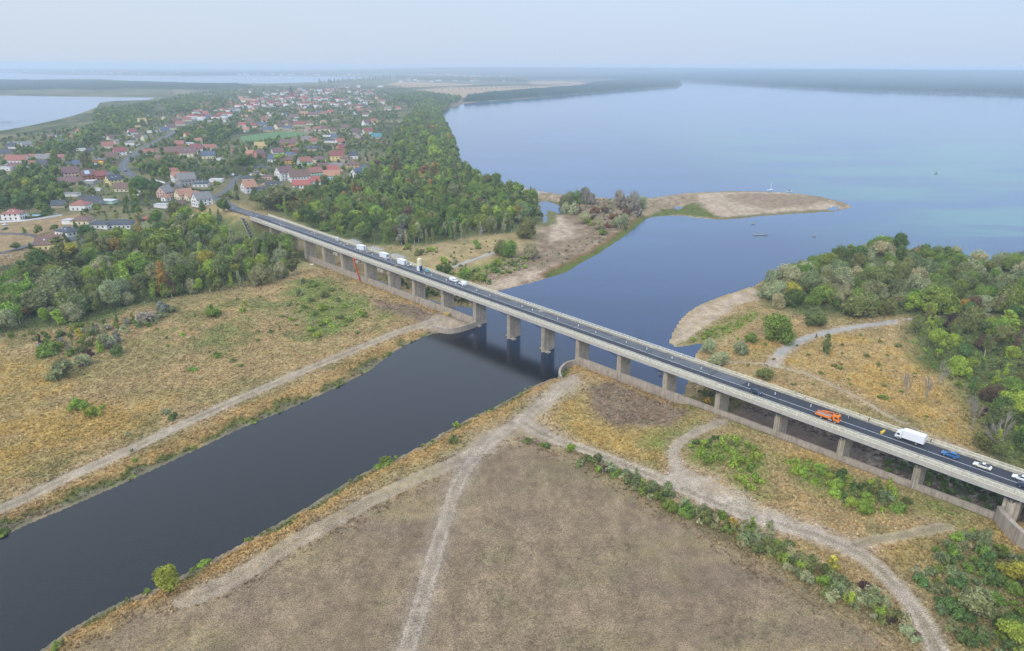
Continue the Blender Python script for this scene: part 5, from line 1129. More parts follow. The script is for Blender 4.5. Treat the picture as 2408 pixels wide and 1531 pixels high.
# crop origin in picture pixels for the three enlargements the houses were read from
CR = {1: (0, 117.6), 2: (529.1, 117.6), 3: (0, 411.5)}
HL = [ # crop, x, y, length, width, eave, yaw, wall, roof, type, options, note
 (3,110,415,13,10,4.6,6,'white','red','hip','sky','at the far left beside the pool'),(3,745,325,13,11,4.2,0,'white','red','hip','','among gardens left of the bridge head'),(3,760,458,13,10,2.8,0,'cream','brown','hip','','beside a white garage'),(3,643,455,8,7,2.8,0,'white','pale grey','flat','shed','attached to the brown-roofed house'),
 (3,1110,500,21,10,2.8,6,'white','dark grey','hip','','long bungalow below the village'),(3,925,495,12,8,2.7,6,'white','dark grey','hip','nochim','lower wing beside the long bungalow'),(3,615,565,13,10,2.8,-25,'white','dark grey','hip','sky','between conifers at the left'),(3,450,690,15,10,3.6,18,'yellow','brown','gable','sky','above the left wood with awning'),
 (3,1395,425,9,8,1.8,0,'brick','bright red','tent','nowin,nochim','above the wood edge'),(3,850,285,14,9,3.4,4,'grey','dark grey','gable','','open-fronted beside the red hip roof'),(3,1545,205,11,10,4.8,72,'pink','grey','gable','','gable end facing the camera near the main road'),(3,1720,222,13,9,4.4,52,'cream','orange','gable','','beside the main road near the bridge head'),
 (3,1890,290,13,10,5.4,52,'white','grey','gable','','big pale gable nearest the bridge head'),(3,1800,235,11,9,3,50,'cream','orange','gable','nochim','wedged between two gables near the bridge head'),(3,1530,305,13,7,2.8,0,'white','pale grey','flat','shed','below the gables near the bridge head'),(3,1670,300,9,6,2.6,60,'white','brown','gable','nochim','low annexe near the bridge head'),(3,1555,240,6,5,3,70,'white','orange','gable','nochim','tiny annexe'),
 (3,1150,150,13,9,3.2,6,'cream','brown','gable','','in the gardens inside the road bend'),(3,1060,85,13,9,5,55,'yellow','dark grey','gable','sky','beside the road bend'),(1,820,1215,11,9,4.4,40,'brick','purple-brown','gable','solar','at the foot of the forecourt'),(1,650,1190,13,10,4.4,40,'pink','purple-brown','gable','','at the foot of the forecourt'),(3,650,85,24,8,3.0,8,'beige','purple-brown','gable','nochim','long barn at the left'),(3,790,80,18,9,3,6,'grey','pale grey','flat','shed','open shelter beside the long barn'),(1,940,1215,9,8,4,35,'brick','dark red','gable','','wedged beside the yellow gable'),
 (3,1880,105,13,11,3,10,'white','dark grey','hip','sky','inside the bend of the side street'),(3,1740,90,16,11,6,42,'grey','grey','gable','','large bare grey gable'),(3,1650,60,8,8,6,42,'white','orange','gable','','end of the large grey house'),(3,2030,62,12,8,2.6,0,'white','pale grey','flat','shed','beside the dark hipped house'),(3,2335,160,12,10,5,45,'white','orange','gable','','right of the side street'),(3,860,250,10,8,3,0,'white','grey','flat','shed','behind the gardens'),(3,1000,265,12,9,2.6,0,'mint','pale grey','flat','shed','pale roof beside the open-fronted house'),(3,655,195,14,7,2.4,4,'white','grey','flat','shed','long low garden row'),(3,905,145,8,3,2.4,0,'white','pale grey','flat','shed','small white container-like shed'),
 (3,545,300,10,7,2.4,10,'beige','dark grey','gable','shed','dark roof beside the driveway'),(3,640,640,12,8,2.4,5,'grey','dark grey','flat','shed','carport beside the yellow house'),
 (1,160,1078,22,10,5.4,0,'white','red','gable','','long two-storey row at the far left'),(1,405,1058,14,9,4.8,0,'tan','grey','gable','','joined to the long row'),(1,462,1052,7,9,4.8,0,'tan','orange','gable','nochim','orange end of the long row'),(1,300,1050,8,9,4,0,'white','red','gable','nochim','low link of the long row'),(1,45,1128,13,9,3,0,'white','pale grey','flat','','flat-roofed at the left edge'),(1,278,1102,12,8,3,0,'mint','red','gable','nochim','mint-walled in front of the long row'),(1,395,1098,12,8,2.8,0,'beige','dark grey','gable','','dark-roofed in front of the long row'),(1,140,1120,12,8,2.6,0,'beige','purple-brown','gable','nochim','in front of the long row'),(1,575,1025,8,6,2.8,0,'beige','red','gable','nochim','behind the poplars'),
 (1,1765,1000,18,12,5,18,'cream','purple-brown','gable','sky','large farmhouse by the main road'),(1,1630,975,20,11,3.2,18,'brick','brown','gable','nochim','barn beside the farmhouse'),(1,1840,960,13,11,4.6,18,'white','dark red','gable','','end wing of the farmhouse'),(1,1690,915,11,8,5,4,'brick','red','gable','','behind the farmhouse'),(1,1495,1040,14,8,2.8,-40,'brick','brown','gable','nochim','below the barn'),(1,1975,935,14,8,2.8,0,'white','red','gable','','behind the farmhouse'),(1,1955,1015,14,9,3.6,20,'cream','blue-grey','gable','','right of the farmhouse'),(1,1860,905,12,8,3,0,'white','pale grey','flat','','flat-roofed behind the farmhouse'),(1,1770,890,16,9,2.8,5,'white','pale grey','flat','shed','behind the farmhouse'),
 (1,1120,985,13,9,4.6,35,'white','dark red','gable','','at the top of the forecourt'),(1,1010,920,14,9,3.6,30,'cream','red','gable','','above the forecourt'),(1,1040,1020,13,9,2.8,25,'beige','brown','gable','','beside the forecourt'),(1,930,1050,12,8,3,0,'brick','grey','flat','shed','behind the parked vans'),(1,1235,890,15,9,3.4,0,'white','grey','hip','','by the road'),(1,1240,800,11,10,5,50,'white','dark red','gable','','on the slope above the road'),(1,1295,840,12,8,3.6,55,'white','brown','gable','','on the slope above the road'),(1,1355,850,6,6,5,70,'cream','grey','gable','','narrow gable by the road'),(1,1330,692,13,11,5,45,'cream','ochre','gable','','large on the ridge above the road'),(1,1280,722,12,7,3,10,'yellow','ochre','flat','','below the large ochre roof'),
 (1,1762,838,8,8,6,55,'yellow','dark red','gable','','tall and narrow right of the road'),(1,1712,850,7,6,2.4,80,'white','grey','gable','','small white gable right of the road'),(1,1600,748,15,10,4.5,50,'cream','purple-brown','gable','','beside the upper main road'),(1,1540,765,13,9,3,45,'grey','blue-grey','gable','','beside the upper main road'),(1,1430,772,14,7,2.8,0,'white','pale grey','flat','shed','beside the upper main road'),(1,1690,705,14,9,3.4,35,'cream','red','gable','','beside the upper main road'),(1,1755,665,15,9,3.4,30,'cream','red','gable','','beside the upper main road'),(1,1690,640,8,8,5,60,'tan','brown','gable','','tall gable by the upper main road'),
 (1,700,838,12,8,3.2,0,'white','red','gable','','in the gardens at the left'),(1,590,890,14,9,3.2,30,'white','blue-grey','gable','','in the gardens at the left'),(1,880,745,16,9,2.8,0,'white','grey','flat','','bungalow in trees'),(1,870,825,11,8,3,35,'tan','brown','gable','','in the gardens at the left'),(1,970,815,7,6,3,40,'white','red','gable','','in the gardens at the left'),(1,1090,878,6,6,3,60,'cream','grey','gable','','in the gardens above the forecourt'),(1,1092,612,20,12,3.2,6,'white','pale grey','flat','','white bungalow on the bare knoll'),(1,1275,598,9,8,5,0,'white','pale grey','flat','','white cube on the knoll'),(1,1345,620,16,10,2.8,4,'white','pale grey','flat','','low white house on the knoll'),
 (1,465,815,12,9,2.8,0,'salmon','grey','flat','','in the gardens at the left'),(1,240,905,11,8,3,50,'white','grey','gable','','in the gardens at the left edge'),(1,370,912,4,4,3,50,'salmon','bright red','gable','nochim','very small red'),(1,432,900,4,4,3,50,'white','bright red','gable','nochim','very small red'),(1,750,778,11,7,3,0,'white','red','gable','','half hidden in trees'),(1,560,815,14,8,2.6,10,'white','grey','flat','shed','low in the gardens at the left'),(1,110,880,12,8,2.6,0,'white','grey','flat','shed','low in the gardens at the left edge'),(1,100,920,11,7,3,20,'white','dark grey','gable','','in the gardens at the left edge'),(1,40,990,13,9,3,10,'beige','dark grey','gable','','at the left edge'),(1,20,1300,10,7,3,0,'white','pale grey','flat','shed','at the left edge in dark trees'),(1,770,945,12,7,2.8,0,'white','pale grey','flat','shed','behind the poplars'),(1,850,965,9,7,3,40,'tan','dark grey','gable','','behind the parked vans'),
 (1,1980,640,22,9,3,12,'grey','blue-grey','gable','nochim','long roof in the upper village'),(1,1960,558,10,8,5,45,'yellow','dark red','gable','','in the upper village'),(1,2130,590,11,9,4,50,'tan','orange','gable','','in the upper village'),(1,2125,672,8,7,3,60,'white','grey','gable','','in the upper village'),(1,2275,720,11,8,4,25,'cream','red','gable','','left of the sports field'),(1,1850,595,14,9,4,25,'white','red','gable','','in the upper village'),(1,1930,610,12,9,4,30,'salmon','bright red','gable','','in the upper village'),(1,1965,500,12,11,4,75,'white','purple-brown','gable','','in the upper village'),(1,1830,518,26,9,3,0,'white','pale grey','flat','','long white flat building'),(1,1960,525,22,10,4,5,'white','dark red','gable','','in the upper village'),(1,2150,510,14,9,4,20,'salmon','red','gable','','in the upper village'),(1,1820,570,11,8,3,30,'white','brown','gable','','in the upper village'),
 (2,600,730,12,10,4,75,'yellow','brown','gable','','yellow gable above the sports field'),(2,500,738,13,10,4,62,'cream','brown','gable','','pale gable above the sports field'),(2,560,700,12,9,4,20,'beige','purple-brown','gable','','above the sports field'),(2,700,710,20,9,3.6,0,'beige','dark red','gable','','long roof above the sports field'),(2,865,755,10,8,3,25,'white','red','gable','','right of the sports field wall'),(2,930,750,13,8,3,15,'cream','purple-brown','gable','','right of the sports field wall'),(2,795,700,11,8,3.4,0,'cream','brown','gable','','above the sports field'),(2,400,762,16,9,3,3,'tan','blue-grey','gable','nochim','barn left of the sports field'),(2,165,722,10,9,4,25,'white','bright red','gable','','in the middle village'),(2,268,722,11,8,3,15,'cream','dark red','gable','','in the middle village'),(2,345,715,14,9,3,10,'cream','blue-grey','gable','','in the middle village'),(2,240,680,12,8,3,10,'tan','brown','gable','','in the middle village'),
 (2,600,900,22,10,3.6,8,'salmon','purple-brown','gable','','long reddish farm roof below the sports field'),(2,765,865,13,9,3.8,35,'pink','grey','gable','','below the sports field'),(2,335,925,15,10,3.6,5,'yellow','ochre','gable','','ochre roof below the sports field'),(2,490,985,13,9,3.8,38,'white','purple-brown','gable','','in the lower village'),(2,810,945,20,10,3.2,10,'tan','dark grey','hip','sky','in the lower village'),(2,660,960,13,9,3,5,'brick','brown','hip','','in the lower village'),(2,320,1012,9,9,5,45,'salmon','purple-brown','gable','','dusty red house in the lower village'),(2,605,1000,13,9,3,5,'mint','blue-grey','hip','','in the lower village'),(2,745,1085,13,9,4.6,38,'mint','red','gable','','near the lake wood'),(2,880,1052,13,10,3.4,22,'cream','purple-brown','hip','','near the lake wood'),(2,1050,1035,15,10,5.6,12,'yellow','dark red','gable','','two-storey near the lake wood'),(2,1200,1110,13,11,4,5,'tan','brown','hip','','near the lake wood'),(2,1040,1130,14,9,3,10,'cream','grey','gable','','near the lake wood'),(2,570,1065,16,9,4,32,'orange','brown','gable','','orange-yellow gable'),
 (2,555,1220,14,10,7.4,48,'white','purple-brown','gable','','tall three-storey block beside the lake wood'),(2,690,1235,18,11,5,30,'white','brown','gable','','large long house beside the lake wood'),(2,715,1290,15,8,2.6,12,'white','bright red','gable','nochim','low wing with vivid roof'),(2,845,1252,11,8,2.6,15,'white','bright red','gable','nochim','low building with vivid roof'),(2,840,1185,13,9,4.2,40,'mint','red','gable','','beside the tall block'),(2,1000,1215,15,10,3.8,10,'turquoise','orange','gable','','turquoise-walled at the wood edge'),(2,1000,1165,12,9,3.8,20,'cream','bright red','gable','','behind the turquoise house'),(2,1240,1200,11,9,4.6,55,'white','blue-grey','gable','','white gable at the wood edge'),(2,1315,1140,12,9,3.6,15,'white','blue-grey','hip','','dark roof at the wood edge'),(2,930,1130,13,9,3,20,'mint','purple-brown','gable','','near the lake wood'),
 (2,210,1235,10,8,3.4,20,'pink','dark grey','hip','','right of the side street'),(2,378,1212,12,8,2.8,4,'pink','purple-brown','flat','','low pink house'),(2,320,1135,14,10,2.8,18,'beige','dark grey','hip','','dark roof right of the side street'),(2,300,1180,12,8,2.8,0,'white','dark grey','flat','shed','flat roof right of the side street'),(2,395,1290,9,8,2.6,10,'tan','orange','hip','','small orange hip'),(2,350,1385,16,12,2.2,35,'timber','dark grey','gable','nowin,sky','big slate roof nearest the bridge trees'),(2,455,1320,14,10,2.6,20,'timber','dark grey','gable','nowin,sky','slate roof behind the bridge trees'),
 (2,1330,705,14,10,5,48,'white','purple-brown','gable','','at the far right of the village'),(2,1340,785,14,10,4,30,'white','dark red','gable','','at the right of the village'),(2,1220,790,13,10,4,45,'cream','purple-brown','gable','','at the right of the village'),(2,1420,830,14,10,3,15,'tan','teal','gable','','teal-roofed at the wood edge'),(2,1010,778,12,9,3.4,45,'cream','brown','gable','','at the right of the village'),(2,1080,890,11,9,4,40,'white','bright red','gable','','at the right of the village'),(2,1085,940,9,7,4,50,'salmon','dark red','gable','','at the right of the village'),(2,985,865,14,9,3,5,'white','dark grey','hip','','at the right of the village'),(2,1130,740,13,9,3,10,'beige','brown','gable','','at the right of the village'),(2,960,930,14,10,3.4,20,'beige','purple-brown','hip','','at the right of the village'),(2,960,810,12,8,3,0,'white','dark grey','flat','shed','at the right of the village'),
 (2,1270,585,11,9,5,5,'brick','red','gable','','upper right village'),(2,1355,578,16,10,4,10,'cream','brown','gable','','upper right village'),(2,1232,602,11,9,3,50,'white','dark grey','gable','','upper right village'),(2,1530,562,16,9,4,10,'cream','grey','gable','','alone in trees at the upper right'),(2,1628,552,13,8,2.4,0,'cream','bright red','gable','','alone in trees at the upper right'),(2,990,592,14,9,3,0,'cream','bright red','gable','','in the upper village'),(2,650,635,16,9,3,8,'white','purple-brown','gable','','in the upper village'),(2,740,612,16,10,4,10,'orange','orange','gable','','in the upper village'),(2,830,622,20,10,4,8,'cream','purple-brown','gable','','in the upper village'),(2,560,618,10,9,4,50,'white','dark grey','gable','','in the upper village'),(2,200,485,30,11,5,3,'white','orange','gable','','very long roof in the upper village'),(2,285,500,15,11,5,50,'tan','orange','gable','','gabled end of the very long roof'),(2,240,398,13,11,6,70,'white','red','gable','','above the very long roof'),
 (2,1460,345,30,16,5,0,'white','pale grey','hip','nowin','large white hall beside the fields'),(2,1255,355,16,14,8,30,'white','pale grey','gable','','tall white building near the mast'),(2,1360,388,15,11,4,50,'white','bright red','gable','','near the mast'),(2,1150,340,34,9,4,0,'white','red','flat','','long white flat building near the poplars'),(2,700,560,12,8,3,10,'white','red','gable','','in the upper village'),(2,1470,490,22,10,4,0,'white','red','gable','','far right of the upper village'),(2,1425,460,7,7,8,30,'cream','bright red','gable','','tower-like far right'),
]
gh = {}
for c in CR:
    rows_c = [h for h in HL if h[0] == c]
    for h, g in zip(rows_c, G([(CR[c][0] + h[1] / 4, CR[c][1] + h[2] / 4 + 1.5) for h in rows_c])): gh[id(h)] = g
for h in HL:
    g = gh[id(h)]; ov = h[4] * .35; g = (g[0], g[1] + ov, float(height(np.array([g[0]]), np.array([g[1] + ov]))[0]))
    t = {'flat': 'flat-roofed', 'hip': 'hipped', 'gable': 'gabled', 'tent': 'pyramid-roofed'}[h[9]]
    opts = h[10].split(',') if h[10] else []; kindw = 'outbuilding' if 'shed' in opts else 'house'
    lb = f"{h[7]} {kindw} with {h[8]} {t if h[9] != 'flat' else 'flat'} roof, {h[11]}".replace('flat flat', 'flat').replace('pyramid-roofed roof', 'pyramid roof')
    kk = 1.0 if h[0] == 3 else 1.12
    house(g, h[3] * kk, h[4] * kk, h[5] * kk, h[6], h[7], h[8], h[9], lb, opts)
# smaller houses of the upper village and far end, read as a loose cluster
rr = random.Random(5)
UPV = G2([(610, 262), (560, 232), (640, 212), (700, 203), (800, 205), (860, 208), (900, 225), (930, 245), (900, 262), (800, 258), (700, 268)])
MIDV = G2([(90, 392), (250, 330), (420, 250), (560, 245), (700, 265), (860, 262), (905, 300), (890, 345), (800, 400), (700, 440), (600, 450), (480, 430), (330, 400), (200, 420), (130, 450), (0, 440), (0, 400)])
def fill_houses(poly, step, n, zone, seed):
    r = random.Random(seed); P = np.asarray(poly); got = 0; x0, y0 = P.min(0); x1, y1 = P.max(0); tries = 0
    while got < n and tries < 9000:
        tries += 1; x, y = r.uniform(x0, x1), r.uniform(y0, y1)
        X, Y = np.array([x]), np.array([y])
        if poly_sd(X, Y, P, 60)[0] < 4 or line_d(X, Y, ROADP, 60)[0] < 14 or poly_sd(X, Y, sf[:, :2], 40)[0] > -12: continue
        if any((x - q[0]) ** 2 + (y - q[1]) ** 2 < (q[2] + step) ** 2 for q in HOUSES): continue
        wl_ = r.choices(['white', 'cream', 'beige', 'tan', 'yellow', 'salmon', 'grey'], [5, 4, 2, 1.5, 1, .7, 1])[0]
        rf = r.choices(['red', 'bright red', 'orange', 'brown', 'purple-brown', 'dark grey', 'blue-grey', 'grey'], [3.2, 1.2, 1.6, 1.6, 1.6, 1.2, .9, .8])[0]
        tp = r.choices(['gable', 'hip', 'flat'], [6, 1, 1.2])[0]; small = r.random() < .3
        L_ = r.uniform(9, 15) if not small else r.uniform(5, 8)
        house((x, y, float(height(X, Y)[0])), L_, r.uniform(7.5, 10) if not small else r.uniform(4, 6), r.uniform(3, 4.6) if not small else 2.5, r.choice([8, 8, 98, 50, -35]) + r.uniform(-12, 12), wl_, rf if tp != 'flat' else 'pale grey', tp, f"{wl_} {'outbuilding' if small else 'house'} with {rf if tp != 'flat' else 'pale grey'} {'gabled' if tp == 'gable' else ('hipped' if tp == 'hip' else 'flat')} roof, {zone}", ['shed'] if small else [])
        got += 1
fill_houses(UPV, 8, 110, 'in the distant upper village', 3)
fill_houses(MIDV, 10, 60, 'between village gardens', 4)
# church with spire, brick tower, mast
def church(p):
    x, y, z = p; root = thing('church', 'red brick village church with pointed spire in the upper village', 'church', (x, y, z - .3), math.radians(-20))
    root_ = MB().box(-4, 4, -4, 4, 0, 24).build('tower', M['redbrick'], root)
    MB().add([(-4.3, -4.3, 24), (4.3, -4.3, 24), (4.3, 4.3, 24), (-4.3, 4.3, 24), (0, 0, 46)], [(0, 1, 4), (1, 2, 4), (2, 3, 4), (3, 0, 4), (3, 2, 1, 0)]).build('spire', M['steel'], root_)
    MB().box(4, 30, -7, 7, 0, 9).build('nave', M['redbrick'], root)
    MB().prism([(-8, 9), (8, 9), (0, 19)], 4.1, 31).build('roof', RM['red'], root)
    ro = root.children[-1]; ro.rotation_euler = (0, 0, -math.pi / 2)
church(G([(686, 232)])[0])
g = G([(402, 222)])[0]; bt = thing('brick_tower', 'lone brown brick tower rising from dark trees near the left lake', 'tower', tuple(g)); MB().tube((0, 0, -1), (0, 0, 17), 4.2, 10, 3.4).build('shaft', M['redbrick'], bt); MB().tube((0, 0, 17), (0, 0, 20), 4.0, 10, .3).build('cap', M['steel'], bt)
g = G([(861, 203)])[0]; ms = thing('mast', 'slim white radio mast above the upper village', 'mast', tuple(g)); MB().tube((0, 0, -1), (0, 0, 46), .9, 6, .5).build('pole', M['white'], ms); MB().tube((0, 0, 36), (0, 0, 40), 1.6, 8).build('antenna', M['galv'], ms)
# village greenery
HX = np.array([h[0] for h in HOUSES]); HY = np.array([h[1] for h in HOUSES]); HR = np.array([h[2] for h in HOUSES])
SFP = sf[:, :2]
def av_village(x, y):
    x = np.asarray(x); y = np.asarray(y); bad = np.zeros(x.shape, bool)
    for a, b, r in zip(HX, HY, HR): bad |= (x - a) ** 2 + (y - b - 1) ** 2 < (r * .95 + 3.0) ** 2
    for a, b, r in zip(HX, HY, HR):                 # keep the camera side of each house open
        d_ = math.hypot(a, b); ux, uy = -a / d_, -b / d_; t = (x - a) * ux + (y - b) * uy; q = np.abs((x - a) * uy - (y - b) * ux)
        bad |= (t > 0) & (t < 15 + r) & (q < r * .75)
    bad |= line_d(x, y, ROADP, 30) < 9
    for p, w_s, _ in SIDE: bad |= line_d(x, y, p, 20) < w_s / 2 + 4
    bad |= poly_sd(x, y, SFP, 30) > -16; bad |= poly_sd(x, y, FIELDN, 20) > 0
    bad |= near_bridge(x, y); return bad
GC = {'bluegreen': 3, 'dark': 3.4, 'green': 2.4, 'blue': 1, 'olive': 1, 'fresh': .7, 'yellow': .12}
V1 = G2([(0, 620), (130, 580), (300, 540), (420, 500), (520, 478), (590, 470), (600, 440), (700, 430), (830, 410), (900, 380), (700, 330), (330, 330), (0, 400), (-60, 500)])
scatter(V1, 9.5, {'broadleaf_tree': 3, 'conifer_tree': 3, 'shrub': 4.5, 'willow_tree': .3}, GC, .60, 'in the village gardens', 101, av_village)
V2 = G2([(0, 400), (330, 330), (700, 330), (900, 380), (930, 330), (940, 262), (860, 262), (600, 255), (420, 260), (200, 300), (0, 330)])
scatter(V2, 12.5, {'broadleaf_tree': 3.4, 'conifer_tree': 2, 'shrub': 3}, GC, .56, 'among the middle village houses', 102, av_village)
V3 = G2([(400, 262), (600, 255), (860, 262), (1000, 262), (1040, 240), (1000, 215), (900, 208), (760, 203), (560, 206), (420, 225), (370, 240)])
scatter(V3, 17, {'broadleaf_tree': 4, 'conifer_tree': .6}, GC, .62, 'in the distant upper village', 103, av_village)
for pg, sp_c, nm, sd_ in (([(0, 445), (60, 400), (150, 420), (160, 470), (120, 490), (0, 500)], 9, 'in the dark grove at the left edge', 111), ([(20, 385), (100, 350), (180, 325), (215, 300), (260, 272), (330, 262), (360, 290), (250, 325), (200, 350), (120, 395)], 11, 'between the left lake and the gardens', 112),
                       ([(330, 405), (345, 385), (420, 385), (430, 425), (380, 425)], 9, 'on the island inside the road bend', 113), ([(370, 242), (480, 228), (540, 240), (520, 262), (400, 268)], 13, 'around the brick tower', 114), ([(430, 340), (560, 330), (560, 305), (480, 300), (420, 315)], 11, 'in the grove left of the sports field', 115), ([(220, 262), (300, 252), (370, 245), (360, 262), (300, 275), (215, 285)], 12, 'on the lake point at the left', 116)):
    scatter(G2(pg), sp_c, {'broadleaf_tree': 5, 'conifer_tree': 1.2}, GC, .85, nm, sd_, av_village)
plant_px([(312, 470, 14, 'poplar_tree', 'green', 3.2), (208, 396, 12, 'poplar_tree', 'olive', 3.6), (199, 394, 10, 'poplar_tree', 'olive', 3.4), (130, 392, 12, 'poplar_tree', 'green', 3), (165, 392, 14, 'poplar_tree', 'blue', 2.6), (335, 460, 64, 'broadleaf_tree', 'bluegreen', .75), (365, 450, 26, 'conifer_tree', 'bluegreen', 1.4), (112, 505, 24, 'conifer_tree', 'bluegreen', 1.3), (98, 500, 30, 'broadleaf_tree', 'green', .9), (527, 498, 38, 'broadleaf_tree', 'dark', .9), (476, 495, 20, 'conifer_tree', 'dark', 1.4),
          (57, 548, 14, 'sapling', 'green', 1.2), (92, 552, 28, 'broadleaf_tree', 'olive', .9), (40, 590, 26, 'broadleaf_tree', 'bluegreen', .9), (72, 585, 10, 'conifer_tree', 'dark', 1.6), (130, 545, 24, 'broadleaf_tree', 'dark', .8), (180, 545, 16, 'conifer_tree', 'bluegreen', 1.8), (155, 575, 26, 'conifer_tree', 'dark', 1.2), (205, 560, 44, 'broadleaf_tree', 'bluegreen', .8), (250, 575, 50, 'broadleaf_tree', 'green', .7), (230, 500, 26, 'broadleaf_tree', 'green', .9), (600, 470, 24, 'conifer_tree', 'bluegreen', 1.3), (760, 410, 22, 'broadleaf_tree', 'bluegreen', 1.1), (580, 402, 50, 'broadleaf_tree', 'dark', .8), (660, 385, 34, 'broadleaf_tree', 'fresh', .8), (642, 352, 34, 'broadleaf_tree', 'bluegreen', .8)], 'prominent among the houses')
# poplar avenue on the skyline
av = [(528 + i * q, 0) for i, q in []]
plant_px([(529 + cx / 4 * 1.0, 198.0 - i * .35, 3.2 if i % 3 else 4.2, 'poplar_tree', 'dark', 2.9) for i, cx in enumerate([890, 905, 935, 980, 990, 1000, 1030, 1062, 1070, 1110, 1130, 1150, 1170, 1185, 1205, 1240, 1262, 1280, 1300, 1318, 1340, 1360, 1385, 1400, 1420, 1445, 1465, 1490, 1510, 1530, 1555])], 'in the poplar avenue on the skyline')

# ------------------------------------------------------------------ small things in the village
g = G([(81, 507)])[0]
pl = thing('swimming_pool', 'long turquoise covered pool in the garden beside the red hipped roof', 'pool', (g[0], g[1], g[2]), .05)
MB().box(-4.6, 4.6, -1.6, 1.6, -.1, .45).build('rim', M['white'], pl); MB().box(-4.3, 4.3, -1.35, 1.35, .45, .62).build('cover', M['pool'], pl)
for gx0, gy0, ww, lb in ((13, 608, 6.5, 'white football goal frame on the dry pitch at the left edge'),):
    g = G([(gx0, gy0)])[0]; go = thing('football_goal', lb, 'goal', tuple(g), .12)
    m = MB(); m.tube((-ww / 2, 0, 0), (-ww / 2, 0, 2.2), .09, 6); m.tube((ww / 2, 0, 0), (ww / 2, 0, 2.2), .09, 6); m.tube((-ww / 2, 0, 2.2), (ww / 2, 0, 2.2), .09, 6)
    m.build('frame', M['white'], go); m = MB()
    for sg in (-1, 1): m.tube((sg * ww / 2, 0, 2.2), (sg * ww / 2, 1.4, 0), .05, 5)
    m.tube((-ww / 2, 1.4, .05), (ww / 2, 1.4, .05), .05, 5); m.build('back_stay', M['white'], go)
def wall_px(pts, hgt, th, mat, label, name='garden_wall', cat='wall'):
    g = G(pts); wall_run(name, g[:, :2], [v[2] - .6 for v in g], [v[2] + hgt for v in g], th, mat, label, cat)
wall_px([(0, 524), (60, 520), (110, 513), (146, 507)], 1.1, .3, M['white'], 'long low white garden wall at the left edge')
wall_px([(668, 302), (690, 305), (710, 308), (728, 311)], 2.2, .4, M['conc_wall'], 'long concrete wall behind the sports field')
wall_px([(360, 424), (372, 428), (388, 432)], 1.6, .3, M['white'], 'white garden wall beside the main road bend')
def hedge(pts, wd, hgt, label):
    g = G(pts); r = np.random.default_rng(3); L = []
    for a, b in zip(g[:-1], g[1:]):
        n = max(1, int(np.linalg.norm(b - a) / 1.2))
        for i in range(n): q = a + (b - a) * i / n; L.append((q[0] - g[0][0], q[1] - g[0][1], q[2] + hgt * .45 - g[0][2], wd * .6, wd * .6, hgt * .55))
    V, Fq, T = crown_arrays(9, L, len(L) * 40, .22, core=.95, sub=1)
    V[:, 2] += .0; o = np_mesh('hedge', V, Fq, M['leaf'], T); o.location = tuple(g[0]); o.color = (.06, .12, .035, 1); tag(o, label, 'hedge')
hedge([(432, 441), (450, 446), (475, 450), (503, 449)], 1.4, 1.7, 'clipped green hedge beside the main road')
hedge([(52, 511), (75, 515), (112, 507)], 1.2, 1.4, 'dark hedge behind the white garden wall at the pool')
hedge([(262, 553), (285, 549), (305, 543)], 1.6, 1.8, 'dark hedge below the long bungalow')
hedge([(540, 464), (552, 469), (568, 471)], 1.5, 2.0, 'dark green screen hedge above the bridge head road')
# ------------------------------------------------------------------ vehicles
def loft(stations):
    """stations: (x, zb, zt, half width low, half width top) -> closed body"""
    V = []; n = 8
    for x, zb, zt, wl_, wt in stations:
        hz = (zt - zb)
        V += [(x, -wl_ * .9, zb), (x, -wl_, zb + hz * .25), (x, -wl_ * .99, zb + hz * .7), (x, -wt * .93, zt), (x, wt * .93, zt), (x, wl_ * .99, zb + hz * .7), (x, wl_, zb + hz * .25), (x, wl_ * .9, zb)]
    F_ = [tuple(range(n))[::-1] if False else tuple(range(n)), tuple((len(stations) - 1) * n + i for i in range(n))[::-1]]
    for k in range(len(stations) - 1):
        for i in range(n): F_.append((k * n + i, (k + 1) * n + i, (k + 1) * n + (i + 1) % n, k * n + (i + 1) % n))
    return V, F_
def wheel(root, x, y, r, w, name='wheel'):
    m = MB(); m.tube((x, y - w / 2, r), (x, y + w / 2, r), r, 16); o = m.build(name, M['rubber'], root)
    sg = 1 if y > 0 else -1; m = MB(); m.tube((x, y + sg * (w / 2 - .03), r), (x, y + sg * (w / 2 + .02), r), r * .62, 12); m.build('rim', M['galv'], o)
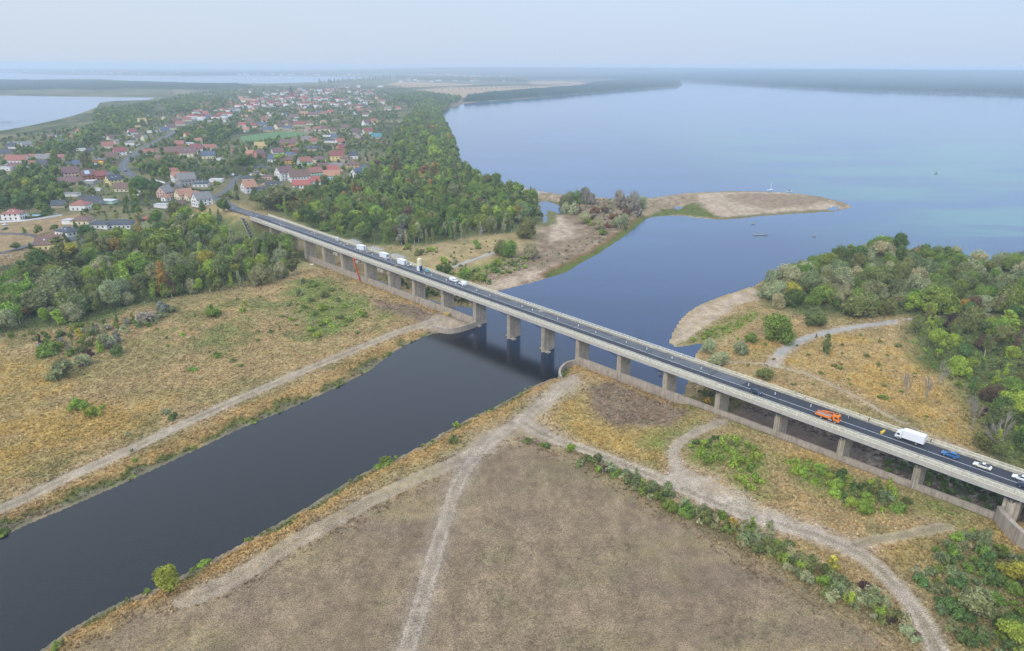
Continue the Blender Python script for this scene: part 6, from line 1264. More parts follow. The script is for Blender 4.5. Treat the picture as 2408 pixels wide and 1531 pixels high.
CARS = {
 'sedan': dict(L=4.7, W=.90, body=[(2.35, .35, .62, .70, .62), (2.2, .25, .74, .84, .74), (1.2, .22, .88, .90, .84), (.9, .22, .93, .90, .86), (-1.35, .22, .98, .90, .86), (-2.15, .25, .95, .88, .80), (-2.35, .38, .80, .76, .70)], cab=[(1.05, .88, .92, .80, .76), (.25, .88, 1.40, .82, .62), (-.75, .88, 1.44, .82, .64), (-1.75, .90, .98, .80, .72)], roof=(.18, -.72)),
 'wagon': dict(L=4.6, W=.88, body=[(2.3, .35, .60, .70, .62), (2.15, .25, .72, .82, .74), (1.2, .22, .86, .88, .82), (.9, .22, .92, .88, .84), (-1.9, .22, .98, .88, .84), (-2.3, .35, .95, .82, .78)], cab=[(1.1, .86, .90, .78, .74), (.3, .86, 1.40, .80, .62), (-1.55, .88, 1.44, .80, .64), (-2.2, .90, .98, .78, .72)], roof=(.2, -1.6)),
 'hatch': dict(L=4.2, W=.87, body=[(2.1, .35, .62, .70, .62), (1.95, .25, .74, .82, .74), (1.1, .22, .88, .87, .82), (-1.6, .22, .98, .87, .83), (-2.05, .35, .94, .80, .76)], cab=[(1.15, .86, .90, .78, .74), (.3, .86, 1.42, .80, .62), (-1.15, .88, 1.44, .80, .62), (-1.95, .90, .96, .78, .70)], roof=(.2, -1.2)),
 'van': dict(L=5.0, W=.96, body=[(2.5, .4, .85, .80, .72), (2.35, .28, 1.0, .93, .82), (1.6, .25, 1.15, .96, .90), (.9, .25, 1.92, .96, .78), (-2.3, .25, 1.98, .96, .80), (-2.5, .35, 1.9, .92, .76)], cab=[(1.66, 1.12, 1.16, .84, .82), (.86, 1.12, 1.84, .975, .76), (.2, 1.15, 1.86, .975, .76)], roof=None)}
def car(kind, loc, yaw, paint, label, group='vehicles on the bridge', name=None, cat='car'):
    d_ = CARS[kind]; root = thing(name or ('van' if kind == 'van' else 'car'), label, cat, loc, yaw, group)
    V, F_ = loft(d_['body']); MB().add(V, F_).build('body', paint, root, smooth=False)
    V, F_ = loft(d_['cab']); MB().add(V, F_).build('windows', M['glass'], root)
    if d_['roof']:
        a, b = d_['roof']; MB().box(b, a, -.60, .60, 1.36, 1.49, tx=.1, ty=.06).build('roof', paint, root)
        m = MB()
        for sg in (-1, 1): m.tube((a - .05, sg * .63, 1.38), (a + .85, sg * .76, .93), .05, 4); m.tube(((a + b) / 2, sg * .65, 1.42), ((a + b) / 2, sg * .82, .95), .05, 4); m.tube((b, sg * .65, 1.40), (b - .75, sg * .76, .98), .06, 4)
        m.build('pillars', paint, root)
    L = d_['L'] / 2; r = .31 if kind != 'van' else .34
    for x in (L * .62, -L * .6):
        for y in (-d_['W'] + .08, d_['W'] - .08): wheel(root, x, y, r, .22)
    for y in (-.6, .6):
        MB().box(L - .22, L - .06, y - .16, y + .16, .60, .74).build('headlight', M['lamp'], root)
        MB().box(-L + .02, -L + .12, y - .15, y + .15, .74, .90).build('tail_light', M['redlamp'], root)
    return root
YAWV, YAWR = YAW_U, YAW_U + math.pi       # heading to the village / heading right
def on_deck(px, py, dz=.7, oshift=0.0):
    s, o = deck(px, py, dz); return BV(s, o + oshift, .012)
def zc(ox, oy, cx, cy): return (ox / 1.701 + cx / 4, oy / 1.701 + cy / 4)
TILT = math.atan(.01)
car('wagon', on_deck(*zc(3072, 1450, 1716, 862)), YAWV, M['blue'], 'bright blue estate car behind the box truck on the bridge')
car('sedan', on_deck(*zc(3072, 1450, 2018, 968)), YAWV, M['ivory'], 'ivory saloon taxi following the blue estate car')
car('sedan', on_deck(*zc(3072, 1450, 2390, 1085)), YAWV, M['white'], 'white saloon cut by the right edge of the picture')
car('hatch', on_deck(*zc(3072, 1450, 2430, 1160)), YAWR, M['navy'], 'dark car on the near lane at the right edge')
car('hatch', on_deck(*zc(2400, 1200, 1470, 860)), YAWR, M['navy'], 'dark navy hatchback alone on the middle of the bridge')
car('van', on_deck(*zc(900, 700, 2150, 985), .9), YAWR, M['white'], 'white van parked on the closed lane, windscreen towards the right', 'parked work vans on the bridge', cat='van')
car('van', on_deck(*zc(900, 700, 2238, 1018), .9), YAWV, M['white'], 'white van parked on the closed lane, rear doors towards the right', 'parked work vans on the bridge', cat='van')

def box_truck(loc, yaw):
    t = thing('box_truck', 'white box truck with long cargo body heading for the village', 'truck', loc, yaw, 'vehicles on the bridge')
    MB().box(-4.3, 1.9, -1.2, 1.2, 1.0, 3.55).build('cargo_box', M['white'], t)
    m = MB(); V, F_ = loft([(3.95, .55, 1.30, 1.02, .98), (3.88, .5, 1.5, 1.06, 1.0), (3.55, .45, 2.45, 1.08, .92), (2.05, .45, 2.62, 1.08, .96)]); m.add(V, F_); m.build('cab', M['white'], t)
    V, F_ = loft([(3.3, 2.4, 2.5, .9, .8), (2.0, 2.4, 3.35, 1.02, .92)]); MB().add(V, F_).build('wind_deflector', M['white'], t)
    MB().add([(3.90, -.86, 1.56), (3.90, .86, 1.56), (3.62, .80, 2.34), (3.62, -.80, 2.34)], [(0, 1, 2, 3)]).build('windscreen', M['glass'], t)
    for sg in (-1, 1): MB().box(2.55, 3.35, sg * 1.03 if sg > 0 else -1.10, 1.10 if sg > 0 else sg * 1.03, 1.5, 2.15).build('side_window', M['glass'], t); MB().box(3.55, 3.65, sg * 1.2 - .1, sg * 1.2 + .1, 1.5, 2.0).build('mirror', M['black'], t)
    MB().box(-4.2, 3.6, -.45, .45, .55, 1.0).build('chassis', M['steel'], t)
    for y in (-.75, .75): MB().box(3.86, 3.98, y - .18, y + .18, .72, .9).build('headlight', M['lamp'], t)
    for y in (-.9, .9): MB().box(-4.36, -4.28, y - .18, y + .18, .85, .98).build('tail_light', M['redlamp'], t)
    for x in (2.85, -2.3):
        for y in (-.98, .98): wheel(t, x, y, .46, .32)
    return t
box_truck(on_deck(*zc(3072, 1450, 1335, 690), 1.9), YAWV)
def orange_truck(loc, yaw):
    t = thing('service_truck', 'orange service truck with drop-side bed and loading crane', 'truck', loc, yaw, 'vehicles on the bridge')
    V, F_ = loft([(3.75, .6, 1.35, 1.10, 1.08), (3.7, .55, 1.6, 1.14, 1.10), (3.5, .55, 2.75, 1.14, 1.02), (1.95, .55, 2.85, 1.14, 1.05)]); MB().add(V, F_).build('cab', M['orange'], t)
    MB().add([(3.72, -.92, 1.62), (3.72, .92, 1.62), (3.53, .90, 2.5), (3.53, -.90, 2.5)], [(0, 1, 2, 3)]).build('windscreen', M['glass'], t)
    for sg in (-1, 1): MB().box(2.4, 3.3, 1.08 if sg > 0 else -1.16, 1.16 if sg > 0 else -1.08, 1.65, 2.3).build('side_window', M['glass'], t)
    MB().box(2.2, 3.0, -.5, .5, 2.85, 2.93).build('roof_hatch', M['black'], t)
    b = MB(); b.box(-3.9, 1.1, -1.2, 1.2, 1.05, 1.2); b.box(-3.9, 1.1, -1.22, -1.14, 1.2, 1.75); b.box(-3.9, 1.1, 1.14, 1.22, 1.2, 1.75); b.box(-3.94, -3.86, -1.2, 1.2, 1.2, 1.75); b.box(1.06, 1.14, -1.2, 1.2, 1.2, 2.0); b.build('drop_side_bed', M['orange'], t)
    MB().box(-3.7, .9, -1.0, 1.0, 1.2, 1.45).build('load_floor', M['rubble'], t)
    c = MB(); c.box(1.25, 1.75, -.3, .3, 1.0, 2.3); c.tube((1.5, 0, 2.3), (1.5, .2, 3.0), .16, 8); c.tube((1.5, .2, 3.0), (-2.6, .75, 2.2), .15, 6); c.tube((-2.6, .75, 2.2), (-.3, .9, 1.9), .12, 6); c.build('loading_crane', M['orange'], t)
    MB().box(-3.8, 3.4, -.45, .45, .6, 1.05).build('chassis', M['steel'], t)
    for sg in (-1, 1): MB().box(.4, 1.6, sg * .95 - .2, sg * .95 + .2, .55, .95).build('tool_box', M['galv'], t)
    for y in (-.8, .8): MB().box(3.7, 3.82, y - .16, y + .16, .75, .95).build('headlight', M['lamp'], t)
    m = MB(); m.tube((3.0, -.7, 2.86), (3.0, -.7, 3.05), .12, 8); m.tube((3.0, .7, 2.86), (3.0, .7, 3.05), .12, 8); m.build('beacon', M['yellow'], t)
    for x in (2.75, -1.9):
        for y in (-1.0, 1.0): wheel(t, x, y, .52, .36)
orange_truck(on_deck(*zc(3072, 1450, 570, 500), 1.5), YAWR)

# ------------------------------------------------------------------ works compound on the closed lane
def site_container(loc, yaw, label, L=6.2, W_=2.5, H=2.7, win=False):
    t = thing('site_container', label, 'container', loc, yaw, 'white site containers on the closed bridge lane')
    MB().box(-L / 2, L / 2, -W_ / 2, W_ / 2, .25, H).build('wall', M['white'], t)
    MB().box(-L / 2 - .05, L / 2 + .05, -W_ / 2 - .05, W_ / 2 + .05, H, H + .14).build('roof', M['white'], t)
    MB().box(-L / 2 - .02, L / 2 + .02, -W_ / 2 - .02, W_ / 2 + .02, .08, .25).build('base_frame', M['galv'], t)
    MB().box(-L / 2 - .055, L / 2 + .055, -W_ / 2 - .055, W_ / 2 + .055, H - .14, H - .02).build('gutter', M['galv'], t)
    if win:
        for y in (-.55, .45): MB().box(-L / 2 - .07, -L / 2 + .02, y - .32, y + .32, 1.1, 2.1).build('window', M['glass'], t)
    else: MB().box(-L / 2 - .06, -L / 2 + .02, -.45, .45, .3, 2.2).build('door', M['galv'], t)
    for sg in (-1.6, -.2, 1.2): MB().box(sg, sg + .05, W_ / 2 - .01, W_ / 2 + .04, .3, H - .2).build('seam', M['galv'], t)
site_container(on_deck(*zc(900, 700, 1283, 682), 1.3), YAW_U + .10, 'white site container farthest up the bridge')
site_container(on_deck(*zc(900, 700, 1500, 757), 1.3), YAW_U + .04, 'white site container with two dark windows in its end wall', win=True)
site_container(on_deck(*zc(900, 700, 1666, 818), 1.3), YAW_U, 'white site container nearest the silo')
tl = thing('portable_toilet', 'small white cabin standing alone on the closed bridge lane', 'cabin', on_deck(*zc(900, 700, 1053, 602), 1.1), YAW_U)
MB().box(-.6, .6, -.6, .6, .1, 2.15).build('wall', M['white'], tl); MB().box(-.64, .64, -.64, .64, 2.15, 2.35, tx=.2, ty=.2).build('roof', M['white'], tl); MB().box(-.1 - .35, .25, .59, .64, .15, 2.0).build('door', M['galv'], tl)
sl = thing('silo', 'cream cylindrical silo on a grey four-legged frame beside the railing', 'silo', on_deck(*zc(900, 700, 1832, 900), 0), YAW_U)
m = MB(); m.tube((0, 0, 3.1), (0, 0, 6.7), 1.35, 24); m.tube((0, 0, 6.7), (0, 0, 7.0), 1.35, 24, 1.1); m.build('tank', M['silo'], sl)
m = MB(); m.tube((0, 0, 3.1), (0, 0, 1.5), 1.3, 24, .3); m.build('cone', M['silo'], sl)
m = MB(); m.tube((0, 0, 5.7), (0, 0, 5.82), 1.39, 24); m.build('band', M['galv'], sl)
for sx_ in (-1, 1):
    for sy_ in (-1, 1): MB().tube((sx_ * 1.25, sy_ * 1.25, 0), (sx_ * .95, sy_ * .95, 3.3), .1, 6).build('leg', M['galv'], sl)
MB().box(-1.3, 1.3, .95, 1.1, .1, 3.0, tx=.25).build('side_sheet', M['white'], sl); MB().box(-1.1, -.95, -1.2, 1.0, .1, 2.9).build('control_cabinet', simple('blue_cabinet', (.04, .07, .16), .5, var=0), sl)
tr = thing('compressor_trailer', 'turquoise compressor on a small grey trailer below the silo', 'trailer', on_deck(*zc(900, 700, 1902, 905), .5), YAW_U)
MB().box(-1.3, 1.3, -.8, .8, .45, .62).build('trailer_bed', M['galv'], tr); MB().box(-1.0, .9, -.62, .62, .62, 1.55, tx=.12, ty=.08).build('housing', M['teal'], tr)
MB().tube((1.3, 0, .5), (2.3, 0, .4), .05, 6).build('drawbar', M['galv'], tr)
for y in (-.85, .85): wheel(tr, -.2, y, .3, .18)
for i, (cx, cy, sz) in enumerate(((1722, 855, .55), (1748, 852, .75))):
    mx_ = thing('concrete_mixer', ('small white mixer drum next to the nearest site container', 'larger white mixer drum between containers and silo')[i], 'mixer', on_deck(*zc(900, 700, cx, cy), .5), YAW_U, 'mixers beside the silo')
    m = MB(); m.tube((-.5 * sz, 0, 1.0 * sz), (0, 0, 1.35 * sz), .35 * sz, 12, .75 * sz); m.tube((0, 0, 1.35 * sz), (.6 * sz, 0, 1.7 * sz), .75 * sz, 12, .4 * sz); m.build('drum', M['white'], mx_)
    m = MB(); m.tube((-.5, -.45, 0), (-.2, 0, sz), .05, 5); m.tube((-.5, .45, 0), (-.2, 0, sz), .05, 5); m.tube((.7, 0, 0), (.2, 0, sz), .05, 5); m.tube((-.5, -.45, .1), (-.5, .45, .1), .05, 5); m.build('stand', M['steel'], mx_)
# delineators along the lane line
DEL = [(1500, 1000, c) for c in ((400, 235), (530, 235), (670, 282), (760, 318), (822, 335), (955, 378), (1080, 425), (1383, 530), (1480, 563), (1718, 648), (1913, 712), (2077, 775), (2365, 868))] + \
      [(2400, 1200, c) for c in ((440, 460), (678, 545), (952, 645), (1398, 798), (1648, 882), (1983, 997), (2343, 1100))] + [(3072, 1450, (763, 512)), (900, 700, (840, 550)), (900, 700, (1120, 660)), (900, 700, (1224, 693)), (900, 700, (1270, 712)), (900, 700, (1385, 748)), (900, 700, (525, 470))]
dproto = None
for ox, oy, c in sorted(DEL, key=lambda d_: d_[0] / 1.701 + d_[2][0] / 4):
    s, o = deck(*zc(ox, oy, *c), .5); o = min(max(o, -8.6), -5.9) if ox != 900 or c[0] > 600 else o
    if dproto is None:
        dproto = thing('delineator', '', 'delineator', BV(s, o, .01), YAW_U, 'white delineator posts along the closed lane'); dd = dproto
        MB().box(-.09, .09, -.16, .16, .1, 1.05).build('panel', M['white'], dd); MB().box(-.3, .3, -.22, .22, 0, .1).build('foot', M['black'], dd)
    else:
        dd = dproto.copy(); COL.objects.link(dd); dd.location = BV(s, o, .01)
        for ch in dproto.children:
            c2 = ch.copy(); COL.objects.link(c2); c2.parent = dd
    dd['label'] = 'white delineator post on the closed lane of the bridge'; dd['_auto'] = 1
# barriers, work platforms and debris
def barrier(px, py, label, yaw=0):
    t = thing('road_barrier', label, 'barrier', on_deck(px, py, .5), YAW_U + math.pi / 2 + yaw, 'road barriers on the bridge')
    for i in range(4): MB().box(-1 + i * .5, -.5 + i * .5, -.03, .03, .75, 1.05).build('board', M['white'] if i % 2 else M['redor'], t)
    for x in (-.9, .9): MB().box(x - .04, x + .04, -.3, .3, 0, .75).build('leg', M['galv'], t)
barrier(*zc(900, 700, 823, 548), 'red and white road barrier closing the lane up the bridge'); barrier(*zc(900, 700, 852, 552), 'pale road barrier beside the red and white one', .4)
barrier(*zc(2400, 1200, 1918, 925), 'red and white barrier on the far sidewalk')
ya = thing('crash_cushion', 'yellow marker board lying slanted on the closed lane before the truck', 'marker', on_deck(*zc(3072, 1450, 1082, 650), .3), YAW_U)
MB().box(-.35, .35, -1.3, 1.3, .02, .5, tx=.08, ty=.1).build('board', M['yellow'], ya); MB().box(-.4, .4, 1.0, 1.35, .5, .75).build('lamp', M['yellow'], ya)
for px, py, lb in ((*zc(1500, 1000, 200, 148), 'yellow temporary stop stripe on the near lane below the containers'), (*zc(900, 700, 545, 482), 'yellow temporary stop stripe near the village end')):
    s, o = deck(px, py); j = MB(); strip(j, s - .25, s + .25, -5.3, -2.5, .011, .019); bpart(j, 'stop_stripe', M['yellow'])
def platform(px, py, label):
    """scaffold platform with railing hung on the far side, rubble stacked on the lane beside it"""
    s, o = deck(px, py, .5); t = thing('work_platform', label, 'scaffold', BV(s, -13.0, 0), YAW_U, 'work platforms hung on the far railing')
    MB().box(-6, 6, -4.0, -.3, 1.0, 1.15).build('deck_boards', M['timber'], t)
    m = MB()
    for x in np.arange(-6, 6.1, 1.5): m.tube((x, -4.0, -1.5), (x, -4.0, 2.3), .05, 5); m.tube((x, -.3, .2), (x, -.3, 1.1), .05, 5)
    m.tube((-6, -4, 2.2), (6, -4, 2.2), .05, 5); m.tube((-6, -4, 1.7), (6, -4, 1.7), .05, 5); m.build('scaffold_tubes', M['galv'], t)
    m = MB(); m.box(-2.5, 4.5, -4.6, -4.0, .2, 1.1, ty=.2); m.build('side_panel', M['conc'], t)
for px, py, lb in ((*zc(900, 700, 1180, 640), 'grey scaffold platform before the first container'), (*zc(900, 700, 1395, 705), 'grey scaffold platform between the first two containers'), (*zc(900, 700, 1605, 775), 'grey scaffold platform before the third container')):
    platform(px, py, lb)
    r = random.Random(int(px)); s, o = deck(px, py, .3)
    t = thing('material_stack', lb.replace('grey scaffold platform', 'stack of boards and tubes on the lane'), 'material stack', BV(s, -8.6, .01), YAW_U, 'stacked material on the closed lane')
    for i in range(16):
        x, y, L_ = r.uniform(-4, 4), r.uniform(-1.6, 1.8), r.uniform(.8, 2.6); a = r.uniform(-.6, .6); z = r.uniform(.05, .5)
        m = MB().box(-L_ / 2, L_ / 2, -.25, .25, 0, r.uniform(.1, .4)); o_ = m.build('board_pile', r.choice([M['timber'], M['galv'], M['rubble'], M['conc']]), t); o_.location = (x, y, z if z > .25 else 0); o_.rotation_euler = (0, 0, a)
g_s, g_o = deck(*zc(1940 * 0 + 1500, 1000, 1560, 580), .3)
t = thing('material_stack', 'low grey pile of boards beside a joint above the water', 'material stack', BV(g_s, -9.6, .01), YAW_U)
for i in range(6):
    o_ = MB().box(-1.1, 1.1, -.2, .2, 0, .12 + .07 * i).build('board_pile', M['timber'], t); o_.location = (-.5 + i * .25, -.9 + i * .32, 0); o_.rotation_euler = (0, 0, 1.2 + i * .1)
# gantries hanging under the near edge
for cx, cy, lb in ((1060, 738, 'grey hanging work cabin under the deck farthest from the camera'), (1262, 808, 'grey hanging work cabin above the red chute'), (1478, 896, 'grey hanging work cabin nearest the water opening')):
    s, o = deck(*zc(900, 700, cx, cy), -3.0); t = thing('hanging_gantry', lb, 'gantry', BV(s, 1.2, -3.6), YAW_U, 'hanging work cabins under the near deck edge')
    MB().box(-2.6, 2.6, -.9, 1.3, 0, 1.25).build('cabin', M['conc'], t); MB().box(-2.7, 2.7, -1.0, 1.4, -.1, 0).build('floor', M['galv'], t)
    m = MB(); [m.tube((x, y, 1.2), (x, y, 2.4), .07, 5) for x in (-2.3, 2.3) for y in (-.7, 0)]; m.build('hanger', M['steel'], t); MB().box(.2, .9, 1.28, 1.34, .1, 1.1).build('opening', M['steel'], t)
g0 = G([zc(900, 700, 1272, 995)])[0]; s, o = bs(g0[0], g0[1]); ch = thing('debris_chute', 'bright red debris chute hanging from the bridge to the meadow', 'chute', (g0[0], g0[1], g0[2] - .3), YAW_U)
top = Vector(BV(s + .5, 2.6, -2.0)) - Vector((g0[0], g0[1], g0[2])); inv = Matrix.Rotation(-YAW_U, 3, 'Z')
m = MB(); k0 = inv @ top
for i in range(9):
    a, b = i / 9, (i + .96) / 9; rr0 = .32 + .016 * i; m.tube(k0 * a, k0 * b, rr0, 10, rr0 + .12)
m.build('chute_tube', M['redor'], ch); MB().tube(k0, k0 + Vector((0, 0, .7)), .7, 10, .85).build('funnel', M['redor'], ch)
# ------------------------------------------------------------------ people
def person(loc, yaw, label, top, legs, group=None, seated=False, hair=(.05, .035, .025)):
    """standing figure about 1.75 m: one continuous skin body, clothes as children"""
    root = thing('person', label, 'person', loc, yaw, group)
    def skinned(name, verts, edges, rad, mat, parent):
        me = bpy.data.meshes.new(name); me.from_pydata(verts, edges, []); me.update(); o = bpy.data.objects.new(name, me); COL.objects.link(o)
        o.modifiers.new('skin', 'SKIN')
        for i, r in enumerate(rad): me.skin_vertices[0].data[i].radius = (r, r)
        me.skin_vertices[0].data[0].use_root = True
        sd_ = o.modifiers.new('sub', 'SUBSURF'); sd_.levels = 1; sd_.render_levels = 1; me.materials.append(mat); o.parent = parent; return o
    if not seated:
        J = [(0, 0, .95), (0, 0, 1.18), (0, 0, 1.42), (.01, 0, 1.52), (.02, 0, 1.66), (.02, 0, 1.75), (0, .19, 1.42), (.03, .25, 1.16), (.12, .24, .94), (0, -.19, 1.42), (-.02, -.25, 1.16), (.06, -.26, .93), (0, .09, .92), (.03, .10, .50), (0, .10, .07), (.13, .11, .03), (0, -.09, .92), (.0, -.10, .50), (-.06, -.10, .07), (.08, -.11, .03)]
    else:
        J = [(-.1, 0, .95), (-.06, 0, 1.15), (.05, 0, 1.38), (.1, 0, 1.47), (.14, 0, 1.6), (.14, 0, 1.68), (.05, .19, 1.36), (.25, .27, 1.15), (.5, .28, 1.12), (.05, -.19, 1.36), (.25, -.27, 1.15), (.5, -.28, 1.12), (-.08, .12, .92), (.3, .22, .80), (.12, .22, .38), (.26, .22, .33), (-.08, -.12, .92), (.3, -.22, .80), (.12, -.22, .38), (.26, -.22, .33)]
    E_ = [(0, 1), (1, 2), (2, 3), (3, 4), (4, 5), (2, 6), (6, 7), (7, 8), (2, 9), (9, 10), (10, 11), (0, 12), (12, 13), (13, 14), (14, 15), (0, 16), (16, 17), (17, 18), (18, 19)]
    R_ = [.14, .13, .14, .055, .095, .07, .055, .042, .035, .055, .042, .035, .085, .06, .042, .035, .085, .06, .042, .035]
    skinned('body', J, E_, R_, M['skin'], root)
    def sub(ids, ed, k, name, mat): skinned(name, [J[i] for i in ids], ed, [R_[i] * k for i in ids], mat, root)
    sub([1, 0, 2, 6, 7, 9, 10], [(0, 1), (0, 2), (2, 3), (3, 4), (2, 5), (5, 6)], 1.22, 'jacket', top)
    sub([0, 12, 13, 14, 16, 17, 18], [(0, 1), (1, 2), (2, 3), (0, 4), (4, 5), (5, 6)], 1.2, 'trousers', legs)
    v, f = ICO1; hx = J[5]; mesh_obj('hair', [(q[0] * .105 + hx[0] - .01, q[1] * .09 + hx[1], q[2] * .07 + hx[2] + .02) for q in v], [tuple(int(i) for i in t_) for t_ in f], simple('hair', hair, .8, var=0), root)
    return root
cloth_d = simple('dark_cloth', (.03, .03, .035), .9, var=0); cloth_b = simple('denim', (.05, .07, .13), .9, var=0); cloth_g = simple('grey_cloth', (.18, .18, .19), .9, var=0)
s, o = deck(*zc(3072, 1450, 968, 540)); person(BV(s, -11.5, .14), YAWV, 'person in dark clothes walking on the far sidewalk ahead of the truck', cloth_d, cloth_d)
s, o = deck(*zc(3072, 1450, 1518, 770)); person(BV(s, -11.6, .14), YAWR, 'person in grey standing on the far sidewalk behind the truck', cloth_g, cloth_b)
mcx = zc(900, 700, 237, 358); s, o = deck(*mcx, .6)
mp_ = BR(s, -7.0); mz = float(ztop(min(s, 460))) - max(0, (s - 460)) * .02 + .1
mc = thing('motorcycle', 'motorcycle coming down the road at the village end of the bridge', 'motorcycle', (mp_[0], mp_[1], mz), YAWR)
for x in (-.7, .7):
    m = MB(); m.tube((x, -.06, .32), (x, .06, .32), .32, 14); m.build('wheel', M['rubber'], mc)
MB().box(-.5, .55, -.13, .13, .35, .85, tx=.1).build('frame', M['steel'], mc); MB().box(-.55, .1, -.12, .12, .85, .95).build('seat', M['black'], mc)
m = MB(); m.tube((.65, 0, .35), (.5, 0, 1.05), .05, 6); m.tube((.45, -.32, 1.1), (.45, .32, 1.1), .025, 5); m.build('handlebar', M['galv'], mc); MB().box(.52, .7, -.09, .09, .85, 1.05).build('headlight', M['lamp'], mc)
rider = person((mp_[0], mp_[1], mz), YAWR, 'rider in dark clothing with white helmet sitting on the motorcycle', cloth_d, cloth_d, seated=True, hair=(.75, .75, .76))

# ------------------------------------------------------------------ odds and ends on the banks
def at(px, py): return G([(px, py)])[0]
g = at(*zc(1500, 1000, 668, 608)); sk = thing('skip', 'small yellow skip on the meadow beside the flood wall', 'container', tuple(g), .2); MB().add([(-1.1, -.7, .1), (1.1, -.7, .1), (1.1, .7, .1), (-1.1, .7, .1), (-1.6, -.95, 1.0), (1.6, -.95, 1.0), (1.6, .95, 1.0), (-1.6, .95, 1.0)], [(3, 2, 1, 0), (0, 1, 5, 4), (1, 2, 6, 5), (2, 3, 7, 6), (3, 0, 4, 7)]).build('tub', M['yellow'], sk); MB().box(-1.35, 1.35, -.75, .75, .75, .85).build('fill', M['rubble'], sk)
g = at(*zc(900, 700, 815, 842)); o_ = MB().box(-1.3, 1.3, -.4, .4, 0, .35, tx=.3, ty=.1).build('plastic_sheet', M['white']); o_.location = tuple(g); tag(o_, 'white plastic bundle lying on the meadow by the left piers', 'bundle')
g = at(*zc(2400, 1200, 290, 800)); o_ = mesh_obj('litter_bag', [tuple(np.array(v) * np.array((.45, .35, .3)) + np.array((0, 0, .25))) for v in ICO1[0]], [tuple(int(i) for i in f) for f in ICO1[1]], simple('orange_plastic', (.8, .32, .16), .6, var=0)); o_.location = tuple(g); tag(o_, 'orange plastic bag lying on brown ground by the right bank wall', 'bag')
def driftwood(px, py, L_, label, seed):
    x, y = W(px, py, 0); t = thing('driftwood', label, 'driftwood', (x, y, 0), .1); r = random.Random(seed); m = MB()
    m.tube((-L_ / 2, 0, .3), (L_ * .3, .2, .5), .45, 7, .25); m.tube((L_ * .3, .2, .5), (L_ / 2, .4, 1.8), .25, 6, .08)
    m.tube((0, .1, .4), (L_ * .15, .6, 2.0), .2, 5, .06); m.tube((L_ * .1, 0, .5), (L_ * .45, -.5, .9), .2, 5, .06); m.tube((-L_ * .4, 0, .3), (-L_ * .45, .5, 1.7), .35, 6, .1); m.tube((L_ * .2, .1, .5), (L_ * .36, .3, 2.1), .14, 5, .05)
    m.build('trunk', M['timber'], t)
driftwood(1791, 553, 13, 'bleached fallen tree floating in the bay', 1); driftwood(1772, 527, 4, 'small floating log near the sand spit', 2); driftwood(1915, 556, 3, 'small floating log right of the fallen tree', 3)
# dead wood at the second right pier
x, y = W(*zc(2400, 1200, 545, 725), 0.0); t = thing('dead_branch', 'bleached dead branch sticking out of the blue water by a pier', 'branch', (x, y, -.5), 2.4); o_ = bpy.data.objects.new('branches', BARE[1]); COL.objects.link(o_); o_.parent = t; o_.scale = (.55,) * 3; o_.rotation_euler = (1.25, 0, .3)
def boat(px, py, L_, label, mast=False, yaw=0):
    x, y = W(px, py, 0); t = thing('boat', label, 'boat', (x, y, 0), yaw); a = L_ / 2
    V = []; st = [(-a, .55, .9), (-a * .4, .62, .8), (a * .4, .55, .8), (a * .85, .25, .95), (a, .02, 1.0)]
    for xx, w_, h_ in st: V += [(xx, -w_ * L_ * .28, h_), (xx, -w_ * L_ * .15, -.2), (xx, w_ * L_ * .15, -.2), (xx, w_ * L_ * .28, h_)]
    F_ = [(0, 1, 2, 3)] + [(k * 4 + i, (k + 1) * 4 + i, (k + 1) * 4 + i + 1, k * 4 + i + 1) for k in range(4) for i in range(3)] + [(k * 4 + 3, (k + 1) * 4 + 3, (k + 1) * 4, k * 4) for k in range(4)]
    MB().add(V, F_).build('hull', M['white'], t)
    MB().box(-a * .3, a * .3, -L_ * .09, L_ * .09, .8, 1.6, tx=.3).build('cabin', M['steel'] if not mast else M['white'], t)
    if mast: MB().tube((0, 0, .8), (0, 0, 9), .14, 6, .08).build('mast', M['white'], t)
boat(2201, 408, 8, 'small dark-topped motorboat alone on the open lake'); boat(1812, 448, 7, 'white sailing boat moored behind the sand spit', True, .2); boat(1856, 451, 6, 'low pinkish boat pulled up behind the sand spit', False, .1)
x, y = W(6, 288, 0); t = thing('jetty', 'dark wooden jetty reaching into the left lake', 'jetty', (x, y, 0), .35); MB().box(-28, 18, -1, 1, 1.2, 1.6).build('deck_boards', M['steel'], t)
m = MB(); [m.tube((xx, yy, -1), (xx, yy, 1.3), .2, 5) for xx in np.arange(-26, 18, 5) for yy in (-.8, .8)]; m.build('pile', M['steel'], t)
for i in range(12):
    x, y = W(6 + i * 5.2, 296 - i * 1.15, 0); o_ = MB().tube((0, 0, -1), (0, 0, 1.5), .28, 6).build('mooring_post', M['steel']); o_.location = (x, y, 0); tag(o_, 'dark mooring post in the row of posts in the left lake', 'post', 'row of mooring posts in the left lake')
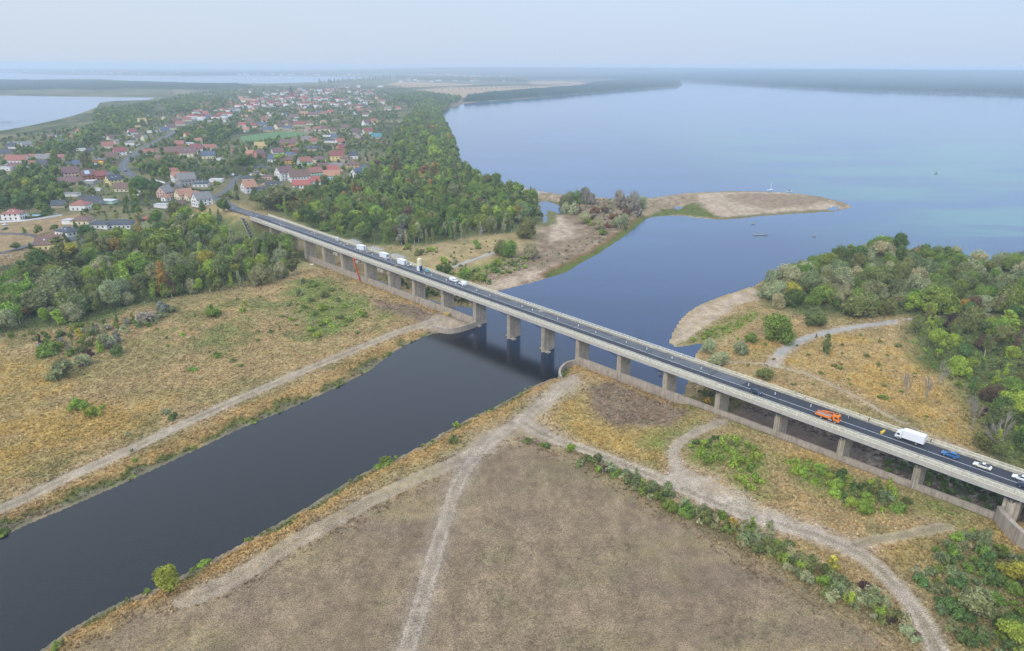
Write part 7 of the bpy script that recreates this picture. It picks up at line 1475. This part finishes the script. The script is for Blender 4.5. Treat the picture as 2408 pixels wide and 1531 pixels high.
# parked vehicles in the village
VP = [((13, 470), 'van', 'white'), ((157, 392), 'van', 'white'), ((182, 385), 'van', 'white'), ((198, 388), 'van', 'white'), ((225, 388), 'van', 'white'), ((238, 392), 'van', 'redlamp'), ((272, 384), 'hatch', 'redlamp'), ((307, 360), 'van', 'white'), ((297, 404), 'hatch', 'navy'), ((11, 530), 'wagon', 'white'), ((12, 540), 'hatch', 'green'), ((548, 413), 'van', 'white'), ((556, 414), 'wagon', 'navy'), ((250, 382), 'hatch', 'navy'), ((215, 394), 'hatch', 'blue'), ((192, 394), 'hatch', 'white'), ((282, 418), 'hatch', 'ivory'), ((325, 460), 'van', 'white'), ((735, 309), 'van', 'white')]
gg = G([v[0] for v in VP]); CW = {'white': 'white', 'redlamp': 'red', 'navy': 'dark', 'green': 'green', 'blue': 'blue', 'ivory': 'pale'}
for i, ((pp, k, c), g) in enumerate(zip(VP, gg)):
    zn = 'on the dry field at the left edge' if pp[1] > 500 else ('in the forecourt of the village' if 150 < pp[0] < 260 else 'beside a village street')
    r_ = car(k, (g[0], g[1], g[2] + (.15 if 260 < pp[0] < 320 or pp[0] > 500 else .02)), (i * 1.7) % 6.28 if pp[1] > 500 or pp[0] < 260 else [1.0, 2.0, .4, 2.2][i % 4], M[c], f"{CW[c]} {'van' if k == 'van' else 'car'} parked {zn}", 'cars and vans in the village', cat='van' if k == 'van' else 'car'); r_['_auto'] = 1
g = at(238, 386); t = thing('market_tent', 'bright yellow tent in the village forecourt', 'tent', tuple(g), .2); MB().box(-2.2, 2.2, -2, 2, 0, 2.4).build('wall', M['yellow'], t); MB().add([(-2.4, -2.2, 2.4), (2.4, -2.2, 2.4), (2.4, 2.2, 2.4), (-2.4, 2.2, 2.4), (0, 0, 3.8)], [(0, 1, 4), (1, 2, 4), (2, 3, 4), (3, 0, 4), (3, 2, 1, 0)]).build('roof', M['yellow'], t)
g = at(*zc(900, 700, 364, 330)); t = thing('place_sign', 'blank yellow place sign on posts at the bridge head', 'sign', tuple(g), 2.3); MB().box(-.9, .9, -.04, .04, 1.3, 2.5).build('panel', M['yellow'], t); [MB().tube((x, .06, 0), (x, .06, 1.6), .05, 5).build('post', M['galv'], t) for x in (-.6, .6)]
# ------------------------------------------------------------------ far country: canopy of distant woods, hazy town
def canopy(name, polys, hgt, col, label, cell=14.0, step=.0075, zmin=0.0):
    P = [G2(p) for p in polys]; ymin = min(p[:, 1].min() for p in P); ymax = max(p[:, 1].max() for p in P)
    Rr = rows(max(62, ymin - 60), ymax + 200, step, step, 0); us = np.arange(-1.1, 1.1, .0024)
    X = (us[None, :] * (Rr[:, None] + 30)); Y = np.repeat(Rr[:, None], len(us), 1)
    sd_ = np.max([poly_sd(X.ravel(), Y.ravel(), p, 60) for p in P], 0).reshape(X.shape)
    wtr = np.max([poly_sd(X.ravel(), Y.ravel(), p, 60) for p in (lake, WLAKE, FLAKE)], 0).reshape(X.shape); sd_ = np.minimum(sd_, -wtr - 4)
    n = vnoise(X / cell, Y / cell, 5) * .55 + vnoise(X / cell / 3, Y / cell / 3, 6) * .45
    edge = (fbm(X, Y, 60, 7) - .5) * 30
    zt = height(X.ravel(), Y.ravel()).reshape(X.shape) + hills(X, Y)
    Z = zt + np.where(sd_ + edge * 0 > 0, hgt * (.45 + .75 * n), -2)
    ok = sd_ > -step * Y
    idx = np.arange(X.size).reshape(X.shape); q = np.stack([idx[:-1, :-1], idx[:-1, 1:], idx[1:, 1:], idx[1:, :-1]], -1).reshape(-1, 4)
    q = q[ok.ravel()[q].all(1)]; used = np.unique(q); mp = np.full(X.size, -1); mp[used] = np.arange(len(used))
    c = np.asarray(col)[None] * (.55 + .9 * n.ravel()[used])[:, None] * (.75 + .5 * fbm(X, Y, 150, 9).ravel()[used])[:, None]
    o = np_mesh(name, np.column_stack([X.ravel(), Y.ravel(), Z.ravel()])[used], mp[q], M['leaf'], c); o.color = (1, 1, 1, 1)
    return tag(o, label, name, kind='stuff')
canopy('distant_wood', [[(1605, 190), (1660, 193), (1850, 204), (2050, 213), (2200, 217), (2408, 223), (2900, 236), (2900, 172), (2408, 167), (2000, 165.5), (1600, 165.5)]], 19, (.035, .065, .04), 'dark forest along the far shore of the lake at the right')
canopy('distant_wood', [[(1090, 240), (1150, 236), (1200, 232), (1300, 225), (1400, 216), (1500, 209), (1595, 202), (1600, 193), (1560, 189), (1480, 189), (1400, 196), (1360, 206), (1250, 214), (1150, 224), (1100, 230)]], 17, (.05, .085, .045), 'green wood along the far left shore of the lake')
canopy('distant_wood', [[(-200, 190), (0, 190), (100, 190.5), (200, 192), (300, 194), (400, 196), (480, 199), (560, 199), (600, 204), (500, 210), (380, 210), (300, 208), (230, 212), (140, 209), (0, 212), (-200, 216)]], 12, (.04, .065, .04), 'dark wood on the land between the two left lakes')
canopy('distant_wood', [[(900, 163), (1100, 162.5), (1300, 163.5), (1660, 164.5), (1660, 191), (1600, 188), (1400, 186), (1240, 188), (1200, 181), (1050, 177), (930, 176), (900, 170)], [(640, 166), (900, 165), (900, 175), (700, 176)], [(-200, 163), (300, 164), (640, 166), (700, 175), (430, 176), (300, 173), (0, 166)]], 16, (.045, .07, .05), 'hazy woods and groves towards the horizon')
# hedgerows and trees in the far fields, far town: a mass of small pale houses nobody could count
def far_blocks(polys, n, seed, label):
    r = random.Random(seed); VV = []; FF = []; CC = []; k = 0
    for _ in range(n):
        P = r.choice(polys); a, b = min(p[0] for p in P), max(p[0] for p in P); c, d_ = min(p[1] for p in P), max(p[1] for p in P)
        px, py = r.uniform(a, b), r.uniform(c, d_); x, y, zg = (*W(px, py, 3), 2) if py < 200 else G([(px, py)])[0]; sc = min(2.2, max(1, y / 4500)); w_, l_, h_ = r.uniform(8, 14) * sc, r.uniform(10, 22) * sc, r.uniform(5, 9) * sc
        ca = math.cos(_), math.sin(_); z0 = zg
        for tier, (zz0, zz1, cc) in enumerate(((z0, z0 + h_, r.choice([(.75, .72, .68)] * 3 + [(.55, .45, .35)])), (z0 + h_, z0 + h_ * 1.5, r.choice([(.4, .12, .08), (.3, .12, .1), (.3, .3, .3)])))):
            t = 1 if tier == 0 else .1
            q = [(-l_ / 2, -w_ / 2), (l_ / 2, -w_ / 2), (l_ / 2, w_ / 2), (-l_ / 2, w_ / 2)]
            VV += [(x + u * ca[0] - v * ca[1], y + u * ca[1] + v * ca[0], zz0) for u, v in q] + [(x + u * ca[0] - v * t * ca[1], y + u * ca[1] + v * t * ca[0], zz1) for u, v in q]
            FF += [[i + k for i in f] for f in ((4, 5, 6, 7), (0, 1, 5, 4), (1, 2, 6, 5), (2, 3, 7, 6), (3, 0, 4, 7))]; CC += [cc] * 8; k += 8
    o = np_mesh('distant_town', np.array(VV, float), np.array(FF), M['leaf'], np.array(CC)); o.color = (1, 1, 1, 1); tag(o, label, 'distant town', kind='stuff')
far_blocks([[(940, 178), (1240, 193)], [(1000, 174), (1220, 184)]], 170, 1, 'far-off settlement of red and white roofs beyond the fields')
far_blocks([[(0, 163), (640, 172)], [(240, 168), (480, 174)], [(560, 172), (900, 178)]], 150, 2, 'pale hazy town beyond the far left lake')
far_blocks([[(600, 232), (860, 258)], [(700, 206), (880, 225)], [(620, 212), (760, 240)]], 130, 3, 'crowded far roofs of the upper village among trees')
far_blocks([[(560, 238), (640, 262)], [(440, 262), (560, 285)]], 26, 4, 'far roofs of the village near the brick tower')
for pts, sd_ in (([(900, 212), (1000, 207), (1100, 203), (1200, 201), (1340, 199)], 1), ([(960, 206), (900, 203), (1060, 202)], 2), ([(1040, 212), (1200, 208), (1250, 206)], 3)):
    g = G2(pts); g = smooth_line(g); L_ = np.concatenate([[0], np.cumsum(np.linalg.norm(np.diff(g, axis=0), axis=1))])
    for q in np.arange(0, L_[-1], 14.0 if sd_ == 1 else 40): plant(np.interp(q, L_, g[:, 0]), np.interp(q, L_, g[:, 1]), 'broadleaf_tree', 10, 8, 'dark', 'in the hedgerows of the far fields')
scatter(G2([(930, 240), (1075, 245), (1085, 232), (1000, 222), (930, 225)]), 15, {'broadleaf_tree': 1}, {'dark': 3, 'green': 2, 'bluegreen': 2}, 1.1, 'at the far end of the shore wood', 131)
scatter(G2([(930, 180), (1240, 184), (1240, 194), (1000, 190), (930, 186)]), 34, {'broadleaf_tree': 1}, {'dark': 3, 'bluegreen': 2}, 1.4, 'in the far-off settlement', 132)
# ------------------------------------------------------------------ plants: the largest of each kind as individuals, the rest as masses
PLANTS_A = PLANTS
for p in PLANTS_A: p.append(pxm(p[0], p[1], 3) * max(p[3], p[4]))
zarr = height(np.array([p[0] for p in PLANTS_A]), np.array([p[1] for p in PLANTS_A]))
for p, z in zip(PLANTS_A, zarr): p.append(float(z))
KEEP = {'broadleaf_tree': 285, 'willow_tree': 280, 'birch_tree': 240, 'poplar_tree': 120, 'conifer_tree': 150, 'shrub': 290, 'sapling': 240, 'bare_tree': 50}
def on_screen(p):
    if p[1] < 60: return False
    X, Y = proj(p[0], p[1], p[8]); return -60 < X < 2468 and Y < 1640
by = {}
for p in PLANTS_A: by.setdefault(p[2], []).append(p)
REST = []
for kind, lst in by.items():
    vis = [p for p in lst if on_screen(p)]; vis.sort(key=lambda p: -p[7])
    ind, rest = vis[:KEEP[kind]], vis[KEEP[kind]:]
    if kind != 'bare_tree': REST += rest + [p for p in lst if not on_screen(p)]
    for k, p in enumerate(ind):
        x, y, _, w, h, col, zone, scr, z = p; r = random.Random(int(abs(x) * 131 + abs(y) * 17) + 1)
        special = isinstance(zone, dict)
        size = 'broad' if w > h * 1.25 else ('tall' if h > PROTO[kind][0][2] * .95 else ('small' if h < PROTO[kind][0][2] * .6 else '')) if kind != 'bare_tree' else ''
        lab = (f"{zone['w']} at the edge of the right-hand thicket" if special else ' '.join(f"{size} {WORDCOL[col]} {KINDWORD[kind]} {zone}".split()))
        root = thing(kind, lab, 'tree' if kind not in ('shrub',) else 'shrub', (x, y, z - .05), r.random() * 6.28, f"{KINDWORD[kind]}s {zone}" if not special else 'bare trees at the right-hand thicket')
        root['_auto'] = 1
        if kind == 'bare_tree':
            o = bpy.data.objects.new('branches', BARE[k % 3]); COL.objects.link(o); o.parent = root; root.scale = (h / 10,) * 3; continue
        var = r.randrange(len(PROTO[kind])); cm, tm, H, Wd = PROTO[kind][var]
        root.scale = (w / Wd * r.uniform(.85, 1.15), w / Wd * r.uniform(.85, 1.15), h / H)
        c = PAL[col]; jit = [1 + r.uniform(-.14, .14) for _ in range(2)]
        o = bpy.data.objects.new('crown' if kind != 'shrub' else 'foliage', cm); COL.objects.link(o); o.parent = root
        o.color = (c[0] * jit[0] * jit[1], c[1] * jit[0], c[2] * jit[0], 1)
        if scr > 9 and kind != 'shrub':
            o = bpy.data.objects.new('trunk', tm); COL.objects.link(o); o.parent = root
        elif kind == 'shrub' and scr > 26:
            o = bpy.data.objects.new('stem', tm); COL.objects.link(o); o.parent = root
ZNAME = {}
for p in REST:
    zone = p[6]; ZNAME.setdefault(zone, []).append(p)
for zone, lst in ZNAME.items():
    VV, FF, CC = [], [], []; k = 0
    for x, y, kind, w, h, col, _, scr, z in lst:
        r = random.Random(int(abs(x) * 131 + abs(y) * 17) + 1); var = r.randrange(len(LOD[kind])); V, Fq, T, H, Wd = LOD[kind][var]
        a = r.random() * 6.28; c, s = math.cos(a), math.sin(a); sc = w / Wd
        v = np.column_stack([(V[:, 0] * c - V[:, 1] * s) * sc + x, (V[:, 0] * s + V[:, 1] * c) * sc + y, V[:, 2] * h / H + z])
        VV.append(v); FF.append(Fq + k); k += len(v); j = 1 + r.uniform(-.14, .14); CC.append(T * (np.array(PAL[col]) * j))
    nm = 'undergrowth' if all(p[2] in ('shrub', 'sapling') for p in lst) else 'woodland'
    o = np_mesh(nm, np.concatenate(VV), np.concatenate(FF), M['leaf'], np.concatenate(CC)); o.color = (1, 1, 1, 1)
    tag(o, f"mass of further trees and bushes {zone}", nm, kind='stuff')
# ------------------------------------------------------------------ tufts of dry grass in the near meadows
def tufts(n, seed):
    r = np.random.default_rng(seed); y = 95 * (420 / 95) ** (r.random(n * 3) ** .8); x = (r.random(n * 3) * 2 - 1) * (y + 30) * .98
    s, o = bs(x, y); ok = (np.max([poly_sd(x, y, q, 20) for q in (lake,)], 0) < -.4) & ~((s > -120) & (s < 470) & (o > -14.5) & (o < 2.4))
    ok &= poly_sd(x, y, FIELD, 12) < 6 - 12 * r.random(len(x))
    for pts, hw, pale, c in TRACKS: ok &= line_d(x, y, smooth_line(G2(pts)), 10) > hw + .3
    for p in (SITE, SITE2, JUNC) + tuple(SANDP): ok &= poly_sd(x, y, p, 10) < .2
    ok &= vnoise(x / 9, y / 9, 77) * .35 + r.random(len(x)) > .42
    x, y = x[ok][:n], y[ok][:n]; n = len(x); z = height(x, y); c = ground_colour(x, y, z) * (1.35 + .4 * r.random(n))[:, None]
    h = r.uniform(.2, .6, n); w_ = r.uniform(.15, .34, n) * (1 + y / 500); a = r.random(n) * 6.28; V = []; C = []
    for k in range(3):
        b = a + k * 1.05; dx, dy = np.cos(b) * w_, np.sin(b) * w_; lx, ly = r.normal(0, .25, n), r.normal(0, .25, n)
        V.append(np.stack([np.stack([x - dx, y - dy, z - .05], 1), np.stack([x + dx, y + dy, z - .05], 1), np.stack([x + dx * .5 + lx, y + dy * .5 + ly, z + h], 1), np.stack([x - dx * .8 + lx, y - dy * .8 + ly, z + h * .8], 1)], 1).reshape(-1, 3)); C.append(np.repeat(c * (.85 + .3 * r.random(n))[:, None], 4, 0))
    V = np.concatenate(V); C = np.concatenate(C); o = np_mesh('dry_grass', V, np.arange(len(V)).reshape(-1, 4), M['leaf'], C); o.color = (1, 1, 1, 1)
    tag(o, 'tufts of dry and green grass on the meadows and banks', 'grass', kind='stuff')
tufts(130000, 4)
# ------------------------------------------------------------------ labels: where several things share a description, say which one by its place
auto = [o for o in COL.objects if o.parent is None and o.get('_auto')]
groups = {}
for o in auto: groups.setdefault(o['label'], []).append(o)
ORD = ['', 'second', 'third', 'fourth', 'fifth', 'sixth', 'seventh', 'eighth', 'ninth', 'tenth', 'eleventh', 'twelfth']
for lb, lst in groups.items():
    if len(lst) == 1: continue
    lst.sort(key=lambda o: proj(*o.location)[0])
    if len(lst) <= 24 and len(lb.split()) <= 12:
        n = len(lst)
        for i, o in enumerate(lst):
            if i < (n + 1) // 2: w = 'leftmost' if i == 0 else f"{ORD[i]} from left"
            else: j = n - 1 - i; w = 'rightmost' if j == 0 else f"{ORD[j]} from right"
            o['label'] = f"{lb}, {w}"
for o in auto: del o['_auto']
